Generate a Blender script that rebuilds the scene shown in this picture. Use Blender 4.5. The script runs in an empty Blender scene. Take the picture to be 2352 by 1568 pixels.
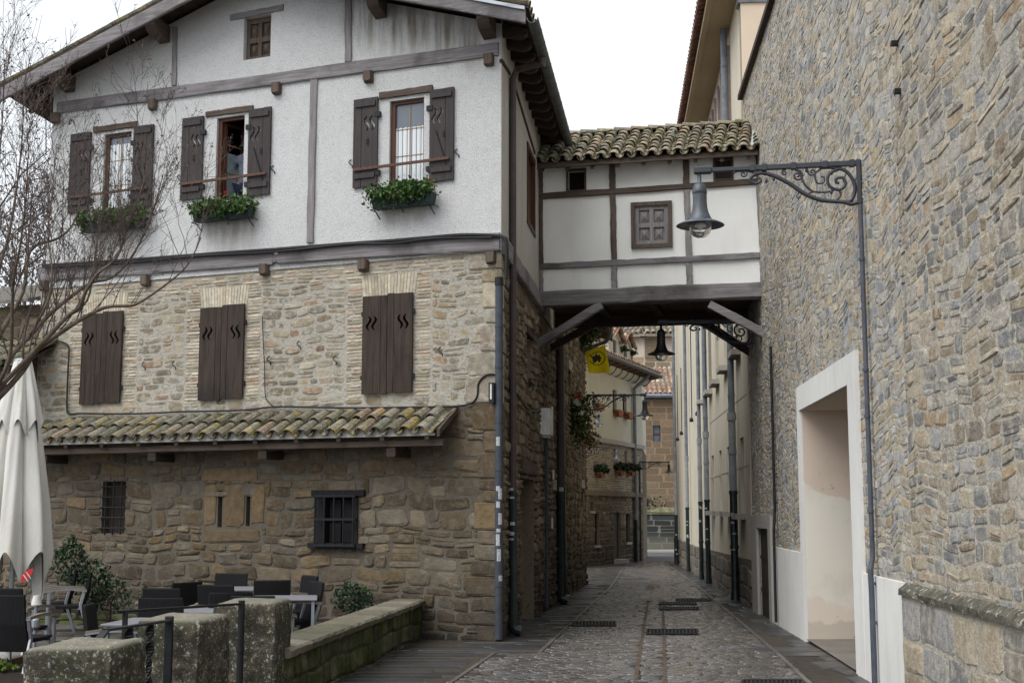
import bpy, math, random
import numpy as np
from mathutils import Vector, Matrix
from mathutils.geometry import tessellate_polygon

# ------------------------------------------------------------------ camera, sky, sun
SC = bpy.context.scene
COL = SC.collection
R = math.radians
FPX = 3000.0                       # focal length in layout units (the layout frame is 2352 wide)
PITCH = math.atan((1175 - 784) / FPX)
CAM_H = 1.8
cam = bpy.data.cameras.new("camera")
cam.sensor_width = 36.0
cam.lens = FPX / 2352 * 36.0
cam.clip_start = 0.1
cam.clip_end = 2000
cam_o = bpy.data.objects.new("camera", cam)
COL.objects.link(cam_o)
cam_o.location = (0, 0, CAM_H)
cam_o.rotation_euler = (math.pi / 2 + PITCH, 0, 0)
SC.camera = cam_o

SUN_EL, SUN_AZ = R(55), R(230)
w = bpy.data.worlds.new("World")
SC.world = w
w.use_nodes = True
nt = w.node_tree
bg = nt.nodes["Background"]
sky = nt.nodes.new("ShaderNodeTexSky")
sky.sky_type = 'NISHITA'
sky.sun_disc = False
sky.sun_elevation = SUN_EL
sky.sun_rotation = SUN_AZ
sky.air_density = 1.0
sky.dust_density = 4.0
hs = nt.nodes.new("ShaderNodeHueSaturation")
hs.inputs['Saturation'].default_value = 0.22      # an overcast sky: nearly colourless
nt.links.new(sky.outputs[0], hs.inputs['Color'])
# a closed deck of pale cloud over that sky, a little uneven
tcw = nt.nodes.new("ShaderNodeTexCoord")
cln = nt.nodes.new("ShaderNodeTexNoise")
cln.inputs['Scale'].default_value = 1.6
cln.inputs['Detail'].default_value = 5
nt.links.new(tcw.outputs['Generated'], cln.inputs['Vector'])
clr = nt.nodes.new("ShaderNodeValToRGB")
clr.color_ramp.elements[0].position = 0.3
clr.color_ramp.elements[0].color = (0.82, 0.88, 0.96, 1)
clr.color_ramp.elements[1].position = 0.7
clr.color_ramp.elements[1].color = (0.94, 0.975, 1, 1)
nt.links.new(cln.outputs['Fac'], clr.inputs[0])
clv = nt.nodes.new("ShaderNodeVectorMath")
clv.operation = 'SCALE'
clv.inputs['Scale'].default_value = 4.1
nt.links.new(clr.outputs[0], clv.inputs[0])
cmx = nt.nodes.new("ShaderNodeMix")
cmx.data_type = 'RGBA'
cmx.inputs[0].default_value = 0.92
nt.links.new(hs.outputs[0], cmx.inputs[6])
nt.links.new(clv.outputs[0], cmx.inputs[7])
nt.links.new(cmx.outputs[2], bg.inputs['Color'])
bg.inputs['Strength'].default_value = 0.15
sun = bpy.data.lights.new("sun", 'SUN')
sun.energy = 1.5
sun.angle = R(50)
sun.color = (1.0, 0.985, 0.96)
sun_o = bpy.data.objects.new("sun", sun)
COL.objects.link(sun_o)
sd = Vector((math.cos(SUN_EL) * math.sin(SUN_AZ), math.cos(SUN_EL) * math.cos(SUN_AZ), math.sin(SUN_EL)))
sun_o.rotation_euler = sd.to_track_quat('Z', 'Y').to_euler()
SC.view_settings.view_transform = 'Standard'
SC.view_settings.look = 'None'
SC.view_settings.gamma = 1
SC.view_settings.exposure = 0.9

# ------------------------------------------------------------------ layout helpers
CT, ST = math.cos(PITCH), math.sin(PITCH)
def ray(u, v):
    a, b = (u - 1176) / FPX, (784 - v) / FPX
    return Vector((a, CT - b * ST, ST + b * CT))
EYE = Vector((0, 0, CAM_H))
def gz(y):                                  # the lane falls gently away from the viewer
    return -0.0105 * min(max(0.0, y - 17.0), 90.0)
def ground(u, v, dz=0.0):
    r = ray(u, v)
    t = 10.0
    for _ in range(40):
        t = (CAM_H - gz(t * r.y) - dz) / -r.z
    p = EYE + r * t
    return p
def at_d(u, v, d):                          # a point seen at (u,v), d metres ahead
    r = ray(u, v)
    return EYE + r * (d / r.y)
def cv(ox, oy, k):
    return lambda x, y: ((ox + x / k) / 1.0884, (oy + y / k) / 1.0884)

class Frame:
    """a vertical wall plane: s along it, z up, n out of it"""
    def __init__(self, o, d, n_toward=Vector((0, 0, 0))):
        self.o = Vector((o[0], o[1], 0))
        self.d = Vector((d[0], d[1], 0)).normalized()
        n = Vector((-self.d.y, self.d.x, 0))
        if n.dot(Vector((n_toward[0], n_toward[1], 0)) - self.o) < 0:
            n = -n
        self.n = n
    def P(self, s, z, n=0.0):
        return self.o + self.d * s + self.n * n + Vector((0, 0, z))
    def hit(self, u, v, n=0.0):
        r = ray(u, v)
        o = self.o + self.n * n
        t = (o - EYE).dot(self.n) / r.dot(self.n)
        p = EYE + r * t - o
        return p.dot(self.d), p.z
    def rect(self, pts, n=0.0):
        h = [self.hit(u, v, n) for u, v in pts]
        ss = sorted(a for a, _ in h); zs = sorted(b for _, b in h)
        k = len(h) // 2
        return (sum(ss[:k]) / k, sum(ss[-k:]) / k, sum(zs[:k]) / k, sum(zs[-k:]) / k)

# ------------------------------------------------------------------ mesh builder
class MB:
    def __init__(self):
        self.V = []; self.T = []; self.L = []; self.N = []; self.M = []; self.n = 0
    def add(self, verts, faces, mi=0, tint=(0.5, 0.5, 0.5)):
        b = self.n
        self.V.append(np.array([tuple(v) for v in verts], dtype=np.float32).reshape(-1, 3))
        self.T.append(np.tile(np.array(tint, dtype=np.float32), (len(verts), 1)))
        lo = []
        for f in faces:
            lo.extend(i + b for i in f)
        self.L.append(np.array(lo, dtype=np.int32))
        self.N.append(np.array([len(f) for f in faces], dtype=np.int32))
        self.M.append(np.full(len(faces), mi, dtype=np.int32))
        self.n += len(verts)
    def addnp(self, V, T, F, mi=0):
        """V (n,3), T (n,3), F (m,k)"""
        self.V.append(V.astype(np.float32)); self.T.append(T.astype(np.float32))
        self.L.append((F + self.n).astype(np.int32).ravel())
        self.N.append(np.full(len(F), F.shape[1], dtype=np.int32))
        self.M.append(np.full(len(F), mi, dtype=np.int32))
        self.n += len(V)
    def hexa(self, p, mi=0, tint=(0.5, 0.5, 0.5)):
        self.add(p, [(0, 3, 2, 1), (4, 5, 6, 7), (0, 1, 5, 4), (1, 2, 6, 5), (2, 3, 7, 6), (3, 0, 4, 7)], mi, tint)
    def box(self, fr, s0, s1, z0, z1, n0, n1, mi=0, tint=(0.5, 0.5, 0.5)):
        P = fr.P
        self.hexa([P(s0, z0, n0), P(s1, z0, n0), P(s1, z0, n1), P(s0, z0, n1),
                   P(s0, z1, n0), P(s1, z1, n0), P(s1, z1, n1), P(s0, z1, n1)], mi, tint)
    def abox(self, x0, x1, y0, y1, z0, z1, mi=0, tint=(0.5, 0.5, 0.5), bev=0.0):
        if bev <= 0:
            self.hexa([(x0, y0, z0), (x1, y0, z0), (x1, y1, z0), (x0, y1, z0),
                       (x0, y0, z1), (x1, y0, z1), (x1, y1, z1), (x0, y1, z1)], mi, tint)
            return
        rings = []
        for z, i in ((z0, bev), (z0 + bev, 0), (z1 - bev, 0), (z1, bev)):
            b = bev * 0.6
            rings.append([(x0 + i + b, y0 + i, z), (x1 - i - b, y0 + i, z), (x1 - i, y0 + i + b, z), (x1 - i, y1 - i - b, z),
                          (x1 - i - b, y1 - i, z), (x0 + i + b, y1 - i, z), (x0 + i, y1 - i - b, z), (x0 + i, y0 + i + b, z)])
        self.loft(rings, True, mi, tint)
    def loft(self, rings, caps=True, mi=0, tint=(0.5, 0.5, 0.5), closed=True):
        k = len(rings[0]); V = [p for r in rings for p in r]; F = []
        for i in range(len(rings) - 1):
            for j in range(k if closed else k - 1):
                a, b = i * k + j, i * k + (j + 1) % k
                F.append((a, b, b + k, a + k))
        if caps:
            F.append(tuple(reversed(range(k))))
            F.append(tuple(range((len(rings) - 1) * k, len(rings) * k)))
        self.add(V, F, mi, tint)
    def bar(self, A, B, wv, hv, seg=8, jit=0.0, rnd=None, mi=0, tint=(0.5, 0.5, 0.5)):
        """a hewn timber from A to B; wv, hv half-vectors of its section; corners chamfered, edges uneven"""
        A, B, wv, hv = Vector(A), Vector(B), Vector(wv), Vector(hv)
        rings = []
        c = 0.82
        base = [(-1, -c), (-c, -1), (c, -1), (1, -c), (1, c), (c, 1), (-c, 1), (-1, c)]
        off = [0.0] * 8
        for i in range(seg + 1):
            p = A.lerp(B, i / seg)
            if jit and rnd:
                off = [0.6 * o + rnd.uniform(-jit, jit) for o in off]
            ring = []
            for j, (a, b) in enumerate(base):
                o = off[j] if jit else 0
                ring.append(p + wv * a + hv * b + (wv.normalized() * a + hv.normalized() * b) * o)
            rings.append(ring)
        self.loft(rings, True, mi, tint)
    def tube(self, pts, r, seg=8, mi=0, tint=(0.5, 0.5, 0.5), caps=True):
        pts = [Vector(p) for p in pts]
        if not hasattr(r, '__len__'):
            r = [r] * len(pts)
        rings = []
        t0 = (pts[1] - pts[0]).normalized()
        up = Vector((0, 0, 1)) if abs(t0.z) < 0.9 else Vector((1, 0, 0))
        x = t0.cross(up).normalized()
        for i, p in enumerate(pts):
            a = pts[max(0, i - 1)]; b = pts[min(len(pts) - 1, i + 1)]
            t = (b - a)
            t = t.normalized() if t.length > 1e-9 else t0
            x = (x - t * x.dot(t))
            x = x.normalized() if x.length > 1e-6 else t.orthogonal().normalized()
            y = t.cross(x)
            rings.append([p + (x * math.cos(2 * math.pi * j / seg) + y * math.sin(2 * math.pi * j / seg)) * r[i] for j in range(seg)])
        self.loft(rings, caps, mi, tint)
    def lathe(self, prof, c, seg=24, mi=0, tint=(0.5, 0.5, 0.5), axis='Z'):
        c = Vector(c); rings = []
        for rr, z in prof:
            rings.append([c + Vector((rr * math.cos(2 * math.pi * j / seg), rr * math.sin(2 * math.pi * j / seg), z)) for j in range(seg)])
        self.loft(rings, True, mi, tint)
    def plate(self, fr, outer, holes, n0, n1, mi=0, tint=(0.5, 0.5, 0.5)):
        """a board with cut-outs; polygons in (s,z)"""
        polys = [outer] + list(holes)
        flat = [p for q in polys for p in q]
        tris = tessellate_polygon([[Vector((a, b, 0)) for a, b in q] for q in polys])
        k = len(flat)
        V = [fr.P(a, b, n1) for a, b in flat] + [fr.P(a, b, n0) for a, b in flat]
        F = [tuple(t) for t in tris] + [tuple(i + k for i in reversed(t)) for t in tris]
        b = 0
        for q in polys:
            m = len(q)
            for i in range(m):
                j = (i + 1) % m
                F.append((b + i, b + j, b + j + k, b + i + k))
            b += m
        self.add(V, F, mi, tint)

def obj(name, mb, mats, parent=None, smooth=False):
    me = bpy.data.meshes.new(name)
    V = np.concatenate(mb.V); T = np.concatenate(mb.T)
    L = np.concatenate(mb.L); N = np.concatenate(mb.N); M = np.concatenate(mb.M)
    me.vertices.add(len(V)); me.vertices.foreach_set("co", V.ravel())
    me.loops.add(len(L)); me.loops.foreach_set("vertex_index", L)
    me.polygons.add(len(N))
    me.polygons.foreach_set("loop_start", np.concatenate(([0], np.cumsum(N)[:-1])).astype(np.int32))
    me.polygons.foreach_set("material_index", M)
    me.polygons.foreach_set("use_smooth", np.full(len(N), bool(smooth)))
    at = me.attributes.new("tint", 'FLOAT_COLOR', 'POINT')
    at.data.foreach_set("color", np.concatenate((T, np.ones((len(T), 1), np.float32)), axis=1).astype(np.float32).ravel())
    me.update(calc_edges=True)
    me.validate()
    for m in (mats if isinstance(mats, (list, tuple)) else [mats]):
        me.materials.append(m)
    o = bpy.data.objects.new(name, me)
    COL.objects.link(o)
    if parent is not None:
        o.parent = parent
        if parent.get('_w'):
            o.matrix_parent_inverse = Matrix.Translation(-Vector(parent.location))
    return o
def thing(name, label, cat, loc=(0, 0, 0), group=None, world=False):
    o = bpy.data.objects.new(name, None)
    COL.objects.link(o)
    o.empty_display_size = 0.2
    o.location = loc
    if label: o['label'] = label
    if cat: o['category'] = cat
    if group: o['group'] = group
    if world: o['_w'] = 1
    return o
def tag(o, label, cat, group=None):
    o['label'] = label; o['category'] = cat
    if group: o['group'] = group
    return o
def struct(o):
    o['kind'] = 'structure'
    return o
def copy_tree(o, parent=None):
    c = o.copy()
    COL.objects.link(c)
    if parent is not None:
        c.parent = parent
    for ch in list(o.children):
        copy_tree(ch, c)
    return c

# ------------------------------------------------------------------ materials
class G:
    def __init__(self, name, rough=0.8, spec=0.3):
        self.m = bpy.data.materials.new(name)
        self.m.use_nodes = True
        self.nt = self.m.node_tree
        self.b = self.nt.nodes["Principled BSDF"]
        self.b.inputs['Roughness'].default_value = rough
        self.b.inputs['Specular IOR Level'].default_value = spec
        self.tc = None
    def put(self, inp, val):
        if isinstance(val, bpy.types.NodeSocket):
            self.nt.links.new(val, inp)
        elif isinstance(val, (tuple, list)) and len(val) == 3 and inp.type == 'RGBA':
            inp.default_value = (*val, 1)
        else:
            inp.default_value = val
    def co(self, scale=(1, 1, 1), rot=(0, 0, 0)):
        if self.tc is None:
            self.tc = self.nt.nodes.new("ShaderNodeTexCoord")
        mp = self.nt.nodes.new("ShaderNodeMapping")
        mp.inputs['Scale'].default_value = scale
        mp.inputs['Rotation'].default_value = rot
        self.nt.links.new(self.tc.outputs['Object'], mp.inputs['Vector'])
        return mp.outputs[0]
    def noise(self, scale, detail=4, rough=0.55, vec=None, dist=0.0):
        n = self.nt.nodes.new("ShaderNodeTexNoise")
        n.inputs['Scale'].default_value = scale
        n.inputs['Detail'].default_value = detail
        n.inputs['Roughness'].default_value = rough
        n.inputs['Distortion'].default_value = dist
        self.nt.links.new(vec if vec is not None else self.co(), n.inputs['Vector'])
        return n.outputs['Fac']
    def voro(self, scale, vec=None, feature='F1', out='Distance'):
        n = self.nt.nodes.new("ShaderNodeTexVoronoi")
        n.feature = feature
        n.inputs['Scale'].default_value = scale
        self.nt.links.new(vec if vec is not None else self.co(), n.inputs['Vector'])
        return n.outputs[out]
    def ramp(self, fac, stops, interp='LINEAR'):
        n = self.nt.nodes.new("ShaderNodeValToRGB")
        n.color_ramp.interpolation = interp
        while len(n.color_ramp.elements) < len(stops):
            n.color_ramp.elements.new(0.5)
        for e, (p, c) in zip(n.color_ramp.elements, stops):
            e.position = p
            e.color = (*(c if hasattr(c, '__len__') else (c, c, c)), 1)
        self.nt.links.new(fac, n.inputs[0])
        return n.outputs[0]
    def mix(self, fac, a, b, blend='MIX'):
        n = self.nt.nodes.new("ShaderNodeMix")
        n.data_type = 'RGBA'; n.blend_type = blend
        self.put(n.inputs[0], fac); self.put(n.inputs[6], a); self.put(n.inputs[7], b)
        return n.outputs[2]
    def math(self, op, a, b=0.0, clamp=False):
        n = self.nt.nodes.new("ShaderNodeMath")
        n.operation = op; n.use_clamp = clamp
        self.put(n.inputs[0], a); self.put(n.inputs[1], b)
        return n.outputs[0]
    def tint(self):
        n = self.nt.nodes.new("ShaderNodeAttribute")
        n.attribute_name = "tint"
        s = self.nt.nodes.new("ShaderNodeSeparateColor")
        self.nt.links.new(n.outputs['Color'], s.inputs[0])
        return s.outputs[0], s.outputs[1], s.outputs[2]
    def xyz(self):
        if self.tc is None:
            self.co()
        s = self.nt.nodes.new("ShaderNodeSeparateXYZ")
        self.nt.links.new(self.tc.outputs['Object'], s.inputs[0])
        return s.outputs
    def normal_up(self):
        g = self.nt.nodes.new("ShaderNodeNewGeometry")
        s = self.nt.nodes.new("ShaderNodeSeparateXYZ")
        self.nt.links.new(g.outputs['Normal'], s.inputs[0])
        return s.outputs[2]
    def bump(self, h, strength=0.5, dist=0.01, prev=None):
        n = self.nt.nodes.new("ShaderNodeBump")
        n.inputs['Strength'].default_value = strength
        n.inputs['Distance'].default_value = dist
        self.nt.links.new(h, n.inputs['Height'])
        if prev is not None:
            self.nt.links.new(prev, n.inputs['Normal'])
        return n.outputs[0]
    def out(self, color=None, normal=None, rough=None, **kw):
        if color is not None: self.put(self.b.inputs['Base Color'], color)
        if normal is not None: self.put(self.b.inputs['Normal'], normal)
        if rough is not None: self.put(self.b.inputs['Roughness'], rough)
        for k, v in kw.items():
            self.put(self.b.inputs[k.replace('_', ' ')], v)
        return self.m

def m_plain(name, col, rough=0.6, spec=0.4, var=0.15, scale=8, metal=0.0, bump=0.0):
    g = G(name, rough, spec)
    f = g.noise(scale, 5, 0.6)
    c = g.mix(g.ramp(f, [(0.3, 0), (0.7, 1)]), tuple(x * (1 - var) for x in col), tuple(min(1, x * (1 + var)) for x in col))
    nrm = g.bump(g.noise(scale * 12, 3), bump, 0.005) if bump else None
    return g.out(c, nrm, Metallic=metal)

def m_stone(name, pal, dirt=(0.09, 0.075, 0.06), dirt_amt=0.45, bumpd=0.02, pale=None, damp=None, grain=1.0, smear=False, vr=(0.62, 1.25)):
    g = G(name, 0.88, 0.25)
    r, gg, b = g.tint()
    k = len(pal)
    base = g.ramp(r, [((i + 0.5) / k, c) for i, c in enumerate(pal)])
    n1 = g.noise(9 * grain, 7, 0.65)
    n2 = g.noise(42 * grain, 5, 0.6)
    base = g.mix(g.ramp(n1, [(0.35, 0), (0.7, 1)]), g.mix(1.0, base, (0.62, 0.60, 0.58), 'MULTIPLY'), base)
    base = g.mix(1.0, base, g.ramp(gg, [(0, vr[0]), (1, vr[1])]), 'MULTIPLY')
    base = g.mix(g.math('MULTIPLY', g.ramp(n2, [(0.5, 0), (0.75, 1)]), 0.35), base, g.mix(1.0, base, (1.5, 1.45, 1.35), 'MULTIPLY'))
    n3 = g.noise(0.9, 6, 0.62)
    base = g.mix(g.math('MULTIPLY', g.ramp(n3, [(0.45, 0), (0.72, 1)]), dirt_amt), base, dirt)
    if pale:
        sm = smear if isinstance(smear, tuple) else (0.46, 0.60, 0.75)
        n4 = g.noise(7.0 if smear else 3.1, 7, 0.72)
        base = g.mix(g.ramp(n4, [(sm[0], 0), (sm[1], sm[2])] if smear else [(0.60, 0), (0.74, 0.7)]), base, pale)
    if damp:                                   # dark damp and soot that climbs from the foot of the wall
        z = g.xyz()[2]
        zz = g.math('ADD', z, g.math('MULTIPLY', g.noise(1.3, 6, 0.65), 1.6))
        base = g.mix(g.ramp(g.math('MULTIPLY', zz, 1 / damp[1]), [(0.35, damp[2]), (1.0, 0)]), base, damp[0])
    h = g.math('ADD', g.math('MULTIPLY', n1, 0.8), g.math('MULTIPLY', n2, 0.3))
    return g.out(base, g.bump(h, 0.9, bumpd))

def m_wood(name, a, b, horiz=True, grain=34, rough=0.8, bump=0.5, dark=None):
    g = G(name, rough, 0.25)
    v = g.co((1.6, 1.6, grain) if horiz else (grain, grain, 1.6))
    f = g.noise(1.0, 7, 0.62, v, 0.6)
    c = g.mix(g.ramp(f, [(0.3, 0), (0.68, 1)]), a, b)
    if dark:
        c = g.mix(g.ramp(g.noise(0.9, 5, 0.6), [(0.5, 0), (0.66, 0.85)]), c, dark)
    c = g.mix(g.math('MULTIPLY', g.noise(2.3, 4), 0.5), c, g.mix(1.0, c, (0.55, 0.53, 0.52), 'MULTIPLY'))
    return g.out(c, g.bump(f, bump, 0.006))

def m_plaster(name, col, grit=0.5, gd=0.012, stain=(0.30, 0.26, 0.21), stain_amt=0.25, gscale=55, spots=True):
    g = G(name, 0.92, 0.15)
    n1 = g.noise(gscale, 4, 0.7)
    n2 = g.noise(0.7, 6, 0.6)
    n3 = g.noise(3.0, 6, 0.6, g.co((1, 1, 0.22)))
    c = g.mix(g.ramp(n2, [(0.35, 0), (0.75, 1)]), col, tuple(x * 0.86 for x in col))
    c = g.mix(g.math('MULTIPLY', g.ramp(n3, [(0.52, 0), (0.75, 1)]), stain_amt), c, stain)
    if spots:
        c = g.mix(g.ramp(g.noise(gscale * 0.7, 4, 0.6), [(0.30, 0.6), (0.44, 0)]), c, tuple(x * 0.30 for x in col))
    return g.out(c, g.bump(n1, grit, gd))

def m_tile(name, pal, moss=(0.075, 0.085, 0.03), moss_amt=0.6, lichen=None, pale=(0.45, 0.43, 0.37)):
    g = G(name, 0.9, 0.2)
    r, gg, b = g.tint()
    k = len(pal)
    c = g.ramp(r, [((i + 0.5) / k, x) for i, x in enumerate(pal)])
    c = g.mix(1.0, c, g.ramp(gg, [(0, 0.6), (1, 1.2)]), 'MULTIPLY')
    c = g.mix(g.ramp(g.noise(14, 6, 0.7), [(0.45, 0), (0.65, 0.8)]), c, (0.10, 0.095, 0.075))
    c = g.mix(g.ramp(g.noise(30, 5, 0.7), [(0.55, 0), (0.64, 0.8)]), c, pale)
    c = g.mix(g.math('MULTIPLY', g.ramp(g.noise(5, 6, 0.65), [(0.48, 0), (0.62, 1)]), moss_amt), c, moss)
    if lichen:
        lm = g.math('MULTIPLY', g.ramp(g.noise(4.5, 6, 0.68), [(0.525, 0), (0.60, .7)]), g.ramp(b, [(0.35, 0), (0.5, 1)]))
        c = g.mix(lm, c, lichen)
    return g.out(c, g.bump(g.noise(28, 6, 0.7), 0.7, 0.02))

M = {}
OCH = [(0.12, 0.092, 0.06), (0.195, 0.138, 0.073), (0.15, 0.12, 0.084), (0.245, 0.174, 0.092), (0.17, 0.15, 0.12), (0.245, 0.197, 0.132), (0.205, 0.176, 0.135)]
PALE = [(0.33, 0.285, 0.205), (0.43, 0.37, 0.27), (0.38, 0.36, 0.305), (0.40, 0.31, 0.19), (0.45, 0.41, 0.325), (0.35, 0.235, 0.16), (0.41, 0.385, 0.325), (0.35, 0.325, 0.255)]
BRK = [(0.56, 0.485, 0.36), (0.60, 0.53, 0.41), (0.53, 0.465, 0.355), (0.52, 0.37, 0.255), (0.62, 0.565, 0.455)]
RGT = [(0.33, 0.35, 0.39), (0.52, 0.43, 0.29), (0.47, 0.45, 0.40), (0.38, 0.40, 0.44), (0.54, 0.47, 0.35), (0.48, 0.35, 0.21), (0.52, 0.48, 0.41), (0.43, 0.43, 0.425), (0.27, 0.285, 0.31)]
RGN = [(0.49, 0.41, 0.295), (0.43, 0.37, 0.275), (0.53, 0.46, 0.35), (0.44, 0.325, 0.21), (0.40, 0.395, 0.375), (0.50, 0.455, 0.385), (0.30, 0.31, 0.33), (0.36, 0.36, 0.355)]
SID = [(0.20, 0.155, 0.105), (0.27, 0.21, 0.145), (0.24, 0.20, 0.16), (0.30, 0.245, 0.17)]
M['stone_low'] = m_stone('ochre_rubble', OCH, bumpd=.028, pale=(0.185, 0.162, 0.128), smear=(0.50, 0.63, 0.65), damp=((0.035, 0.033, 0.03), 1.9, 0.85), dirt_amt=0.5)
M['mortar_low'] = m_plaster('brown_mortar', (0.15, 0.13, 0.104), 0.8, 0.02, stain=(0.075, 0.063, 0.05), stain_amt=0.5, gscale=25)
M['stone_mid'] = m_stone('pale_rubble', PALE, dirt_amt=0.25, bumpd=0.022, pale=(0.455, 0.42, 0.35), smear=(0.50, 0.62, 0.7))
M['mortar_mid'] = m_plaster('pale_mortar', (0.45, 0.42, 0.36), 0.9, 0.03, stain_amt=0.25, gscale=25)
M['brick_pale'] = m_stone('pale_brick', BRK, dirt_amt=0.2, bumpd=0.010, grain=1.5)
M['stone_right'] = m_stone('grey_tan_rubble', RGT, dirt=(0.16, 0.145, 0.12), dirt_amt=0.3, bumpd=0.022, pale=(0.53, 0.49, 0.42), smear=(.47, .61, .7), vr=(0.68, 1.28))
M['stone_right_near'] = m_stone('tan_coursed_rubble', RGN, dirt=(0.15, 0.135, 0.11), dirt_amt=0.4, bumpd=0.035, pale=(0.51, 0.46, 0.385), smear=(.47, .61, .7), vr=(0.66, 1.26), grain=1.7)
M['mortar_right'] = m_plaster('sandy_mortar', (0.50, 0.46, 0.385), 1.0, 0.05, stain_amt=0.35, gscale=16)
M['stone_side'] = m_stone('dark_rubble', SID, dirt_amt=0.5, damp=((0.03, 0.028, 0.026), 2.4, 0.8))
M['mortar_side'] = m_plaster('dark_mortar', (0.20, 0.165, 0.12), 0.8, 0.02, stain_amt=0.5, gscale=25)
M['plaster'] = m_plaster('rough_white_plaster', (0.80, 0.80, 0.79), 1.0, 0.030, stain_amt=0.14, gscale=38)   # replaced by the stained version below the house frame
M['plaster_side'] = m_plaster('rough_grey_plaster', (0.58, 0.55, 0.49), 1.0, 0.025, stain_amt=0.4, gscale=42)
M['plaster_smooth'] = m_plaster('smooth_white_plaster', (0.87, 0.87, 0.845), 0.25, 0.008, stain_amt=0.10, gscale=14, spots=False)
M['plinth_white'] = m_plaster('white_painted_render', (0.78, 0.77, 0.74), 0.3, 0.006, stain_amt=0.22, gscale=25, spots=False)
M['cream'] = m_plaster('cream_render', (0.66, 0.60, 0.48), 0.3, 0.006, stain_amt=0.3, gscale=16, spots=False)
M['cream_far'] = m_plaster('pale_yellow_render', (0.60, 0.575, 0.485), 0.3, 0.006, stain_amt=0.15, gscale=16, spots=False)
M['pink_render'] = m_plaster('worn_pinkish_render', (0.68, 0.57, 0.46), 0.3, 0.006, stain=(0.62, 0.60, 0.54), stain_amt=0.9, gscale=16, spots=False)
M['wood_grey_h'] = m_wood('weathered_beam', (0.15, 0.137, 0.14), (0.33, 0.31, 0.32), True, dark=(0.09, 0.08, 0.08))
M['wood_grey_v'] = m_wood('weathered_post', (0.16, 0.145, 0.145), (0.34, 0.32, 0.32), False)
M['wood_brown_h'] = m_wood('brown_beam', (0.055, 0.04, 0.03), (0.14, 0.105, 0.085), True)
M['wood_brown_v'] = m_wood('brown_post', (0.06, 0.045, 0.035), (0.17, 0.13, 0.105), False)
M['wood_dark_h'] = m_wood('dark_timber', (0.03, 0.022, 0.017), (0.075, 0.055, 0.043), True)
M['wood_dark_v'] = m_wood('dark_board', (0.020, 0.0135, 0.010), (0.072, 0.049, 0.036), False, grain=20, rough=0.6, dark=(0.022, 0.016, 0.014))
M['shutter_up'] = m_wood('violet_brown_shutter', (0.034, 0.028, 0.028), (0.066, 0.054, 0.054), False, grain=24, rough=0.6, bump=0.25)
M['frame_red'] = m_wood('red_brown_frame', (0.06, 0.026, 0.014), (0.12, 0.05, 0.028), False, grain=20, rough=0.5)
M['rust'] = m_plain('rusty_iron', (0.105, 0.055, 0.038), 0.75, 0.3, 0.4, 30)
M['iron'] = m_plain('black_iron', (0.012, 0.013, 0.015), 0.55, 0.3, 0.3, 20)
M['lamp_grey'] = m_plain('slate_grey_lacquer', (0.075, 0.088, 0.105), 0.42, 0.5, 0.2, 9)
M['lamp_dark'] = m_plain('dark_grey_lacquer', (0.035, 0.040, 0.050), 0.45, 0.5, 0.2, 9)
M['pipe_grey'] = m_plain('grey_pipe', (0.06, 0.067, 0.083), 0.65, 0.25, 0.2, 6)
M['pipe_zinc'] = m_plain('zinc_pipe', (0.17, 0.19, 0.22), 0.55, 0.4, 0.3, 5)
M['pipe_pale'] = m_plain('pale_pipe', (0.29, 0.30, 0.31), 0.6, 0.3, 0.2, 6)
M['pipe_brown'] = m_plain('brown_pipe', (0.065, 0.048, 0.046), 0.5, 0.5, 0.2, 6)
M['pipe_green'] = m_plain('dark_green_cast_iron', (0.010, 0.022, 0.020), 0.4, 0.5, 0.4, 9)
M['gutter'] = m_plain('dull_gutter', (0.06, 0.066, 0.06), 0.5, 0.5, 0.35, 5)
M['cable'] = m_plain('black_cable', (0.018, 0.018, 0.020), 0.6, 0.3, 0.2, 20)
M['white'] = m_plain('white_plastic', (0.62, 0.62, 0.60), 0.6, 0.3, 0.15, 9)
M['sticker'] = m_plain('torn_paper', (0.42, 0.44, 0.46), 0.8, 0.2, 0.6, 60)
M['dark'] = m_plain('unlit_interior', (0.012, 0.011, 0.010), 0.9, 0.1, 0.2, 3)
M['slate'] = m_plain('zinc_flashing', (0.42, 0.45, 0.49), 0.5, 0.5, 0.15, 5)
M['terracotta'] = m_plain('terracotta', (0.33, 0.13, 0.075), 0.85, 0.2, 0.2, 14)
M['green_box'] = m_plain('dark_green_planter', (0.012, 0.032, 0.030), 0.5, 0.4, 0.3, 14)
M['concrete'] = m_plaster('grey_concrete', (0.42, 0.40, 0.365), 0.5, 0.01, stain_amt=0.5, gscale=30, spots=False)
M['tile_old'] = m_tile('lichened_roof_tile', [(0.20, 0.175, 0.125), (0.26, 0.235, 0.18), (0.31, 0.22, 0.155), (0.21, 0.205, 0.165), (0.28, 0.26, 0.21)], moss=(0.10, 0.10, 0.045), lichen=(0.36, 0.26, 0.055))
M['tile_bridge'] = m_tile('mossy_roof_tile', [(0.35, 0.285, 0.20), (0.42, 0.35, 0.25), (0.33, 0.30, 0.24), (0.43, 0.29, 0.205), (0.30, 0.28, 0.235)], moss=(0.075, 0.105, 0.025), moss_amt=0.7)
M['tile_far'] = m_tile('red_pale_roof_tile', [(0.38, 0.20, 0.14), (0.48, 0.36, 0.26), (0.42, 0.16, 0.11), (0.52, 0.46, 0.36)], moss_amt=0.15)
M['tile_mortar'] = m_plain('tile_bedding_mortar', (0.50, 0.49, 0.46), 0.9, 0.2, 0.2, 20, bump=0.4)

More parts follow.
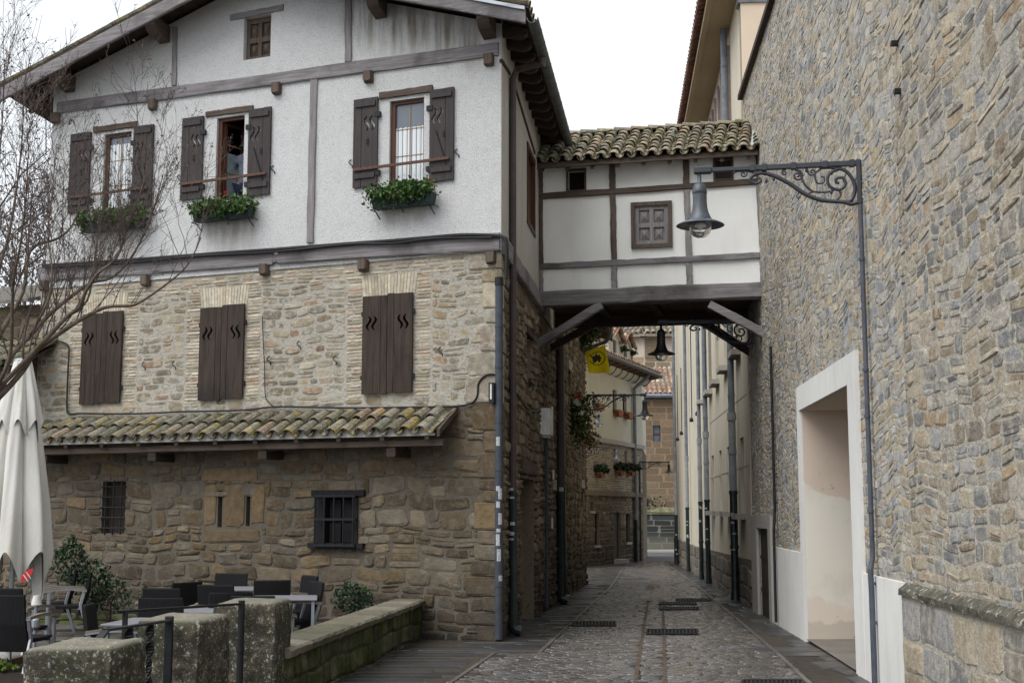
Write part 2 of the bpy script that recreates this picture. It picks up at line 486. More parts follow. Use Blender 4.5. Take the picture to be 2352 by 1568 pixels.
def m_glass(name, col, rough=0.06, alpha=1.0):
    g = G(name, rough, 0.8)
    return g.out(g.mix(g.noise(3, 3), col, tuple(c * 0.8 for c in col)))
M['pane'] = m_glass('window_pane', (0.15, 0.17, 0.20))  # pale blue-grey base colour stands in for sky reflected in the glass
M['curtain'] = None
g = G('net_curtain', 0.9, 0.1)
fold = g.noise(1.0, 3, 0.5, g.co((26, 26, 0.7)))
M['curtain'] = g.out(g.ramp(fold, [(0.3, (0.64, 0.67, 0.69)), (0.7, (0.76, 0.79, 0.80))]), g.bump(fold, 0.3, 0.01))
g = G('clear_globe', 0.03, 0.5)
M['globe'] = g.out((0.95, 0.96, 0.96), Transmission_Weight=0.94, IOR=1.12)
# ------------------------------------------------------------------ masonry, tiles, walls with openings
def sub_iv(a, b, cuts):
    iv = [(a, b)]
    for c, d in cuts:
        nx = []
        for p, q in iv:
            if d <= p or c >= q:
                nx.append((p, q)); continue
            if c > p: nx.append((p, c))
            if d < q: nx.append((d, q))
        iv = nx
    return iv

def stones(mb, mapf, s0, s1, z0, z1, hr, wr, rnd, holes=(), gap=0.014, prot=(0.008, 0.028), N=12, mi=0,
           wob=0.02, sq=(0.35, 0.6), jit=0.10, top=None, split=0.12, tilt=0.5, keep=1.0, lo=0.0, hi=1.0, clip=None, lump=.13):
    ph = [rnd.uniform(0, 6.28) for _ in range(4)]
    def W(s, z):
        k = 1.0
        for a, b, c, d in holes:
            dx = max(a - s, 0, s - b); dz = max(c - z, 0, z - d)
            k = min(k, (dx + dz) / 0.25)
        return wob * k * (math.sin(s * 2.1 + z * 0.7 + ph[0]) + 0.7 * math.sin(s * 4.7 - z * 1.9 + ph[1]) + 0.4 * math.sin(s * 9.1 + ph[2]))
    Q = []
    z = z0
    while z < z1 - 0.02:
        h = rnd.uniform(*hr)
        if z + h > z1 - hr[0] * 0.5: h = z1 - z
        za, zb = z, z + h
        cuts = []; extra = []
        for a, b, c, d in holes:
            if c < zb - 0.01 and d > za + 0.01:
                cuts.append((a, b))
                if za < c - 0.035: extra.append((a, b, za, c))
                if zb > d + 0.035: extra.append((a, b, d, zb))
        segs = [(a, b, za, zb) for a, b in sub_iv(s0, s1, cuts)] + [e for e in extra if e[0] < s1 and e[1] > s0]
        for a, b, c, d in segs:
            a, b = max(a, s0), min(b, s1)
            s = a
            while s < b - 0.02:
                ww = rnd.uniform(*wr) * (0.7 + 0.6 * (d - c) / (0.5 * (hr[0] + hr[1])))
                if s + ww > b - wr[0] * 0.6: ww = b - s
                tops = [(c, d)]
                if rnd.random() < split and d - c > 1.3 * hr[0]:
                    m = c + (d - c) * rnd.uniform(0.35, 0.65)
                    tops = [(c, m), (m, d)]
                for c2, d2 in tops:
                    if rnd.random() > keep: continue
                    if top is not None and d2 > top(s + ww / 2) : continue
                    if clip is not None and not clip(s + ww / 2, (c2 + d2) / 2): continue
                    j = jit * min(d2 - c2, ww)
                    q = []
                    for (x, y) in ((s, c2), (s + ww, c2), (s + ww, d2), (s, d2)):
                        q.append((x + rnd.uniform(-j, j) * 0.8, y + W(x, y) + rnd.uniform(-j, j) * 0.6))
                    Q.append(q)
                s += ww
        z += h
    if not Q: return
    rng = np.random.default_rng(rnd.randrange(1 << 30))
    Q = np.array(Q)                                   # (K,4,2)
    K = len(Q)
    c = Q.mean(axis=1, keepdims=True)
    half = np.abs(Q - c).mean(axis=1, keepdims=True) + 1e-6
    Q = c + (Q - c) * np.clip(1 - gap / 2 / half, 0.3, 1)
    t = np.linspace(0, 2 * np.pi, N, endpoint=False) + np.pi / N
    e = rng.uniform(sq[0], sq[1], (K, 1))
    cs = np.sign(np.cos(t)) * np.abs(np.cos(t)) ** e
    sn = np.sign(np.sin(t)) * np.abs(np.sin(t)) ** e
    fac = 1.04 - rng.uniform(0, lump, (K, N))
    cs, sn = cs * fac, sn * fac
    p = rng.uniform(prot[0], prot[1], (K, 1))
    tx, ty = rng.uniform(-tilt, tilt, (K, 1)), rng.uniform(-tilt, tilt, (K, 1))
    rings = []
    for f, dep in ((1.0, -0.6), (0.95, 0.55), (0.72, 1.0)):
        u, v = (cs * f + 1) / 2, (sn * f + 1) / 2
        S = (Q[:, 0, 0:1] * (1 - u) * (1 - v) + Q[:, 1, 0:1] * u * (1 - v) + Q[:, 2, 0:1] * u * v + Q[:, 3, 0:1] * (1 - u) * v)
        Z = (Q[:, 0, 1:2] * (1 - u) * (1 - v) + Q[:, 1, 1:2] * u * (1 - v) + Q[:, 2, 1:2] * u * v + Q[:, 3, 1:2] * (1 - u) * v)
        if dep < 0:
            D = np.full((K, N), -0.015)
        else:
            D = p * dep * (1 + tx * cs * f + ty * sn * f) + rng.uniform(-0.22, 0.22, (K, N)) * p
        rings.append(np.stack([S, Z, D], -1))
    cen = np.stack([c[:, 0, 0], c[:, 0, 1], (p[:, 0] * (1.05 + rng.uniform(-0.2, 0.25, K)))], -1)[:, None, :]
    P = np.concatenate(rings + [cen], axis=1)          # (K, 3N+1, 3)
    nv = 3 * N + 1
    V = mapf(P.reshape(-1, 3))
    tint = np.stack([lo + (hi - lo) * rng.random(K), rng.random(K), rng.random(K)], -1)
    T = np.repeat(tint, nv, axis=0)
    base = (np.arange(K) * nv)[:, None, None]
    i = np.arange(N); j = (i + 1) % N
    quads = np.concatenate([np.stack([r * N + i, r * N + j, (r + 1) * N + j, (r + 1) * N + i], -1) for r in (0, 1)])
    tris = np.stack([2 * N + i, 2 * N + j, np.full(N, 3 * N)], -1)
    b0 = mb.n
    mb.addnp(V, T, (base + quads[None]).reshape(-1, 4), mi)
    mb.n = b0                                           # triangles share the same vertices
    mb.addnp(np.zeros((0, 3)), np.zeros((0, 3)), (base + tris[None]).reshape(-1, 3), mi)
    mb.n = b0 + len(V)

def fmap(fr, dn=0.0):
    o = np.array(fr.o); d = np.array(fr.d); n = np.array(fr.n); z = np.array((0, 0, 1.0))
    def f(P):
        return o + P[:, 0:1] * d + P[:, 1:2] * z + (P[:, 2:3] + dn) * n
    return f

def wall(mb, fr, s0, s1, z0, top, holes=(), n=0.0, mi=0, back=None, zstep=None):
    """wall sheet with recessed openings; top is a height or a list of (s,z)"""
    if not hasattr(top, '__len__'):
        top = [(s0, top), (s1, top)]
    def tz(s):
        for (a, za), (b, zb) in zip(top, top[1:]):
            if a - 1e-6 <= s <= b + 1e-6:
                return za + (zb - za) * ((s - a) / (b - a) if b > a else 0)
        return top[-1][1]
    cuts = sorted(set([s0, s1] + [h[0] for h in holes] + [h[1] for h in holes] + [a for a, _ in top if s0 < a < s1]))
    P = fr.P
    for a, b in zip(cuts, cuts[1:]):
        if b - a < 1e-5: continue
        m = (a + b) / 2
        hs_ = sorted([(h[2], h[3]) for h in holes if h[0] <= m <= h[1]])
        z = z0
        for c, d in hs_:
            if c > z: mb.add([P(a, z, n), P(b, z, n), P(b, c, n), P(a, c, n)], [(0, 1, 2, 3)], mi)
            z = d
        mb.add([P(a, z, n), P(b, z, n), P(b, tz(b), n), P(a, tz(a), n)], [(0, 1, 2, 3)], mi)
    for h in holes:
        a, b, c, d, dep = h[:5]
        q = [(a, c), (b, c), (b, d), (a, d)]
        V = [P(s, z, n) for s, z in q] + [P(s, z, n - dep) for s, z in q]
        mb.add(V, [(0, 1, 5, 4), (1, 2, 6, 5), (2, 3, 7, 6), (3, 0, 4, 7)], mi)
        if back is not None and not (len(h) > 5 and h[5] == 'open'):
            mb.add(V[4:], [(0, 1, 2, 3)], back)

def tiles(mb, origin, e, g, width, length, rnd, pitch=0.24, expo=0.33, mi=0, tl=0.42, seg=6, r0=0.092, r1=0.075, skip=None, first=True, jit=1.0):
    """barrel tiles: e along the eave, g up the slope"""
    origin, e, g = Vector(origin), Vector(e).normalized(), Vector(g).normalized()
    nrm = e.cross(g).normalized()
    if nrm.z < 0: nrm = -nrm
    cols = int(round(width / pitch))
    rows = max(1, int(math.ceil((length - 0.03) / expo)))
    for kind in (0, 1):
        for c in range(cols + (1 if kind == 0 else 0)):
            cx = (c if kind == 0 else c + 0.5) * pitch
            for k in range(rows):
                if skip and skip(cx, k): continue
                a = k * expo - (0.04 if k == 0 else 0)
                ln = min(tl, length - k * expo + 0.05)
                if ln < 0.1: continue
                j = jit
                dx = rnd.uniform(-.009, .009) * j; rot = rnd.uniform(-.02, .02) * j; lift = rnd.uniform(0, .010) * j
                tin = (rnd.random(), rnd.random(), rnd.random())
                rings = []
                sg = 1 if kind == 1 else -1
                th = 0.016
                ends = [(0, r0, 0.030 if k else 0.018), (ln, r1, 0.0)] if kind == 1 else [(0, r1, 0.012), (ln, r0, 0.0)]
                for dist, rr, up in ends:
                    cen = origin + e * (cx + dx + rot * dist) + g * (a + dist) + nrm * (up + lift + (0.055 if kind == 1 else 0.10))
                    ring = []
                    for i in range(seg + 1):
                        an = math.pi * i / seg
                        ring.append(cen + e * (rr * math.cos(an)) + nrm * (sg * rr * math.sin(an) * 0.95))
                    for i in range(seg, -1, -1):
                        an = math.pi * i / seg
                        q = rr - th
                        ring.append(cen + e * (q * math.cos(an)) + nrm * (sg * q * math.sin(an) * 0.95))
                    rings.append(ring)
                mb.loft(rings, True, mi, tin)

def s_cut(cx, cz, w, h, flip=1, k=8):
    """outline of one wavy slot cut in a shutter"""
    L = []; Rr = []
    for i in range(k + 1):
        t = i / k
        off = math.sin((t - 0.5) * 2 * math.pi) * h * 0.14 * flip
        wd = w * (0.35 + 0.65 * math.sin(math.pi * min(1, max(0, t * 0.9 + 0.05))))
        L.append((cx + off - wd / 2, cz - h / 2 + t * h))
        Rr.append((cx + off + wd / 2, cz - h / 2 + t * h))
    return L + Rr[::-1]

def leaves(mb, pts, size, rnd, mi=0, tri=False):
    """small bent leaves at the given points"""
    for p in pts:
        p = Vector(p)
        a = Vector((rnd.gauss(0, 1), rnd.gauss(0, 1), rnd.gauss(0, 0.8))).normalized()
        b = a.orthogonal().normalized()
        b = (b * math.cos(rnd.uniform(0, 6.28)) + a.cross(b) * math.sin(rnd.uniform(0, 6.28)))
        c = a.cross(b)
        s = size * rnd.uniform(0.6, 1.3)
        mb.add([p - b * s, p - c * s * 0.55 + a * s * 0.12, p + b * s, p + c * s * 0.55 + a * s * 0.12],
               [(0, 1, 2), (0, 2, 3)], mi, (rnd.random(), rnd.random(), rnd.random()))
# ------------------------------------------------------------------ the timbered house on the left
rnd = random.Random(11)
C0 = ground(1146, 1470)
C0.z = 0
def vpdir(u): return Vector(((u - 1176) / FPX, 1.0 / CT, 0)).normalized()
LD = vpdir(1551)                                     # down the lane, along the left side
FA = Frame(C0, -vpdir(-6000) if vpdir(-6000).x > 0 else vpdir(-6000))
if FA.d.x > 0: FA = Frame(C0, -FA.d)
FL = Frame(C0, LD, (5, 10, 0))
pr1 = ground(2000, 1560); pr2 = ground(1845, 1465)
FR = Frame(pr1, pr2 - pr1, (0, 10, 0))
H = thing('timbered_house', 'white half-timbered house over rubble stone storeys with brown shutters, left of the lane',
          'house', (C0.x, C0.y, 0), world=True)
c1 = cv(0, 0, 2.613); c2 = cv(600, 0, 2.24); c3 = cv(0, 500, 2.613); c4 = cv(600, 600, 2.851)
c5 = cv(0, 1000, 2.217); c6 = cv(600, 1050, 2.387); c7 = cv(1250, 250, 2.412); cw = cv(440, 240, 4.611)
WFAC = 8.6
def fpx(f, pts, n=0.0): return FA.rect([f(*p) for p in pts], n)
# storey line and gable
zb1 = FA.hit(1145, 548)[1]; zb0 = FA.hit(1145, 577)[1]          # lower beam at the corner
ZB = zb0
sl, zl = FA.hit(97, 633)
ZBL = zl - (zb1 - zb0) / 2
def beam_lo(s): return zb0 + (ZBL - zb0) * s / sl
ZE = FA.hit(1146, 56)[1]
apex = 4.4
def gable(s): return ZE + .325 * s if s <= apex else ZE + .325 * apex - .305 * (s - apex)
# openings -----------------------------------------------------------------
low_sh = [fpx(c3, [(557, 745), (812, 738), (798, 1328), (533, 1333)]),
          fpx(c3, [(1325, 707), (1610, 692), (1593, 1305), (1305, 1308)]),
          fpx(c4, [(888, 405), (1240, 385), (1238, 1090), (880, 1097)])]
up_L = [fpx(c1, [(485, 880), (612, 872), (590, 1385), (455, 1405)]),
        fpx(cw, [(120, 270), (360, 250), (305, 1180), (60, 1235)]),
        fpx(c2, [(652, 565), (783, 550), (778, 1040), (642, 1062)])]
up_R = [fpx(c1, [(905, 830), (1025, 820), (997, 1355), (862, 1362)]),
        fpx(cw, [(880, 165), (1135, 145), (1090, 1145), (835, 1170)]),
        fpx(c2, [(1073, 510), (1206, 497), (1208, 1012), (1072, 1022)])]
up_open = [fpx(c1, [(690, 880), (865, 862), (852, 1375), (672, 1375)]),
           fpx(cw, [(490, 270), (806, 215), (780, 1180), (455, 1185)]),
           fpx(c2, [(845, 572), (1036, 545), (1032, 1022), (838, 1022)])]
up_open = [(a, b, c - 0.04, d) for a, b, c, d in up_open]
lint = [fpx(c1, [(625, 835), (908, 800), (905, 838), (625, 870)]),
        fpx(cw, [(365, 185), (910, 125), (905, 185), (370, 250)]),
        fpx(c2, [(790, 520), (1087, 487), (1085, 525), (790, 557)])]
attic = fpx(c2, [(18, 108), (178, 83), (178, 322), (35, 338)])
attic_l = fpx(c1, [(1515, 92), (1860, 35), (1860, 85), (1515, 130)])
grille = fpx(c6, [(455, 450), (705, 448), (705, 745), (450, 748)])
slit = [fpx(c5, [(1210, 460), (1232, 460), (1232, 703), (1205, 703)]), fpx(c5, [(1366, 460), (1388, 460), (1385, 697), (1362, 697)])]
barw = fpx(c5, [(572, 452), (700, 450), (690, 735), (558, 738)])
# lower wall ---------------------------------------------------------------
mb = MB()
lo_holes = [(a + 0.03, b - 0.03, c + 0.03, d - 0.03, 0.25) for a, b, c, d in low_sh] + [(*grille, 0.16), (*slit[0], 0.3), (*slit[1], 0.3), (*barw, 0.18)]
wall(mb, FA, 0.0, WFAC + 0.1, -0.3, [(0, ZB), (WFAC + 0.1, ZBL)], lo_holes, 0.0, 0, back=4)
ZC = FA.hit(700, 945)[1]                             # where the lean-to roof meets the wall
hx = [(a - 0.0, b, c, d) for a, b, c, d, *_ in lo_holes]
# tooled blocks around the twin slits
tb = [fpx(c5, [(1115, 375), (1440, 372), (1440, 455), (1118, 455)]), fpx(c5, [(1128, 465), (1203, 465), (1203, 700), (1128, 700)]),
      fpx(c5, [(1238, 465), (1360, 465), (1358, 700), (1236, 700)]), fpx(c5, [(1392, 462), (1470, 462), (1470, 695), (1390, 695)]),
      fpx(c5, [(1115, 710), (1450, 708), (1450, 785), (1115, 785)])]
qz = [(0.0, 0.42)]
low_holes = hx + tb
stones(mb, fmap(FA), 0.22, WFAC + 0.1, -0.1, ZC + 0.02, (0.085, 0.28), (0.14, 0.44), rnd, low_holes, gap=0.016, prot=(0.006, 0.028), mi=1, wob=0.03, sq=(.28, .6), jit=.2, split=.22)
for a, b, c, d in tb:
    stones(mb, fmap(FA), a, b, c, d, (d - c, d - c), (b - a, b - a + .01), rnd, (), gap=0.012, prot=(0.02, 0.03), mi=5, jit=0.02, split=0, N=16, sq=(0.18, 0.26), tilt=0.1)
# mid wall: rubble with brick jambs, a brick band and flat arches
brick_z = []
for i, (a, b, c, d) in enumerate(low_sh):
    brick_z += [(a - 0.30, a + 0.0, c - 0.05, d + 0.32), (b, b + 0.32, c - 0.05, d + 0.32)]
arches = [(a - 0.02, b + 0.02, d + 0.01, d + 0.33) for a, b, c, d in low_sh]
mid_top = lambda s: beam_lo(s) + 0.0
band = (0.55, WFAC, ZB - 0.26, ZB + 0.3)
stones(mb, fmap(FA), 0.22, WFAC + 0.1, ZC + 0.05, ZB - 0.26, (0.075, 0.19), (0.13, 0.34), rnd, hx + brick_z + arches, gap=0.018, prot=(0.003, 0.017), mi=2, wob=0.03, sq=(0.35, 0.7), jit=0.2, split=.2)
for a, b, c, d in brick_z + [(0.55, WFAC, ZB - 0.26, ZB - 0.03)]:
    stones(mb, fmap(FA), a, b, c, d, (0.045, 0.062), (0.14, 0.26), rnd, hx + arches, gap=0.016, prot=(0.006, 0.016), N=8, mi=3, wob=0.006, sq=(0.3, 0.5), jit=0.10, split=0, top=mid_top)
stones(mb, fmap(FA), 0.55, WFAC, ZB - 0.03, max(ZB, ZBL) + .05, (0.045, 0.06), (0.14, 0.26), rnd, (), gap=0.016, prot=(0.006, 0.016), N=8, mi=3, wob=0.004, split=0, top=lambda s: beam_lo(s) + 0.02)
for a, b, c, d in arches:
    n_ = 17
    for k in range(n_):
        t0, t1 = k / n_, (k + 1) / n_
        w0, w1 = b - a, (b - a) * 1.10
        m = (a + b) / 2
        q = [m + (t0 - .5) * w0, m + (t1 - .5) * w0, m + (t1 - .5) * w1, m + (t0 - .5) * w1]
        V = [FA.P(q[0] + .006, c, -.01), FA.P(q[1] - .006, c, -.01), FA.P(q[2] - .006, d, -.01), FA.P(q[3] + .006, d, -.01)]
        Vb = [v + FA.n * (0.018 + 0.004 * rnd.random()) for v in V]
        mb.hexa(V + Vb, 3, (rnd.choice((.1, .3, .9, .95)), rnd.uniform(.4, 1), 0.5))
# quoins at the corner wrap both faces
z = -0.05
while z < ZB - 0.05:
    h = min(rnd.uniform(0.16, 0.42), ZB - z)
    if ZB - z - h < 0.15: h = ZB - z
    wd = rnd.uniform(0.32, 0.44); dp = rnd.uniform(0.2, 0.5)
    w2 = rnd.choice((.25, .32, .42, .52)) + rnd.uniform(-.03, .03)
    splitq = rnd.random() < 0.35
    tint = (rnd.uniform(0, 1), rnd.uniform(.3, 1), rnd.random())
    k = 2 if z > ZC else 1
    g_ = 0.009; o = rnd.uniform(0.028, 0.042)
    x0 = 0.19 if splitq else -o
    V = []
    for zz, ins in ((z + g_, .012), (z + g_ + .02, 0), (z + h - g_ - .02, 0), (z + h - g_, .012)):
        i = ins
        V.append([FA.P(w2 - .01 - i, zz, -.02), FA.P(w2 - .015 - i, zz, o - i), FA.P(.03, zz, o + rnd.uniform(-.006, .006)), FL.P(0.0 + .005, zz, o - i), FL.P(.03, zz, o + rnd.uniform(-.008, .004)), FL.P(dp - i, zz, o - i), FL.P(dp, zz, -.02), FA.P(.02, zz, -.1)])
    mb.loft(V, True, k, tint)
    z += h
obj('stone_wall', mb, [M['mortar_low'], M['stone_low'], M['stone_mid'], M['brick_pale'], M['dark'], m_stone('tooled_tan_block', [(0.185, 0.132, 0.075), (0.215, 0.158, 0.094), (0.165, 0.125, 0.082)], dirt_amt=.25, bumpd=.012)], H, smooth=False)
# pale mortar coat of the middle storey: a skim 4 mm proud
mb = MB()
wall(mb, FA, 0.05, WFAC + 0.1, ZC, [(0.05, ZB), (WFAC + 0.1, ZBL)], [(*h[:4], 0.01, 'open') for h in lo_holes if h[2] > ZC], 0.004, 0)
obj('mortar_skim', mb, M['mortar_mid'], H)
# plaster with run-off stains below the window boxes and the right-hand verge
g = G('stained_white_plaster', .92, .15)
def fdot(vec, off):
    n = g.nt.nodes.new("ShaderNodeVectorMath"); n.operation = 'DOT_PRODUCT'
    g.co(); g.nt.links.new(g.tc.outputs['Object'], n.inputs[0]); n.inputs[1].default_value = vec
    return g.math('SUBTRACT', n.outputs['Value'], off)
ss = fdot(FA.d, C0.dot(FA.d)); zz = g.xyz()[2]
def soft(x, lo, hi, w_):
    return g.math('MULTIPLY', g.math('MULTIPLY', g.math('SUBTRACT', x, lo), 1 / w_, True), g.math('MULTIPLY', g.math('SUBTRACT', hi, x), 1 / w_, True))
cb = g.nt.nodes.new("ShaderNodeCombineXYZ"); g.nt.links.new(ss, cb.inputs[0]); g.nt.links.new(zz, cb.inputs[1])
mp = g.nt.nodes.new("ShaderNodeMapping"); mp.inputs['Scale'].default_value = (6.5, .55, 1); g.nt.links.new(cb.outputs[0], mp.inputs[0])
run = g.ramp(g.noise(1.0, 5, .6, mp.outputs[0]), [(.40, 0), (.62, 1)])
grit = g.noise(42, 5, .8); pit_shade = g.noise(85, 3, .6); n2 = g.noise(.7, 6, .6)
c = g.mix(g.ramp(n2, [(.35, 0), (.75, 1)]), (.90, .90, .90), (.83, .83, .825))
c = g.mix(g.ramp(pit_shade, [(.33, .8), (.45, 0)]), c, (.28, .27, .25))  # dark specks put the shade inside the plaster's small pits into the colour
c = g.mix(g.math('MULTIPLY', g.ramp(g.noise(6, 6, .7), [(.5, 0), (.7, 1)]), .22), c, (.50, .48, .44))
zones = None
for i, (a, b, cz, d) in enumerate(up_open):
    zn = soft(ss, a - .35, b + .35, .2)
    zn = g.math('MULTIPLY', zn, soft(zz, cz - 1.15 + .2 * i, cz - .12, .45))
    zn = g.math('MULTIPLY', zn, .75)
    zones = zn if zones is None else g.math('MAXIMUM', zones, zn)
sl_ = g.math('SUBTRACT', g.math('ADD', g.math('MULTIPLY', ss, .325), ZE), zz)      # depth below the right verge
zv = g.math('MULTIPLY', soft(sl_, -.3, .95, .55), soft(ss, .1, 2.9, .4))
zones = g.math('MAXIMUM', zones, zv)
c = g.mix(g.math('MULTIPLY', zones, run), c, (.33, .285, .22))
zl_ = g.math('SUBTRACT', g.math('ADD', g.math('MULTIPLY', ss, -.305), gable(0) + .63 * apex), zz)
c = g.mix(g.math('MULTIPLY', soft(zl_, -.5, .9, .6), .35), c, (.42, .40, .36))
M['plaster'] = g.out(c, g.bump(grit, 1.0, .046))
# upper wall -----------------------------------------------------------------
mb = MB()
up_holes = [(*r, 0.10 if i != 1 else 0.10, 'open') for i, r in enumerate(up_open)] + [(*attic, 0.14)]
wall(mb, FA, -0.045, WFAC, ZB, [(-.045, gable(-.045)), (apex, gable(apex)), (WFAC, gable(WFAC))], up_holes, 0.03, 0, back=1)
obj('plaster_wall', mb, [M['plaster'], M['dark']], H)
# side wall along the lane, to where the next house starts
SEND = 8.4
zs0 = ZB
sideup = FL.rect([(1205, 355), (1224, 345), (1224, 535), (1207, 520)])
sidelo = FL.rect([(1208, 772), (1219, 775), (1219, 880), (1209, 868)])
sdoor = FL.rect([(1194, 1092), (1226, 1090), (1226, 1425), (1194, 1440)])
mb = MB()
wall(mb, FL, -0.045, SEND, zs0 - 0.02, ZE + 0.1, [(*sideup, 0.12)], 0.03, 0, back=1)
obj('side_plaster_wall', mb, [M['plaster_side'], M['dark']], H)
mb = MB()
lowh = [(*sidelo, 0.14), (sdoor[0], sdoor[1], -0.3, sdoor[3], 0.38)]
wall(mb, FL, 0.0, SEND, -0.6, ZB, lowh, 0.0, 0, back=2)
stones(mb, fmap(FL), 0.35, SEND, -0.25, ZB - 0.2, (0.09, 0.24), (0.15, 0.42), rnd, [h[:4] for h in lowh] + [(sdoor[0] - .1, sdoor[1] + .1, sdoor[3], sdoor[3] + .22), (0, .35, -1, 9)], gap=0.02, prot=(0.014, 0.055), mi=1, N=10, wob=0.03)
obj('side_stone_wall', mb, [M['mortar_side'], M['stone_side'], M['dark']], H)
# rear and far-left walls, so the house is closed
mb = MB()
bl = FA.P(WFAC, 0) + LD * SEND
br = FL.P(SEND, 0)
for a, b in ((FA.P(WFAC, 0, .03), bl), (bl, br)):
    mb.add([a + Vector((0, 0, -.5)), b + Vector((0, 0, -.5)), b + Vector((0, 0, ZE)), a + Vector((0, 0, ZE))], [(0, 1, 2, 3)])
mb.add([bl + Vector((0, 0, ZE)), br + Vector((0, 0, ZE)), (bl + br) / 2 + Vector((0, 0, gable(apex)))], [(0, 1, 2)])
mb.add([FA.P(0.05, ZB - .1, -.3), FA.P(WFAC, ZB - .1, -.3), bl + Vector((0, 0, ZB - .1)), br + Vector((-.1, 0, ZB - .1))], [(0, 1, 2, 3)])
obj('rear_wall', mb, M['plaster_side'], H)
# beams ----------------------------------------------------------------------
def hbeam(s0, z0, s1, z1, h, n0, n1, mat, nm='beam', jit=0.006, par=None):
    b = MB()
    nn = (n0 + n1) / 2
    b.bar(FA.P(s0, z0, nn), FA.P(s1, z1, nn), FA.n * (n1 - n0) / 2, Vector((0, 0, h / 2)), 18, jit, rnd)
    return obj(nm, b, mat, par or H)
jn = FA.hit(632, 600)[0]
hbeam(-0.03, zb0 + .135, jn - .1, beam_lo(jn) + .145, .27, -.05, .09, M['wood_grey_h'])
hbeam(jn - .1, beam_lo(jn) + .10, jn + .0, beam_lo(jn) + .10, .13, -.05, .088, M['wood_grey_h'])
hbeam(jn + .0, beam_lo(jn) + .125, WFAC + .12, beam_lo(WFAC) + .115, .26, -.05, .08, M['wood_grey_h'])
u0 = FA.hit(1145, 115.5); u1 = FA.hit(137, 250)
hb = FA.hit(1145, 100)[1] - FA.hit(1145, 131)[1]
hbeam(0.0, u0[1], u1[0], u1[1], hb * 0.95, 0, .075, M['wood_grey_h'])
def vbeam(pt, pb, wd, mat=None, n1=.065):
    a, b = FA.hit(*pt), FA.hit(*pb)
    m = MB()
    m.bar(FA.P(a[0], a[1], n1 / 2), FA.P(b[0], b[1], n1 / 2), FA.d * wd / 2, FA.n * n1 / 2, 14, .005, rnd)
    obj('post', m, mat or M['wood_grey_v'], H)
vbeam(c2(425, 450), c2(400, 1362), .12)
vbeam((804, -60), c2(613, 352), .11, M['wood_grey_v'])
vbeam(c1(1155, 185), c1(1148, 565), .09, M['wood_grey_v'])
# beam ends under both beams
def bend(uv, w_, h_, out=.13):
    s, z = FA.hit(*uv)
    m = MB()
    rings = []
    for n, k, dz in ((-.05, 1, 0), (out * .6, 1, 0), (out, .86, .01)):
        q = []
        for a, b in ((-1, -.8), (-.8, -1), (.8, -1), (1, -.8), (1, 1), (-1, 1)):
            q.append(FA.P(s + a * w_ / 2 * k + rnd.uniform(-.006, .006), z + b * h_ / 2 * k + dz + rnd.uniform(-.006, .006), n))
        rings.append(q)
    m.loft(rings)
    obj('beam_end', m, M['wood_brown_v'], H)
for uv in ((1127, 141), (851, 180), (641, 207), (357, 244), c1(382, 780)): bend(uv, .15, .19)
for uv in ((1132, 594), (839, 611), (612, 621), (340, 646), c3(305, 565)): bend(uv, .15, .18)
# shutters -------------------------------------------------------------------
def shutter_leaf(parent, fr, s0, s1, z0, z1, n0, n1, mat, flip, cutz, cuth, name='shutter', ledge=None, mid=None, ironmat=None):
    """one leaf of two boards; the wider board carries the paired wavy cut-outs"""
    w_ = s1 - s0
    mid = mid if mid is not None else s0 + w_ * (0.62)
    m = MB()
    g_ = .004
    boards = [(s0, mid - g_), (mid + g_, s1)]
    big = 0 if (mid - s0) > (s1 - mid) else 1
    for i, (a, b) in enumerate(boards):
        hol = []
        if i == big:
            cx = (a + b) / 2; ww = min(.05, (b - a) * .22)
            hol = [s_cut(cx - ww * .95, cutz, ww, cuth, flip), s_cut(cx + ww * .95, cutz, ww, cuth, flip)]
        dz = rnd.uniform(-.006, .006); dn = rnd.uniform(0, .004)
        m.plate(fr, [(a, z0 + dz), (b, z0 + dz), (b, z1 + dz), (a, z1 + dz)], hol, n0, n1 + dn)
    o = obj(name, m, mat, parent)
    if ledge:
        for zz in ledge:
            q = MB(); q.box(fr, s0 + w_ * .08, s1 - w_ * .08, zz - .04, zz + .04, n1 + .004, n1 + .028)
            obj('ledge', q, mat, o)
    return o
for a, b, c, d in low_sh:
    m_ = (a + b) / 2
    h = d - c
    for x0, x1, fl, md in ((m_ + .004, b, -1, m_ + (b - m_) * .26), (a, m_ - .004, 1, a + (m_ - a) * .74)):
        o = shutter_leaf(H, FA, x0, x1, c + (.0 if fl < 0 else .012), d + (.0 if fl < 0 else .02), .03, .062, M['wood_dark_v'], fl, c + h * .72, h * .145, mid=md)
        hx0 = x1 if fl < 0 else x0
        for zz in (c + h * .17, c + h * .82):
            q = MB(); q.box(FA, hx0 - .03, hx0 + .03, zz - .035, zz + .035, .02, .05)
            obj('hinge', q, M['iron'], o)
def hook(s, z, fr=FA):
    m = MB()
    pts = [fr.P(s + .035 * math.sin(t * 5.5) , z + .07 * (1 - 2 * t) , .04 + .02 * math.sin(t * 3)) for t in [i / 10 for i in range(11)]]
    m.tube(pts, .009, 5)
    obj('shutter_hook', m, M['iron'], H)
for p in (c3(952, 1085), c3(1150, 1080), c3(1770, 1048), c4(218, 862), c4(690, 858), c4(1440, 795), c4(432, 750)):
    hook(*FA.hit(*p))
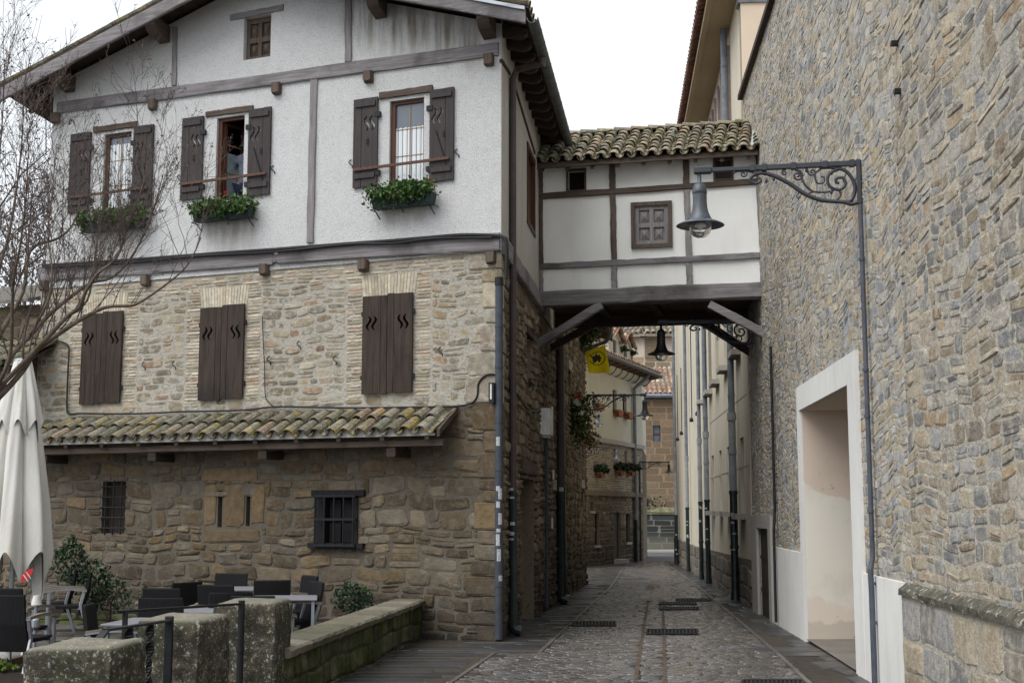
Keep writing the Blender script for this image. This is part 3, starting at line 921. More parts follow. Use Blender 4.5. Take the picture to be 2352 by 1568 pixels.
# upper windows ----------------------------------------------------------------
for i in range(3):
    for side, r_ in (('L', up_L[i]), ('R', up_R[i])):
        a, b, c, d = r_
        h = d - c; w_ = b - a
        inner = a if side == 'L' else b      # the edge by the window (s grows to the left)
        o = shutter_leaf(H, FA, a, b, c, d, .045, .075, M['shutter_up'], 1 if side == 'L' else -1, c + h * .71, h * .165,
                         ledge=(c + h * .12, c + h * .93), mid=a + w_ * (.66 if side == 'L' else .34))
        for zz in (c + h * .14, c + h * .80):
            q = MB(); q.box(FA, inner - .05, inner + .05, zz - .04, zz + .04, .04, .088)
            obj('hinge', q, M['iron'], o)
        q = MB()
        sx, zx = a + w_ * .35, c + h * .5
        q.tube([FA.P(sx, zx + .05, .09), FA.P(sx + .03, zx + .02, .10), FA.P(sx, zx, .09), FA.P(sx + .03, zx - .03, .10), FA.P(sx, zx - .05, .09)], .008, 5)
        if side == 'R':
            q.tube([FA.P(a + w_ * .72, c + h * .55, .09), FA.P(a + w_ * .28, c + h * .17, .092)], .008, 5)
        obj('latch', q, M['iron'], o)
        hook((b + .05) if side == 'L' else (a - .05), c + h * .28)
    a, b, c, d = lint[i]
    hbeam(a, (c + d) / 2, b, (c + d) / 2, d - c, 0, .07, M['wood_brown_h'], 'lintel', .004)
    # rusty safety bar across the opening
    L_, R_ = up_L[i], up_R[i]
    m = MB()
    za = L_[2] + (L_[3] - L_[2]) * .20
    m.bar(FA.P(R_[0] + .06, za + .01, .105), FA.P(L_[1] - .03, za - .01, .105), FA.n * .012, Vector((0, 0, .022)), 4)
    obj('safety_bar', m, M['rust'], H)
    a, b, c, d = up_open[i]
    # outer frame, set back in the opening
    fr_ = MB()
    n1, n0 = -.02, -.08
    fw = .055
    fr_.box(FA, a, a + fw * .6, c, d, n0, n1); fr_.box(FA, b - fw * 1.3, b, c, d, n0, n1)
    fr_.box(FA, a + fw * .6, b - fw * 1.3, d - fw, d, n0, n1); fr_.box(FA, a + fw * .6, b - fw * 1.3, c, c + fw, n0, n1)
    win = obj('window', fr_, M['frame_red'], H)
    ga, gb, gc, gd = a + fw * .6, b - fw * 1.3, c + fw, d - fw
    if i != 1:
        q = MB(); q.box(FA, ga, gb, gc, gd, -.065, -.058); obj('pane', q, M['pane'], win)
        q = MB()
        q.box(FA, (ga + gb) / 2 - .008, (ga + gb) / 2 + .008, gc, gd, -.056, -.046)
        for t in (.34, .68): q.box(FA, ga, gb, gc + (gd - gc) * t - .007, gc + (gd - gc) * t + .007, -.056, -.049)
        obj('glazing_bar', q, m_plain('ochre_glazing_bar', (0.30, 0.19, 0.10), 0.6) if i == 0 else bpy.data.materials['ochre_glazing_bar'], win)
        # net curtain on the lower part, folded sheet behind the glass, seen through it as a pale cloth
        q = MB()
        zt = gc + (gd - gc) * (.70 if i == 2 else .9)
        k = 26; V = []
        for j in range(k + 1):
            s = ga + (gb - ga) * j / k
            nn = -.052 + .003 * math.sin(j * 1.5)
            V += [FA.P(s, gc + .01, nn - .004), FA.P(s, zt + (.012 if j % 5 == 2 else 0), nn - .004)]
        q.add(V, [(2 * j, 2 * j + 2, 2 * j + 3, 2 * j + 1) for j in range(k)])
        obj('curtain', q, M['curtain'], win)
        # the upper glass has the pale sky's reflection put into its base colour
    else:
        # open casement swung into the dark room, with its curtain
        hs_, dirv = gb, (-FA.n * 0.97 - FA.d * 0.22).normalized()
        o_ = FA.P(gb - .01, 0, -.08)
        cf = Frame(o_, dirv, (0, 0, 0))
        wl = .42
        q = MB()
        q.box(cf, 0, .05, gc, gd, -.02, .02); q.box(cf, wl - .05, wl, gc, gd, -.02, .02)
        q.box(cf, .05, wl - .05, gd - .05, gd, -.02, .02); q.box(cf, .05, wl - .05, gc, gc + .05, -.02, .02)
        cas = obj('casement', q, M['frame_red'], win)
        q = MB()
        for t in (.36, .72): q.box(cf, .05, wl - .05, gc + (gd - gc) * t - .01, gc + (gd - gc) * t + .01, -.01, .01)
        obj('glazing_bar', q, bpy.data.materials['ochre_glazing_bar'], cas)
        q = MB(); q.box(cf, .05, wl - .05, gc + .05, gc + (gd - gc) * .62, -.008, -.004); obj('curtain', q, m_plain('dim_curtain', (0.25, 0.30, 0.31), .9, .1, .2, 9), cas)
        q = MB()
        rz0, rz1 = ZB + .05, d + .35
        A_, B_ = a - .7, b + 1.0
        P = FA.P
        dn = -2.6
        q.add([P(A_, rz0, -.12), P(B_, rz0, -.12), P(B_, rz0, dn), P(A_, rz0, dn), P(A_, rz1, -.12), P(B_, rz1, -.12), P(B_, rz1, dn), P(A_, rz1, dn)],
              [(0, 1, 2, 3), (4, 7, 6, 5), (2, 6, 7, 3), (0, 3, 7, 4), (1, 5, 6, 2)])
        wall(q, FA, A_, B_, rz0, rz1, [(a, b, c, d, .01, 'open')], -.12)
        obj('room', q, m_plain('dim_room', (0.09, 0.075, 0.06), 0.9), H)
# little attic window with panelled shutter
a, b, c, d = attic
q = MB()
def panelled(q, fr, a, b, c, d, n):
    wd, hh = b - a, d - c
    q.box(fr, a, b, c, d, n - .03, n)
    for x0, x1 in ((0, .13), (.44, .56), (.87, 1)): q.box(fr, a + wd * x0, a + wd * x1, c, d, n, n + .045)
    for y0, y1 in ((0, .10), (.42, .54), (.88, 1)):
        for x0, x1 in ((.13, .44), (.56, .87)): q.box(fr, a + wd * x0, a + wd * x1, c + hh * y0, c + hh * y1, n, n + .042)
    P = fr.P
    for x0, x1 in ((.16, .41), (.59, .84)):
        for y0, y1 in ((.14, .38), (.58, .84)):
            s0, s1, z0, z1 = a + wd * x0, a + wd * x1, c + hh * y0, c + hh * y1
            mx, mz = (s0 + s1) / 2, (z0 + z1) / 2
            q.add([P(s0, z0, n + .002), P(s1, z0, n + .002), P(s1, z1, n + .002), P(s0, z1, n + .002), P(mx - .02, mz - .02, n + .05), P(mx + .02, mz - .02, n + .05), P(mx + .02, mz + .02, n + .05), P(mx - .02, mz + .02, n + .05)],
                  [(0, 1, 5, 4), (1, 2, 6, 5), (2, 3, 7, 6), (3, 0, 4, 7), (4, 5, 6, 7)])
panelled(q, FA, a, b, c, d, -.10)
obj('panelled_shutter', q, M['wood_brown_v'], H)
a, b, c, d = attic_l
hbeam(a, (c + d) / 2, b, (c + d) / 2 - .02, (d - c) * .85, 0, .06, M['wood_grey_h'], 'lintel', .004)
# cellar windows: one behind an iron grille, one barred
a, b, c, d = grille
q = MB()
ft = fpx(c6, [(436, 420), (750, 420), (750, 450), (436, 452)]); fb = fpx(c6, [(420, 740), (748, 740), (748, 762), (420, 765)])
q.box(FA, ft[0], ft[1], ft[2], ft[3] + .01, -.05, .06); q.box(FA, fb[0], fb[1], fb[2], fb[3] + .02, -.05, .09)
q.box(FA, a, a + (b - a) * .13, c, d, -.14, .02); q.box(FA, b - (b - a) * .2, b, c, d, -.14, .02)
win = obj('window', q, m_wood('blackened_wood', (0.010, 0.010, 0.012), (0.026, 0.025, 0.027), False), H)
q = MB()
for x in range(2):
    for y in range(2):
        s0 = a + (b - a) * (.16 + .33 * x); z0 = c + (d - c) * (.06 + .48 * y)
        q.box(FA, s0, s0 + (b - a) * .27, z0, z0 + (d - c) * .38, -.13, -.11)
obj('panelled_shutter', q, bpy.data.materials['blackened_wood'], win)
q = MB()
for k in range(5):
    s = a + (b - a) * (.02 + .90 * k / 4)
    q.tube([FA.P(s, c - .02, .13), FA.P(s, d + .02, .13)], .014, 6)
for zz in (c + .0, c + (d - c) * .52, d - .01):
    q.bar(FA.P(a - .02, zz, .13), FA.P(b - .05, zz, .13), FA.n * .016, Vector((0, 0, .018)), 2)
    for s in (a + .02, b - .06): q.tube([FA.P(s, zz, .13), FA.P(s, zz, -.02)], .012, 6)
obj('iron_grille', q, M['iron'], win)
a, b, c, d = barw
q = MB()
q.box(FA, a, b, c, d, -.17, -.14)
win = obj('window', q, M['wood_dark_v'], H)
q = MB()
for k in range(3): q.tube([FA.P(a + (b - a) * (k + .5) / 3, c - .02, .01), FA.P(a + (b - a) * (k + .5) / 3, d + .02, .01)], .013, 6)
for k in range(5): q.tube([FA.P(a - .02, c + (d - c) * (k + .5) / 5, .02), FA.P(b + .02, c + (d - c) * (k + .5) / 5, .02)], .011, 6)
obj('iron_grille', q, M['iron'], win)
# ---- lean-to roof over the cellar wall ------------------------------------------
sA = FA.hit(1046, 955)[0]; sB = FA.hit(96, 960)[0] + .5
zt_ = FA.hit(1000, 950)[1]; ON = .62; zE = zt_ - .335
org = FA.P(sA, zE, ON)
q = MB()
tiles(q, FA.P(sB, zE - .02, ON), -FA.d, (-FA.n * ON + Vector((0, 0, zt_ - zE))), sB - sA, math.hypot(ON, zt_ - zE), rnd, 0.25, 0.36, r0=.10, r1=.082, jit=1.6)
lean = obj('lean_to_roof', q, M['tile_old'], H)
q = MB()
for k in range(int((sB - sA) / .25)):
    s = sB - .125 - k * .25
    r_ = .082
    ring = [FA.P(s + r_ * math.cos(t), zE + .03 + r_ * .85 * math.sin(t), ON + .005) for t in [math.pi * i / 6 for i in range(7)]]
    ring += [FA.P(s - r_, zE - .0, ON + .005), FA.P(s + r_, zE - .0, ON + .005)]
    q.add(ring, [tuple(range(9))])
q.box(FA, sA + .03, sB, zE - .025, zE + .01, ON - .03, ON + .004)
obj('mortar_bed', q, M['tile_mortar'], lean)
q = MB()
up = (-FA.n * ON + Vector((0, 0, zt_ - zE)))
for t0 in (0,):
    A_, B_ = FA.P(sA + .02, zE - .03, ON), FA.P(sB, zE - .03, ON)
    q.hexa([A_, B_, B_ + up, A_ + up] + [x + Vector((0, 0, .025)) for x in (A_, B_, B_ + up, A_ + up)])
obj('boarding', q, M['wood_dark_h'], lean)
q = MB()
q.bar(FA.P(sA - .05, zE - .12, ON - .14), FA.P(sB, zE - .13, ON - .14), FA.n * .05, Vector((0, 0, .05)), 16, .006, rnd)
obj('eave_beam', q, M['wood_brown_h'], lean)
for k in range(12):
    s = sA + .15 + k * (sB - sA - .3) / 11
    q = MB()
    q.bar(FA.P(s, zE - .055, ON + .02) , FA.P(s, zt_ - .09, 0), FA.d * .035, Vector((0, 0, .03)), 2)
    obj('rafter', q, M['wood_dark_h'], lean)
q = MB()
q.bar(FA.P(sA - .03, zE + .01, ON + .02), FA.P(sA - .03, zt_ + .05, 0.02), FA.d * .025, Vector((0, 0, .05)), 6, .006, rnd)
obj('barge_board', q, M['wood_brown_h'], lean)
for u in (150, 395, 645, 935):
    s = FA.hit(u, 1045)[0]
    q = MB()
    q.bar(FA.P(s, zE - .25, -.05), FA.P(s, zE - .25, ON - .10), FA.d * .075, Vector((0, 0, .065)), 4, .005, rnd)
    obj('bracket', q, M['wood_dark_h'], lean)
# ---- main roof --------------------------------------------------------------------
RT = .16
def roofP(s, qd, dz=0.0):
    p = FA.P(s, gable(s) + dz)
    return p + LD * qd
Q0, Q1 = -.72, SEND + .1
SR, SL = -.56, WFAC + .85
q = MB()
for a, b in ((SR, apex), (SL, apex)):
    V = [roofP(a, Q0, .06), roofP(b, Q0, .06), roofP(b, Q1, .06), roofP(a, Q1, .06)]
    q.hexa(V + [v + Vector((0, 0, .03)) for v in V])
obj('roof_boarding', q, M['wood_dark_h'], H)
q = MB()
g1 = (roofP(apex, 0) - roofP(SR, 0))
tiles(q, roofP(SR + .07, Q0 + .02, .06), LD, g1, Q1 - Q0, g1.length, rnd, 0.24, 0.36)
g2 = (roofP(apex, 0) - roofP(SL, 0))
tiles(q, roofP(SL, Q1, .06), -LD, g2, Q1 - Q0, g2.length, rnd, 0.24, 0.36)
obj('roof', q, M['tile_old'], H)
for a, b in ((SR + .05, apex), (SL - .02, apex)):
    q = MB()
    A_, B_ = roofP(a, Q0 + .03, -.05), roofP(b, Q0 + .03, -.05)
    q.bar(A_, B_, LD * .035, Vector((0, 0, .115)), 16, .004, rnd)
    obj('barge_board', q, M['wood_grey_h'], H)
q = MB()
A_, B_ = roofP(SR + .06, Q0 - .012, .05), roofP(1.1, Q0 - .012, .05)
q.bar(A_, B_, LD * .02, Vector((0, 0, .03)), 8, .006, rnd)
obj('verge_flashing', q, M['slate'], H)
# purlins that carry the verge, with carved ends
for s in (.18, 2.06, 4.4, 6.25, 8.25):
    hh = gable(s) - .14
    q = MB()
    A_ = FA.P(s, hh, -.1); B_ = FA.P(s, hh, 0) + LD * (Q0 + .06)
    rings = []
    for t, k, dz in ((0, 1, 0), (.72, 1, 0), (.80, .96, .01), (.9, .8, .035), (1.0, .45, .075)):
        p = A_.lerp(B_, t)
        rings.append([p + FA.d * (sx * .10) + Vector((0, 0, zz)) for sx, zz in ((-1, -.15 * k + dz * .2), (1, -.15 * k + dz * .2), (1, .13), (-1, .13))])
    q.loft(rings)
    obj('purlin', q, M['wood_brown_h'], H)
# rafters under the eave over the lane
for k in range(12):
    qd = .12 + k * .52
    q = MB()
    A_, B_ = roofP(.3, qd, -.02), roofP(SR + .12, qd, -.02)
    rings = []
    for t, lo in ((0, -.13), (.78, -.13), (.86, -.115), (.94, -.085), (1, -.03)):
        p = A_.lerp(B_, t)
        rings.append([p + LD * (.055 * sx) + Vector((0, 0, zz)) for sx, zz in ((-1, lo), (1, lo), (1, .055), (-1, .055))])
    q.loft(rings)
    obj('rafter', q, M['wood_dark_h'], H)
for k in range(5):
    qd = .3 + k * 1.1
    q = MB()
    q.bar(roofP(WFAC - .3, qd, -.03), roofP(SL - .1, qd, -.03), LD * .055, Vector((0, 0, .07)), 3)
    obj('rafter', q, M['wood_dark_h'], H)
# gutter and its downpipe
q = MB()
ga, gb_ = roofP(SR - .06, Q0 - .02, -.07), roofP(SR - .06, SEND - .2, -.07)
k = 10
out = FL.n
rings = []
nseg = 18
for i in range(nseg + 1):
    p = ga.lerp(gb_, i / nseg)
    ring = [p + out * (.085 * math.cos(t)) + Vector((0, 0, -.085 * math.sin(t))) for t in [math.pi * j / k for j in range(k + 1)]]
    ring += [p + out * (.075 * math.cos(t)) + Vector((0, 0, -.075 * math.sin(t))) for t in [math.pi * j / k for j in range(k, -1, -1)]]
    rings.append(ring)
q.loft(rings)
for i in range(1, nseg):
    p = ga.lerp(gb_, i / nseg)
    V = []
    for dq in (-.012, .012):
        V.append([p + LD * dq + out * (.091 * math.cos(t)) + Vector((0, 0, -.091 * math.sin(t))) for t in [math.pi * j / k for j in range(k + 1)]])
    q.loft(V, True)
gut = obj('gutter', q, M['gutter'], H)
q = MB()
PS = .14
pt_top = at_d(1254, 105, ga.y + 1.7)
gp = ga.lerp(gb_, (1.5) / (gb_ - ga).length) + Vector((0, 0, -.08))
zt0 = FL.hit(1178, 175, .08)[1]
sdp = FL.hit(1178, 700, .09)[0]
pw = lambda z, n=.09: FL.P(sdp, z, n)
q.tube([gp, gp + Vector((0, 0, -.1)), gp.lerp(pw(zt0 + .05), .2) + Vector((0, 0, -.06)), gp.lerp(pw(zt0 + .05), .85), pw(zt0 - .08), pw(zt0 - .3), pw(1.95)], .055, 12)
dp = obj('downpipe', q, M['pipe_brown'], H)
q = MB()
q.tube([pw(2.1), pw(.45)], .064, 12)
q.tube([pw(.45), pw(.12), pw(.06, .12), pw(.03, .22)], [.07, .075, .085, .09], 12)
for z in (.5, 1.2, 2.05): q.tube([pw(z - .03), pw(z + .03)], .073, 12)
obj('cast_iron_foot', q, M['pipe_green'], dp)
def stickers(parent, f, zs, rr, w_=.05):
    m = MB()
    for z, h in zs:
        a0 = rnd.uniform(-.5, .3)
        V = []
        for t in (a0 - .5, a0 - .15, a0 + .2, a0 + .5):
            for zz in (z, z + h):
                V.append(f(zz, t, rr))
        m.add(V, [(2 * i, 2 * i + 2, 2 * i + 3, 2 * i + 1) for i in range(3)], 0, (rnd.random(),) * 3)
    obj('sticker', m, M['sticker'], parent)
def around(fr, s, n):
    c = fr.n * -1
    view = (EYE - fr.P(s, 1.8, n)); view.z = 0; view.normalize()
    side = Vector((-view.y, view.x, 0))
    return lambda z, t, rr: fr.P(s, z, n) + (view * math.cos(t) + side * math.sin(t)) * rr
stickers(dp, around(FL, sdp, .09), [(2.12, .04), (2.0, .03), (1.6, .05), (1.45, .05), (1.38, .03)], .0755)
# grey cable pipe at the very corner
q = MB()
sg_, _ = FL.hit(1160, 1000, .10)
sg_ = -.06
gpx = lambda z: C0 + FA.n * .06 + FL.n * .02 + Vector((0, 0, z))
zt1 = FA.hit(1160, 650)[1]
q.tube([gpx(zt1), gpx(0)], .058, 14)
for z in (.75, 1.5, 2.4, 3.1, 3.9, 4.5): q.tube([gpx(z - .012), gpx(z + .012)], .064, 14)
gp_ = obj('cable_pipe', q, M['pipe_grey'], H)
q = MB(); q.tube([gpx(zt1 + .08), gpx(zt1 - .04)], .066, 14); obj('pipe_cap', q, M['cable'], gp_)
vw = Vector((EYE.x - C0.x, EYE.y - C0.y, 0)).normalized(); sdv = Vector((-vw.y, vw.x, 0))
stickers(gp_, lambda z, t, rr: gpx(z) + (vw * math.cos(t) - sdv * math.sin(t)) * rr, [(2.1, .07), (1.98, .16), (1.86, .09), (1.62, .16), (1.5, .06), (1.32, .2), (1.1, .17), (.82, .08), (2.75, .13)], .0595)
# side window, lower side window, side door, lintels
a, b, c, d = sideup
q = MB(); q.box(FL, a, a + .07, c, d, -.08, .05); q.box(FL, b - .07, b, c, d, -.08, .05); q.box(FL, a, b, d - .08, d + .02, -.08, .055); q.box(FL, a, b, c - .02, c + .06, -.08, .055)
q.box(FL, a + .07, b - .07, c + .06, d - .08, -.07, -.03)
obj('window', q, M['frame_red'], H)
a, b, c, d = sidelo
q = MB(); q.box(FL, a - .15, b + .2, d, d + .14, -.05, .05)
obj('lintel', q, M['wood_dark_h'], H)
q = MB(); q.box(FL, a, b, c, d, -.12, -.07); q.box(FL, a - .05, b + .05, c - .06, c, -.05, .09)
obj('window', q, M['wood_dark_v'], H)
a, b, c, d = sdoor
q = MB(); q.box(FL, a, b, -.1, d - .02, -.36, -.28)
for k in range(4): q.box(FL, a + (b - a) * k / 4 + .01, a + (b - a) * (k + 1) / 4 - .01, -.1, d - .03, -.278, -.262)
dr = obj('door', q, M['wood_dark_v'], H)
q = MB(); q.bar(FL.P(a - .12, d + .12, .0), FL.P(b + .16, d + .12, .0), FL.n * .07, Vector((0, 0, .11)), 8, .008, rnd)
obj('lintel', q, M['wood_brown_h'], H)
# diagonal storey beam on the lane side, and thin timber lines in the plaster
q = MB()
q.bar(FL.P(0.05, zb0 + .10, .04), FL.P(6.2, zb0 + .10, .04), FL.n * .06, Vector((0, 0, .14)), 16, .007, rnd)
obj('beam', q, M['wood_grey_h'], H)
for (p0, p1) in (((1151, 140), (1170, 170)), ((1177, 185), (1227, 352))):
    a, b = FL.hit(*p0, .03), FL.hit(*p1, .03)
    q = MB(); q.bar(FL.P(a[0], a[1], .03), FL.P(b[0], b[1], .03), FL.n * .025, Vector((0, 0, .03)), 3)
    obj('rail', q, M['wood_dark_h'], H)
# ------------------------------------------------------------------ the covered passage over the lane
rnd = random.Random(23)
def on_line(fr, u, v=1175):
    s, _ = fr.hit(u, v); return fr.P(s, 0)
b0, b1 = on_line(FL, 1236), on_line(FR, 1760)
FB = Frame(b0, b1 - b0)
BW = (b1 - b0).length
B = thing('covered_passage', 'white timber-framed covered passage with mossy tiled roof, bridging the lane between two houses', 'passage',
          (b0.x, b0.y, FB.hit(1500, 690)[1]), world=True)
def bz(v): return FB.hit(1500, v)[1]
zbot, zsill = bz(694), bz(659)
zlow0, zlow1 = bz(608), bz(594)
zmid0, zmid1 = bz(442), bz(429)
zeave = bz(372)
BD = 2.3
def bs(u, v=600): return FB.hit(u, v)[0]
wl = (bs(1306), bs(1344), bz(427), bz(382)); wr_ = (bs(1647), bs(1685), bz(420), bz(376))
wm = FB.rect([(1459, 473), (1535, 473), (1535, 561), (1459, 561)])
mb = MB()
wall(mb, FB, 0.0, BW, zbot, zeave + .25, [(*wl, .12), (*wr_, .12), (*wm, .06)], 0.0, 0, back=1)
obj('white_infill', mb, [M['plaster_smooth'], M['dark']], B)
mb = MB()
P = FB.P
mb.add([P(0, zbot, -BD), P(BW, zbot, -BD), P(BW, zeave + .3, -BD), P(0, zeave + .3, -BD)], [(0, 3, 2, 1)])
obj('rear_wall', mb, M['plaster_smooth'], B)
def bb(s0, z0, s1, z1, wdt, mat, nm, n1=.05, jit=.006, dep=.05):
    q = MB()
    v = Vector((s1 - s0, z1 - z0)).normalized()
    side = FB.d * (-v.y) + Vector((0, 0, v.x))
    q.bar(P(s0, z0, n1 - dep), P(s1, z1, n1 - dep), FB.n * dep, side * wdt / 2, 16, jit, rnd)
    return obj(nm, q, mat, B)
bb(-.1, (zbot + zsill) / 2 - .01, BW + .1, (zbot + zsill) / 2 + .0, zsill - zbot, M['wood_grey_h'], 'sill_beam', .13, .012, .13)
bb(0, (zlow0 + zlow1) / 2 - .01, bs(1436), (zlow0 + zlow1) / 2, zlow1 - zlow0, M['wood_grey_h'], 'rail', .055)
bb(bs(1436), (zlow0 + zlow1) / 2 + .0, BW, (zlow0 + zlow1) / 2 + .03, (zlow1 - zlow0) * .95, M['wood_grey_h'], 'rail', .058)
bb(0, (zmid0 + zmid1) / 2 - .02, BW, (zmid0 + zmid1) / 2 + .04, zmid1 - zmid0, M['wood_brown_h'], 'rail', .055)
for u0_, u1_, w_ in ((1242, 1242, 13), (1409, 1411, 14), (1580, 1583, 14), (1748, 1752, 13)):
    bb(bs(u1_), zsill - .02, bs(u1_, 600), zlow0, w_ / FPX * 24, M['wood_grey_v'], 'post', .048)
    bb(bs(u1_), zlow1, bs(u0_), zmid0, w_ / FPX * 24, M['wood_brown_v'] if u0_ < 1500 else M['wood_grey_v'], 'post', .048)
    bb(bs(u0_), zmid1, bs(u0_), zeave + .02, w_ / FPX * 24, M['wood_brown_v'], 'post', .048)
# wall plate under the eave
bb(0, zeave + .06, BW, zeave + .08, .13, M['wood_dark_h'], 'wall_plate', .05)
for (a, b, c, d) in (wl, wr_):
    q = MB()
    f = .035
    q.box(FB, a - f, a, c - f, d + f, -.05, .03); q.box(FB, b, b + f, c - f, d + f, -.05, .03)
    q.box(FB, a, b, c - f, c, -.05, .03); q.box(FB, a, b, d, d + f, -.05, .03)
    o = obj('window', q, M['wood_brown_h'], B)
    if a > 2:
        q = MB(); q.box(FB, a, b, c, d, -.1, -.07)
        for x in (.1, .55): q.box(FB, a + (b - a) * x, a + (b - a) * (x + .35), c + .03, d - .03, -.07, -.055)
        obj('panelled_shutter', q, M['wood_dark_v'], o)
a, b, c, d = wm
q = MB()
f = .075
q.box(FB, a - f, a, c - f, d + f, -.04, .05); q.box(FB, b, b + f, c - f, d + f, -.04, .05)
q.box(FB, a, b, c - f, c, -.04, .05); q.box(FB, a, b, d, d + f, -.04, .05)
o = obj('window', q, M['wood_brown_v'], B)
q = MB()
q.box(FB, a, b, c, d, -.055, -.03)
wd, hh = b - a, d - c
for x0, x1 in ((0, .12), (.44, .56), (.88, 1)): q.box(FB, a + wd * x0, a + wd * x1, c, d, -.03, .012)
for y0, y1 in ((0, .09), (.44, .56), (.90, 1)):
    for x0, x1 in ((.12, .44), (.56, .88)): q.box(FB, a + wd * x0, a + wd * x1, c + hh * y0, c + hh * y1, -.03, .010)
for x0, x1 in ((.14, .42), (.58, .86)):
    for y0, y1 in ((.12, .42), (.58, .88)):
        s0, s1, z0, z1 = a + wd * x0, a + wd * x1, c + hh * y0, c + hh * y1
        mx, mz = (s0 + s1) / 2, (z0 + z1) / 2
        q.add([P(s0, z0, -.028), P(s1, z0, -.028), P(s1, z1, -.028), P(s0, z1, -.028), P(mx - .02, mz - .02, .012), P(mx + .02, mz - .02, .012), P(mx + .02, mz + .02, .012), P(mx - .02, mz + .02, .012)],
              [(0, 1, 5, 4), (1, 2, 6, 5), (2, 3, 7, 6), (3, 0, 4, 7), (4, 5, 6, 7)])
obj('panelled_shutter', q, M['wood_grey_v'], o)
# roof
ez = FB.hit(1500, 360, .34)[1] - .02
NR = -1.15
rz = FB.hit(1500, 297, NR)[1] - .12
q = MB()
gv = FB.n * (NR - .34) + Vector((0, 0, rz - ez))
s_l, s_r = -.02, BW + .02
tiles(q, P(s_l, ez, .34), FB.d, gv, s_r - s_l, gv.length, rnd, 0.24, 0.235, tl=.34, r0=.098, r1=.080, jit=1.8)
gv2 = FB.n * (NR + BD + .3) * -1 * -1
bk = P(s_r, ez, -BD - .3); gb2 = P(s_r, rz, NR) - bk
tiles(q, bk, -FB.d, gb2, s_r - s_l, gb2.length, rnd, 0.24, 0.3)
# ridge tiles
k = 0
x = s_l
while x < s_r - .2:
    rr = .12
    rings = []
    for dx, r_, up in ((0, .115, .03), (.42, .10, 0)):
        rings.append([P(x + dx, rz + .09 + up + r_ * math.sin(t) * .8, NR + r_ * 1.1 * math.cos(t)) for t in [math.pi * j / 8 for j in range(9)]])
    q.loft(rings, True, 0, (rnd.random(), rnd.random() * .5, rnd.random()))
    x += .34
rf = obj('roof', q, M['tile_bridge'], B)
q = MB()
for A_, g_ in ((P(s_l, ez, .34), gv), (P(s_l, ez, -BD - .3), P(s_l, rz, NR) - P(s_l, ez, -BD - .3))):
    v = [A_, A_ + FB.d * (s_r - s_l), A_ + FB.d * (s_r - s_l) + g_, A_ + g_]
    q.hexa([x - Vector((0, 0, .02)) for x in v] + [x + Vector((0, 0, .03)) for x in v])
obj('boarding', q, M['wood_brown_h'], rf)
q = MB()
q.bar(P(s_l, ez - .045, .33), P(s_r, ez - .035, .33), FB.n * .02, Vector((0, 0, .03)), 12, .003, rnd)
obj('fascia', q, M['wood_brown_h'], rf)
for kx in range(9):
    s = .15 + kx * (BW - .3) / 8
    q = MB(); q.bar(P(s, ez - .10, .30), P(s, ez - .10 + .42, -.3), FB.d * .035, Vector((0, 0, .04)), 2)
    obj('rafter', q, M['wood_brown_h'], rf)
q = MB()
A_ = P(s_r + .02, ez + .12, .30); B_ = P(s_r + .02, rz + .12, NR)
q.hexa([A_, A_ - FB.d * .14, B_ - FB.d * .14, B_, A_ + Vector((0, 0, .03)), A_ - FB.d * .14 + Vector((0, 0, .03)), B_ - FB.d * .14 + Vector((0, 0, .03)), B_ + Vector((0, 0, .03))])
obj('flashing', q, M['slate'], rf)
# moss and grass tufts in the gutters between the tiles
q = MB()
pts = []
for i in range(46):
    s = .12 + .24 * rnd.randrange(0, int(BW / .24)) + rnd.uniform(-.02, .02); t = rnd.uniform(0.0, .75) ** 1.6
    c = P(s, ez, .34) + gv * t + Vector((0, 0, .09))
    pts += [c + Vector((rnd.gauss(0, .03), rnd.gauss(0, .03), rnd.gauss(0, .015))) for _ in range(16)]
leaves(q, pts, .018, rnd)
g = G('grass_tuft', 0.8, 0.2); r_, g2_, b_ = g.tint()
M['tuft'] = g.out(g.ramp(r_, [(0, (0.05, 0.09, 0.015)), (1, (0.14, 0.20, 0.04))]))
o = obj('moss_tufts', q, M['tuft'], rf); o['kind'] = 'stuff'
# deck, rear beam, braces
q = MB()
nb = 9
for i in range(nb):
    a = BW * i / nb; b = BW * (i + 1) / nb
    q.box(FB, a + .008, b - .008, zbot + .16, zbot + .20, -BD, -.02)
obj('deck_boards', q, M['wood_brown_h'], B)
q = MB(); q.bar(P(-.1, zbot + .06, -BD), P(BW + .1, zbot + .06, -BD), FB.n * .12, Vector((0, 0, .17)), 12, .008, rnd)
obj('rear_beam', q, M['wood_dark_h'], B)
for i in (1, 2, 3):
    q = MB(); q.bar(P(BW * i / 4, zbot + .1, -.1), P(BW * i / 4, zbot + .1, -BD), FB.d * .07, Vector((0, 0, .07)), 3)
    obj('joist', q, M['wood_dark_h'], B)
def brace(pa, pb, n, mat, th=.075):
    a = FB.hit(*pa, n); b = FB.hit(*pb, n)
    q = MB()
    v = Vector((b[0] - a[0], b[1] - a[1])).normalized()
    q.bar(P(a[0], a[1], n), P(b[0], b[1], n), FB.n * th, (FB.d * -v.y + Vector((0, 0, v.x))) * th, 10, .006, rnd)
    obj('brace', q, mat, B)
brace((1228, 795), (1383, 700), .04, M['wood_grey_h'])
brace((1776, 777), (1630, 699), .04, M['wood_grey_h'])
brace((1263, 800), (1405, 722), -BD + .05, M['wood_dark_h'])
brace((1732, 815), (1600, 730), -BD + .05, M['wood_dark_h'])
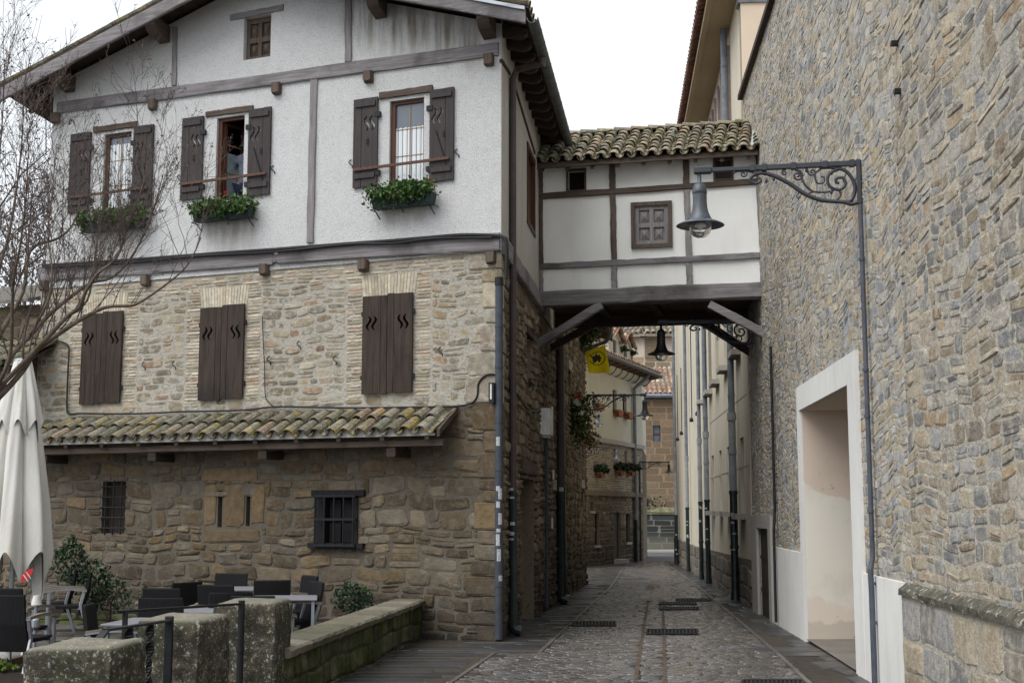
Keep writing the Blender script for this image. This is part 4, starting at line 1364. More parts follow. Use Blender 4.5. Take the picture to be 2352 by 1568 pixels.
# ------------------------------------------------------------------ stone building on the right
rnd = random.Random(37)
SR0 = -15.0
SR1 = FR.hit(1729, 1200)[0]
SRH = FR.hit(1735, 140)[1]
RB = thing('stone_building', 'tall grey and tan rubble stone building with a white framed entrance recess on the right', 'building',
           (pr1.x, pr1.y, 0), world=True)
def rs(u, v): return FR.hit(u, v)[0]
def rzz(u, v): return FR.hit(u, v)[1]
d0, d1 = rs(1968, 1300), rs(1852, 1300)
dz1 = (rzz(1945, 890) + rzz(1847, 938)) / 2
f0, f1 = rs(1992, 1400), rs(1841, 1100)
fz = (rzz(1840, 886) + rzz(1964, 811)) / 2
pzl = (rzz(1783, 1256) + rzz(1846, 1268)) / 2
pzr = (rzz(1978, 1310) + rzz(2083, 1341)) / 2
ps0 = rs(2086, 1450); ps1 = rs(1779, 1350)
sd = (rs(1771, 1300), rs(1745, 1300), rzz(1758, 1213)); sdf = (rs(1777, 1300), rs(1731, 1250), rzz(1755, 1184))
LZ = (rzz(2090, 1350) + rzz(2340, 1410)) / 2          # mossy ledge
MBASE = MB()
hol = [(d0, d1, -0.5, dz1, 2.6), (sd[0], sd[1], -.5, sd[2], .10)]
mb = MB()
wall(mb, FR, SR0, SR1, -0.5, SRH, hol, 0.0, 0, back=2)
split_s = ps0 + .02
occ = [(f0, f1, -1, fz), (ps0, f0, -1, pzr), (f1 - .01, ps1, -1, pzl), (sdf[0] - .01, sdf[1], -1, sdf[2]), (SR0, ps0, -1, LZ)]
# far part: small flat rubble; near part: coarser, rougher stones
stones(mb, fmap(FR), split_s - .3, SR1, -.3, SRH, (0.06, 0.15), (0.09, 0.28), rnd, occ, gap=0.005, prot=(0.001, 0.008), mi=1, wob=0.05, sq=(0.25, 0.6), jit=0.22, N=10, tilt=.8, split=.3, lump=.2)
stones(mb, fmap(FR), SR0, split_s - .3, -.3, SRH - 2.0, (0.08, 0.20), (0.12, 0.38), rnd, occ, gap=0.006, prot=(0.001, 0.011), mi=3, wob=0.03, sq=(0.25, 0.6), jit=0.18, N=14, tilt=.9, split=.35, lump=.2)
stones(mb, fmap(FR, .05), SR0, ps0, -.3, LZ - .10, (0.28, 0.38), (0.35, 0.7), rnd, (), gap=0.014, prot=(0.006, 0.018), mi=3, wob=0.01, sq=(0.2, 0.35), jit=0.04, N=14, split=.1)
mb.box(FR, SR0, ps0, -.5, LZ - .04, .0, .05)
obj('rubble_wall', mb, [M['mortar_right'], M['stone_right'], M['dark'], M['stone_right_near']], RB)
q = MB()
rings = []
for i in range(40):
    s = SR0 + (ps0 - SR0) * i / 39
    jn_ = rnd.uniform(-.012, .012)
    rings.append([FR.P(s, LZ - .07 + jn_, .0), FR.P(s, LZ - .075 + jn_, .082 + jn_), FR.P(s, LZ - .02 + rnd.uniform(-.01, .01), .09 + rnd.uniform(-.015, .01)), FR.P(s, LZ + .015 + rnd.uniform(-.01, .02), .04), FR.P(s, LZ + .05, -.01)])
q.loft(rings)
g = G('mossy_ledge', 0.9, 0.2)
n_ = g.noise(7, 7, .7)
M['ledge'] = g.out(g.mix(g.ramp(g.noise(16, 6, .7), [(.56, 0), (.63, .9)]), g.ramp(n_, [(.3, (0.045, 0.042, 0.035)), (.6, (0.13, 0.12, 0.09)), (.75, (0.09, 0.095, 0.04))]), (0.45, 0.44, 0.40)), g.bump(n_, .9, .03))
obj('ledge', q, M['ledge'], RB)
# white plinth left and right of the entrance, white surround, the recess itself
def slab(s0, s1, z0, z1, n1=.035, nm='white_plinth', mat=None):
    q = MB(); q.box(FR, s0, s1, z0, z1, -.02, n1); return obj(nm, q, mat or M['plinth_white'], RB)
slab(ps0, f0, -.5, pzr); slab(f1, ps1, -.5, pzl)
q = MB()
q.plate(FR, [(f0, -.5), (d0, -.5), (d0, dz1), (d1, dz1), (d1, -.5), (f1, -.5), (f1, fz), (f0, fz)], [], -.02, .045)
obj('door_surround', q, M['plinth_white'], RB)
q = MB()
dpth = 2.6
e = .004
q.add([FR.P(d1 - e, -.5, -.0), FR.P(d1 - e, -.5, -dpth), FR.P(d1 - e, dz1 - e, -dpth), FR.P(d1 - e, dz1 - e, 0),
       FR.P(d0 + e, -.5, -.0), FR.P(d0 + e, -.5, -dpth), FR.P(d0 + e, dz1 - e, -dpth), FR.P(d0 + e, dz1 - e, 0)],
      [(0, 1, 2, 3), (4, 7, 6, 5), (3, 2, 6, 7), (1, 5, 6, 2)])
g = G('worn_pinkish_render_recess', 0.9, 0.15)
zc = g.xyz()[2]
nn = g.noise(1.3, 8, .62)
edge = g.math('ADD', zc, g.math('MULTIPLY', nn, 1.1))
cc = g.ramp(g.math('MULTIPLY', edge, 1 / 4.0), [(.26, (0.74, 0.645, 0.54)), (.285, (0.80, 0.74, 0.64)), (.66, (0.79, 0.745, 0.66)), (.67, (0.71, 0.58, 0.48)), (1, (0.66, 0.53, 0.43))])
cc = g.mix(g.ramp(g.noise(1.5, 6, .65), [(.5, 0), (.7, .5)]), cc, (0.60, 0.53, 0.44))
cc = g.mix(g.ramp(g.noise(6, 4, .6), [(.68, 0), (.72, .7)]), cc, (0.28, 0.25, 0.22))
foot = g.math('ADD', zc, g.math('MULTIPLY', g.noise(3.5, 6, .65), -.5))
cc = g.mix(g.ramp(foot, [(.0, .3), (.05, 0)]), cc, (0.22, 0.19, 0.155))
M['recess'] = g.out(cc, g.bump(g.noise(40, 4), .2, .004))
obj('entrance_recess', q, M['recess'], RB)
q = MB()
q.plate(FR, [(sdf[0], -.5), (sd[0], -.5), (sd[0], sd[2]), (sd[1], sd[2]), (sd[1], -.5), (sdf[1], -.5), (sdf[1], sdf[2]), (sdf[0], sdf[2])], [], -.02, .05)
obj('small_door_surround', q, M['concrete'], RB)
q = MB()
for i in range(3):
    a = sd[0] + (sd[1] - sd[0]) * i / 3; b = sd[0] + (sd[1] - sd[0]) * (i + 1) / 3
    q.box(FR, a + .006, b - .006, -.2, sd[2] - .02, -.06, -.03 + .006 * (i % 2))
dr = obj('small_door', q, M['wood_dark_v'], RB)
q = MB()
for zz in (.35, .95, 1.6): q.box(FR, sd[0] + .03, sd[1] - .03, zz, zz + .05, -.03, -.012)
obj('strap_hinge', q, M['iron'], dr)
# roof edge of the stone building
q = MB()
q.box(FR, SR0, SR1 + .05, SRH, SRH + .10, -.3, .10)
obj('roof_edge', q, M['wood_dark_h'], RB)
q = MB()
a, b = FR.P(SR0, SRH + .10, .1), FR.P(SR1, SRH + .10, .1)
q.add([a, b, b - FR.n * 5 + Vector((0, 0, .7)), a - FR.n * 5 + Vector((0, 0, .7))], [(0, 1, 2, 3)])
obj('roof', q, M['tile_far'], RB)
q = MB()
q.box(FR, SR0, SR0 + .1, -.5, SRH, -6, 0); q.box(FR, SR0, SR1, -.5, SRH, -6.1, -6)
obj('rear_wall', q, M['mortar_right'], RB)
# small iron stubs in the masonry
for uv in ((2063, 100), (2071, 210)):
    s, z = FR.hit(*uv)
    q = MB(); q.box(FR, s - .035, s + .035, z - .02, z + .02, 0, .07); obj('iron_stub', q, M['iron'], RB)
# cable pipes on the wall: one feeds the big lamp, one runs down beside the brace
cs_top = FR.hit(1978, 470, .05)
q = MB()
s = cs_top[0]
sb = FR.hit(2000, 1520, .05)[0]
zk = FR.hit(1990, 1300)[1]
q.tube([FR.P(s, cs_top[1], .06), FR.P(s, zk + .45, .06), FR.P(s, zk + .12, .06), FR.P(s - .01, zk, .09), FR.P(s - .01, zk - .2, .085), FR.P(s - .01, .02, .085)], [.026, .026, .026, .03, .03, .03], 10)
for z in (cs_top[1] - .6, cs_top[1] - 1.8, zk + 1.6, zk + .6, zk - .15, zk - .55): q.tube([FR.P(s, z - .015, .065), FR.P(s, z + .015, .065)], .036, 8)
c_ = obj('cable_conduit', q, m_plain('slate_blue_conduit', (0.075, 0.082, 0.105), .5, .4, .25, 9), None)
tag(c_, 'dark conduit running down the stone wall from the big lamp bracket to the white plinth', 'conduit')
q = MB()
s2, z2 = FR.hit(1770, 795, .05)
zk = FR.hit(1776, 1215)[1]
q.tube([FR.P(s2, z2, .05), FR.P(s2, zk + .3, .05), FR.P(s2 - .03, zk, .08), FR.P(s2 - .03, .0, .08)], .024, 8)
c_ = obj('cable_conduit', q, M['cable'], None)
tag(c_, 'thin black conduit falling beside the small dark door at the end of the stone wall', 'conduit')

# ------------------------------------------------------------------ cream rendered building beyond it
cr0, cr1 = ground(1690, 1371), ground(1556, 1293)
FC = Frame(cr0, cr1 - cr0, (0, 20, 0))
CS0 = FC.hit(1731, 1300)[0]
CS1 = FC.hit(1551, 1290)[0]
CB = thing('cream_building', 'cream rendered building with five grey downpipes on a stone plinth, right side of the lane', 'building',
           (cr0.x, cr0.y, gz(cr0.y)), world=True)
kc = cv(1660, 780, 2.177)
CZ = 12.2
cz_e = FC.hit(1640, 60)[1]
CEAVE = at_d(1650, 0, 27.4).z
slots = []
for r_ in ([(415, 680), (437, 680), (437, 1095), (415, 1095)], [(303, 750), (316, 750), (316, 1082), (303, 1082)], [(262, 778), (273, 778), (273, 1080), (262, 1080)], [(346, 730), (357, 730), (357, 1085), (346, 1085)]):
    slots.append(FC.rect([kc(*p) for p in r_]))
ups = []
for (x0, x1, yb) in ((384, 424, 215), (322, 352, 300), (276, 308, 375), (240, 268, 430), (207, 220, 480)):
    a = FC.hit(*kc(x1, yb))[0]; b = FC.hit(*kc(x0, yb))[0]
    zb_ = FC.hit(*kc((x0 + x1) / 2, yb))[1]
    a, b = min(a, b), max(a, b)
    m_ = (a + b) / 2; w_ = max(.5, (b - a) * .55)
    ups.append((m_ - w_ / 2, m_ + w_ / 2, zb_, zb_ + 2.0))
# attic storey windows just under the eave
att = []
for u in (1672, 1655, 1640, 1628):
    s = FC.hit(u, 150)[0]
    att.append((s - .42, s + .42, CEAVE - 2.2, CEAVE - .55))
mb = MB()
allh = [(*h, .2) for h in slots + ups + att]
PLZ = FC.hit(*kc(370, 1290))[1]
wall(mb, FC, CS0, CS1, -1.5, CEAVE - .05, allh, 0, 0, back=1)
obj('render_wall', mb, [M['cream'], M['dark']], CB)
q = MB()
V = []
for s in np.linspace(CS0, CS1, 10):
    base = gz(FC.P(s, 0).y)
    V.append((s, base))
for (s0, z0), (s1, z1) in zip(V, V[1:]):
    pz0, pz1 = z0 + PLZ + .02, z1 + PLZ + .02
    q.hexa([FC.P(s0, z0 - .6, 0), FC.P(s1, z1 - .6, 0), FC.P(s1, z1 - .6, .05), FC.P(s0, z0 - .6, .05), FC.P(s0, pz0, 0), FC.P(s1, pz1, 0), FC.P(s1, pz1, .035), FC.P(s0, pz0, .035)])
stones(q, fmap(FC, .045), CS0, CS1, -.9, PLZ - .25, (.25, .34), (.35, .7), rnd, (), gap=.012, prot=(.006, .018), mi=1, sq=(.2, .35), jit=.03, N=10, split=.05)
obj('stone_plinth', q, [M['mortar_side'], m_stone('grey_plinth_stone', [(0.20, 0.18, 0.155), (0.26, 0.235, 0.20), (0.23, 0.21, 0.18)], dirt_amt=.4)], CB)
for a, b, c, d in slots + ups:
    q = MB(); q.box(FC, a - .09, b + .09, c - .12, c, -.1, .20); obj('window_sill', q, M['concrete'], CB)
for a, b, c, d in att:
    q = MB(); q.box(FC, a, b, c, d, -.15, -.10); q.box(FC, (a + b) / 2 - .05, (a + b) / 2 + .05, c, d, -.10, -.05)
    q.box(FC, a - .12, a, c - .1, d + .1, -.05, .06); q.box(FC, b, b + .12, c - .1, d + .1, -.05, .06)
    w_ = obj('window', q, m_plain('mauve_grey_panel', (0.30, 0.24, 0.23), .7), CB)
# groove line in the render
for yy in (590,):
    for (p0, p1) in (((250, 605), (480, 420)), ((250, 905), (480, 825))):
        a, b = FC.hit(*kc(*p0)), FC.hit(*kc(*p1))
        q = MB(); q.bar(FC.P(a[0], a[1], 0), FC.P(b[0], b[1], 0), FC.n * .006, Vector((0, 0, .012)), 2)
        obj('render_joint', q, M['concrete'], CB)
# eave: boxed soffit and tiled edge
q = MB()
EO = .62
ES0 = CS0 - .3
q.box(FC, ES0, CS1 + .4, CEAVE - .06, CEAVE + .12, -.3, EO)
q.box(FC, ES0, CS1 + .4, CEAVE - .12, CEAVE - .06, EO - .10, EO + .02)
ev = obj('eave', q, m_plaster('ochre_soffit', (0.40, 0.325, 0.22), .2, .004, gscale=20, spots=False), CB)
q = MB()
tiles(q, FC.P(ES0, CEAVE + .10, EO + .10), FC.d, -FC.n * 3 + Vector((0, 0, .9)), CS1 + .4 - ES0, 1.6, rnd, .26, .4, r0=.10, r1=.085)
a, b = FC.P(ES0, CEAVE + .08, EO), FC.P(CS1 + .4, CEAVE + .08, EO)
q.add([a, b, b - FC.n * 6 + Vector((0, 0, 1.8)), a - FC.n * 6 + Vector((0, 0, 1.8))], [(0, 1, 2, 3)])
obj('roof', q, m_tile('red_roof_tile', [(0.23, 0.095, 0.07), (0.19, 0.08, 0.06), (0.27, 0.125, 0.09)], moss_amt=.1), CB)
# end block rising over the stone building, facing the viewer
eb0 = FC.P(CS0, 0)
q = MB()
FE = Frame(eb0, -FC.n)
ZB_t = at_d(1700, 8, eb0.y).z
q.box(FE, 0.0, 7.0, SRH - 1.0, ZB_t, -.3, 0.0)
q.box(FE, -.02, 7.0, -1, SRH - 1.0, -.3, -.02)
obj('end_wall', q, m_plaster('peach_render', (0.70, 0.59, 0.46), .3, .006, stain_amt=.2, gscale=16, spots=False), CB)
q = MB(); q.box(FE, -.06, 7.0, ZB_t, ZB_t + .06, -.36, .05); obj('coping', q, M['pipe_zinc'], CB)
q = MB(); q.box(FE, .9, 2.6, ZB_t + .06, ZB_t + 1.6, -.9, -.6); obj('dormer', q, M['plaster_smooth'], CB)
# downpipes with black cast-iron feet
for (x, yj, yf, rr) in ((382, 565, 985, .082), (237, 665, 1030, .072), (201, 700, 1040, .064), (129, 795, 1070, .064), (67, 885, 1110, .068)):
    s = FC.hit(*kc(x, 1200), .14)[0]
    zj = FC.hit(*kc(x, yj), .14)[1]; zf = FC.hit(*kc(x, yf), .14)[1]
    g0 = gz(FC.P(s, 0).y)
    pp = lambda z: FC.P(s, z, .14)
    q = MB(); q.tube([pp(CEAVE), pp(zj)], rr * .9, 12)
    for z in np.arange(zj + .5, CEAVE, 1.9): q.tube([pp(z - .03), pp(z + .03)], rr, 12)
    o = obj('downpipe', q, M['pipe_zinc'], CB)
    q = MB(); q.tube([pp(zj + .08), pp(zf)], rr, 12); q.tube([pp(zj - .05), pp(zj + .12)], rr * 1.25, 12); q.tube([pp(zj - .8), pp(zj - .7)], rr * 1.15, 12)
    obj('lower_pipe', q, M['pipe_pale'], o)
    q = MB(); q.tube([pp(zf + .05), pp(g0 + .2)], rr * 1.02, 12); q.tube([pp(g0 + .22), pp(g0 + .02)], [rr * 1.1, rr * 1.3], 12)
    for z in (zf + .02, (zf + g0) / 2): q.tube([pp(z - .04), pp(z + .04)], rr * 1.2, 12)
    f_ = obj('cast_iron_foot', q, M['pipe_green'], o)
    vw_ = (EYE - pp(1.8)); vw_.z = 0; vw_.normalize(); sv_ = Vector((-vw_.y, vw_.x, 0))
    stickers(f_, lambda z, t, r2: FC.P(s, z, .14) + (vw_ * math.cos(t) + sv_ * math.sin(t)) * r2, [(zf - rnd.uniform(.1, 1.6), rnd.uniform(.02, .07)) for _ in range(4)], rr * 1.04)
# thin wires with insulators between the pipes
for (x, y0, y1) in ((185, 75, 548), (152, 75, 582), (97, 290, 655), (76, 330, 688)):
    a = FC.hit(*kc(x, y1), .08); zt = FC.hit(*kc(x, y0), .08)[1]
    q = MB(); q.tube([FC.P(a[0], zt, .08), FC.P(a[0], a[1], .08)], .018, 6); q.lathe([(0.02, -.1), (.07, -.08), (.07, .0), (.03, .06)], FC.P(a[0], a[1], .10), 8)
    obj('wire', q, M['cable'], CB)
# rear closure
q = MB(); q.box(FC, CS0, CS1, -1.5, CEAVE, -8.1, -8.0); q.box(FC, CS1 - .1, CS1, -1.5, CEAVE, -8, 0)
obj('rear_wall', q, M['cream'], CB)
# ------------------------------------------------------------------ second stone house on the left, behind the passage
rnd = random.Random(51)
T0 = SEND + .01
T1 = FL.hit(1347, 1338)[0]
TB = thing('stone_house', 'dark rubble stone house behind the covered passage, with a black downpipe and tiled eave corner', 'house',
           tuple(FL.P(T0, 0)), world=True)
TZ = FL.hit(1343, 765)[1]
k6 = cv(1220, 780, 3.92); k7 = cv(1220, 1120, 3.267); k4 = cv(1430, 780, 4.61); k5 = cv(1430, 1080, 4.479)
wins = [FL.rect([k7(518, 340), k7(540, 342), k7(540, 520), k7(518, 530)]), FL.rect([k7(757, 325), k7(776, 325), k7(774, 440), k7(757, 440)]),
        FL.rect([k6(780, 580), k6(810, 570), k6(805, 700), k6(780, 710)])]
holes_ = [(*w_, .2) for w_ in wins]
mb = MB()
wall(mb, FL, T0, T1, -1.2, TZ, holes_, 0, 0, back=2)
stones(mb, fmap(FL), T0, T1, -.5, TZ, (0.10, 0.24), (0.14, 0.40), rnd, [w_ for w_ in wins], gap=.02, prot=(.012, .05), mi=1, N=9, wob=.03)
e0 = FL.P(T1, 0)
FTE = Frame(e0, -FL.n, e0 + LD * 5)
mb.box(FTE, 0, 6, -1.2, TZ, -.3, 0)
mb.box(FL, T0, T1, -1.2, TZ, -6.2, -6.0)
obj('stone_wall', mb, [M['mortar_side'], M['stone_side'], M['dark']], TB)
for w_ in wins:
    q = MB(); q.box(FL, w_[0] - .15, w_[1] + .15, w_[3], w_[3] + .22, -.05, .05); obj('lintel', q, M['concrete'], TB)
# eave corner: boarded soffit, tiles, curled gutter end
q = MB()
er = .75
V = [FL.P(T0, TZ, er), FL.P(T1 + .5, TZ, er), FL.P(T1 + .5, TZ + 1.4, -4), FL.P(T0, TZ + 1.4, -4)]
q.hexa(V + [v + Vector((0, 0, .06)) for v in V])
obj('roof_boarding', q, M['wood_brown_h'], TB)
q = MB()
tiles(q, FL.P(T0, TZ + .06, er), LD, FL.n * -4.75 + Vector((0, 0, 1.4)), T1 + .5 - T0, 1.8, rnd, .24, .36)
obj('roof', q, M['tile_far'], TB)
q = MB(); q.bar(FL.P(T1 + .45, TZ - .04, er + .04), FL.P(T1 + .45, TZ + .75, -1.8), LD * .04, Vector((0, 0, .16)), 6)
obj('barge_board', q, M['wood_brown_h'], TB)
q = MB()
for i in range(10):
    s = T0 + .3 + i * .95
    q2 = MB(); q2.bar(FL.P(s, TZ - .06, er - .05), FL.P(s, TZ + .15, -.1), LD * .05, Vector((0, 0, .06)), 2); obj('rafter', q2, M['wood_dark_h'], TB)
# gutter at the eave, S-bend and pipe down the end of the wall
dg = FL.P(T1, 0).y - .3
bend_ = [at_d(*k4(*p), dg) for p in ((445, 215), (425, 300), (385, 345), (250, 392), (140, 432), (118, 480), (124, 620))]
q = MB()
q.tube([FL.P(T0 + 1, TZ - .0, er + .05), bend_[0] + Vector((0, 0, .25))] + bend_ + [Vector((bend_[-1].x, bend_[-1].y, 1.2))], .055, 10)
o = obj('downpipe', q, M['gutter'], TB)
q = MB(); q.tube([Vector((bend_[-1].x, bend_[-1].y, z_)) for z_ in (1.8, -.4)], .065, 10); obj('cast_iron_foot', q, M['pipe_green'], o)
# the dark downpipe in the middle of the lane side
sp, _ = FL.hit(*k6(712, 1100), .12)
q = MB()
zj = FL.hit(*k7(612, 345))[1]
q.tube([FL.P(sp, TZ, .12), FL.P(sp, zj, .12)], .09, 12)
o = obj('downpipe', q, M['pipe_brown'], TB)
q = MB(); q.tube([FL.P(sp, zj + .05, .12), FL.P(sp, .4, .12)], .10, 12); q.tube([FL.P(sp, .5, .12), FL.P(sp, .1, .12), FL.P(sp, .0, .12), FL.P(sp, -.06, .26)], [.11, .115, .12, .13], 12)
o2 = obj('cast_iron_foot', q, M['pipe_green'], o)
vw_ = (EYE - FL.P(sp, 1.8, .12)); vw_.z = 0; vw_.normalize(); sv_ = Vector((-vw_.y, vw_.x, 0))
stickers(o2, lambda z, t, r2: FL.P(sp, z, .12) + (vw_ * math.cos(t) + sv_ * math.sin(t)) * r2, [(zj - .05, .09)], .106)
# meter box on a thin conduit by the first house
s1, z1 = FL.hit(*k6(520, 950)); _, z0_ = FL.hit(*k6(515, 1205))
q = MB(); q.box(FL, s1 - .28, s1 + .22, z0_, z1, .0, .20); q.box(FL, s1 - .02, s1 + .22, z0_ + .02, z1 + .05, .20, .215); q.box(FL, s1 - .2, s1 + .15, z0_ - .05, z0_, .03, .17)
mbx = obj('meter_box', q, M['white'])
tag(mbx, 'white plastic meter box on the dark stone wall on top of a thin grey conduit', 'meter box')
q = MB()
q.tube([FL.P(s1, z0_ - .05, .10), FL.P(s1, 0, .10)], .034, 10)
o = obj('cable_conduit', q, M['pipe_grey']); tag(o, 'thin grey conduit running from the white meter box down to the pavement', 'conduit')
# cable draped along the side wall up to the box
q = MB()
p0 = FL.hit(*k6(250, 800)); p1 = FL.hit(*k6(480, 960))
q.tube([FL.P(p0[0] + (p1[0] - p0[0]) * t, p0[1] + (p1[1] - p0[1]) * t - .12 * math.sin(math.pi * t), .05) for t in [i / 8 for i in range(9)]], .022, 6)
o = obj('wall_cable', q, M['cable']); tag(o, 'black cable drooping across the side wall from the brown downpipe to the white meter box', 'cable')
for (kk, p0, p1) in ((k7, (530, 175), (533, 255)), (k7, (520, 565), (528, 655))):
    a, b = FL.hit(*kk(*p0), .05), FL.hit(*kk(*p1), .05)
    q = MB(); q.box(FL, a[0] - .12, a[0] + .12, min(a[1], b[1]), max(a[1], b[1]), .05, .07)
    tag(obj('notice_plate', q, M['white']), 'small white plate fixed to the dark stone wall ' + ('above the narrow window' if p0[1] < 300 else 'below the narrow window'), 'plate')
# ------------------------------------------------------------------ far building where the lane bends
pr = ground(1478, 1286)
FD = Frame(pr, -vpdir(2300), (0, 0, 0))
FDS = 12.0
D = thing('corner_house', 'pale yellow far house with two dormers, brick middle storey and stone ground floor', 'house', tuple(pr), world=True)
zA = FD.hit(*k5(790, 705))[1]; zB_ = FD.hit(*k5(790, 172))[1]; zEv = FD.hit(*k4(800, 850))[1] + .42
def frect(kk, pts): return FD.rect([kk(*p) for p in pts])
w_top = [frect(k4, [(240, 950), (286, 965), (286, 1085), (240, 1080)]), frect(k4, [(470, 890), (515, 900), (512, 1160), (470, 1150)]), frect(k4, [(585, 938), (632, 948), (628, 1185), (585, 1180)])]
w_mid = [frect(k5, [(240, 320), (268, 322), (268, 440), (240, 440)]), frect(k5, [(462, 185), (495, 190), (490, 420), (465, 420)]), frect(k5, [(588, 205), (622, 210), (618, 420), (588, 420)])]
w_low = [frect(k5, [(255, 910), (305, 912), (305, 1265), (255, 1262)]), frect(k5, [(605, 908), (650, 910), (648, 1230), (605, 1228)]), frect(k5, [(205, 780), (235, 782), (235, 880), (205, 880)])]
door_ = frect(k5, [(468, 900), (545, 902), (545, 1425), (468, 1425)])
for name, mats, z0, z1, hol in (('stone_ground_floor', [M['mortar_side'], M['stone_side'], M['dark']], -2, zA, w_low + [door_]),
                                ('brick_storey', [M['mortar_mid'], m_stone('far_brick', [(0.36, 0.28, 0.19), (0.42, 0.34, 0.24), (0.39, 0.30, 0.21)], dirt_amt=.15), M['dark']], zA, zB_, w_mid),
                                ('render_storey', [M['cream_far'], M['cream_far'], M['dark']], zB_, zEv, w_top)):
    mb = MB()
    wall(mb, FD, 0, FDS, z0, z1, [(*w_, .22) for w_ in hol], 0, 0, back=2)
    if 'stone' in name:
        stones(mb, fmap(FD), 0, FDS, z0 + 1, z1, (.16, .3), (.25, .6), rnd, hol, gap=.02, prot=(.01, .035), mi=1, N=8)
    if 'brick' in name:
        stones(mb, fmap(FD), 0, FDS, z0, z1, (.10, .115), (.3, .42), rnd, hol, gap=.022, prot=(.006, .012), mi=1, N=8, jit=.02, split=0, wob=.004, sq=(.2, .3))
    obj(name, mb, mats, D)
FDside = Frame(FD.P(0, 0), vpdir(1551), (20, 60, 0))
q = MB(); q.box(FDside, 0.02, 9, -2, zA, -.2, 0, 1); q.box(FDside, 0.02, 9, zA, zB_, -.2, 0, 2); q.box(FDside, 0.02, 9, zB_, zEv, -.2, 0); q.box(FD, 0, FDS, -2, zEv, -8, -7.9); obj('side_wall', q, [M['cream_far'], M['mortar_side'], M['mortar_low']], D)
for z, nm in ((zA, 'string_course'), (zB_, 'string_course')):
    q = MB(); q.box(FD, -.12, FDS, z - .10, z + .10, -.05, .14); obj(nm, q, M['stone_side'] if z == zA else M['concrete'], D)
for w_ in w_top + w_mid + w_low:
    a, b, c, d = w_
    q = MB(); f = .06
    q.box(FD, a, a + f, c, d, -.2, -.12); q.box(FD, b - f, b, c, d, -.2, -.12); q.box(FD, a + f, b - f, d - f, d, -.2, -.12); q.box(FD, (a + b) / 2 - .03, (a + b) / 2 + .03, c, d - f, -.2, -.13)
    o = obj('window', q, M['wood_dark_v'], D)
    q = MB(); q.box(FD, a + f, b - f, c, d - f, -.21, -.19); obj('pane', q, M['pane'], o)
    if w_ in w_low: q = MB(); q.box(FD, a - .1, b + .1, c - .1, c, -.1, .08); obj('sill', q, M['concrete'], o)
a, b, c, d = door_
q = MB(); q.box(FD, a, b, c, d, -.2, -.12); o = obj('door', q, M['wood_dark_v'], D)
q = MB(); q.box(FD, a - .1, b + .1, c - .25, c + .02, -.1, .35); obj('doorstep', q, M['concrete'], D)
# eave with curved brick soffit on brackets, gutter and roof
q = MB()
EOV = .80
pts = [(0, -.42), (.12, -.40), (.24, -.32), (.33, -.20), (.36, -.08), (.36, .1), (-.1, .25)]
for s0, s1 in ((-.3, FDS),):
    q.loft([[FD.P(s0, zEv + z, n) for n, z in pts], [FD.P(s1, zEv + z, n) for n, z in pts]])
ev = obj('coved_eave', q, M['cream_far'], D)
q = MB()
q.loft([[FD.P(s_, zEv + z, n) for n, z in ((.34, -.12), (EOV + .02, -.03), (EOV + .02, .08), (.34, .10))] for s_ in (-.35, FDS)])
obj('soffit', q, m_wood('red_brown_soffit', (0.10, 0.045, 0.035), (0.17, 0.085, 0.06), True, 20), ev)
for i in range(11):
    s = -.3 + i * 1.0
    q = MB(); q.tube([FD.P(s, zEv + z - .01, n + .01) for n, z in ((.02, -.42), (.12, -.40), (.24, -.32), (.33, -.20), (.37, -.12), (.6, -.07), (.78, -.05))], .026, 5); obj('eave_rib', q, M['wood_dark_h'], ev)
q = MB()
q.tube([FD.P(-.42, zEv + .04, EOV + .08), FD.P(FDS, zEv + .04, EOV + .08)], .10, 10); gu = obj('gutter', q, M['gutter'], D)
q = MB()
RSL = FD.n * -4 + Vector((0, 0, 1.5))
tiles(q, FD.P(FDS, zEv + .12, EOV), -FD.d, RSL, FDS + .35, 4.6, rnd, .26, .38, r0=.11, r1=.09)
A_ = FD.P(-.35, zEv + .1, EOV); B2 = FD.P(FDS, zEv + .1, EOV)
q.add([A_, B2, B2 + RSL * 1.4, A_ + RSL * 1.4], [(0, 1, 2, 3)])
obj('roof', q, M['tile_far'], D)
# dormers
for i, (ap, br_) in enumerate((((490, 170), (500, 520)), ((612, 232), (625, 560)))):
    nD = -.5
    sa, za = FD.hit(*k4(*ap), nD); _, zb0_ = FD.hit(*k4(*br_), nD)
    zb_ = min(zb0_ - .6, za - 1.7)
    hw = .95; ze_ = za - .66
    q = MB()
    wv = (sa - .30, sa + .30, za - 1.75, za - .62)
    wall(q, FD, sa - hw, sa + hw, zb_, [(sa - hw, ze_), (sa, za - .08), (sa + hw, ze_)], [(*wv, .12)], nD, 0, back=1)
    for sg in (-1, 1):
        a_ = sa + sg * hw
        q.box(FD, min(a_, a_ - sg * .05), max(a_, a_ - sg * .05), zb_ - .5, ze_, nD - 3, nD - .01)
    for sg in (-1, 1):
        q.bar(FD.P(sa, za - .10, nD + .04), FD.P(sa + sg * (hw + .1), ze_ - .10, nD + .04), FD.n * .04, Vector((0, 0, .07)), 1)
    dm = obj('dormer', q, [M['cream_far'], M['dark']], D)
    q = MB()
    for sg in (-1, 1):
        tiles(q, FD.P(sa + sg * (hw + .12), ze_ - .08, nD - 2.9), FD.n, FD.d * (-sg * (hw + .12)) + Vector((0, 0, .66)), 3.0, 1.25, rnd, .26, .36, r0=.10, r1=.085)
    obj('dormer_roof', q, M['tile_far'], dm)
    q = MB(); q.box(FD, wv[0], wv[1], wv[2], wv[3], nD - .11, nD - .08); obj('window', q, M['pipe_grey'], dm)
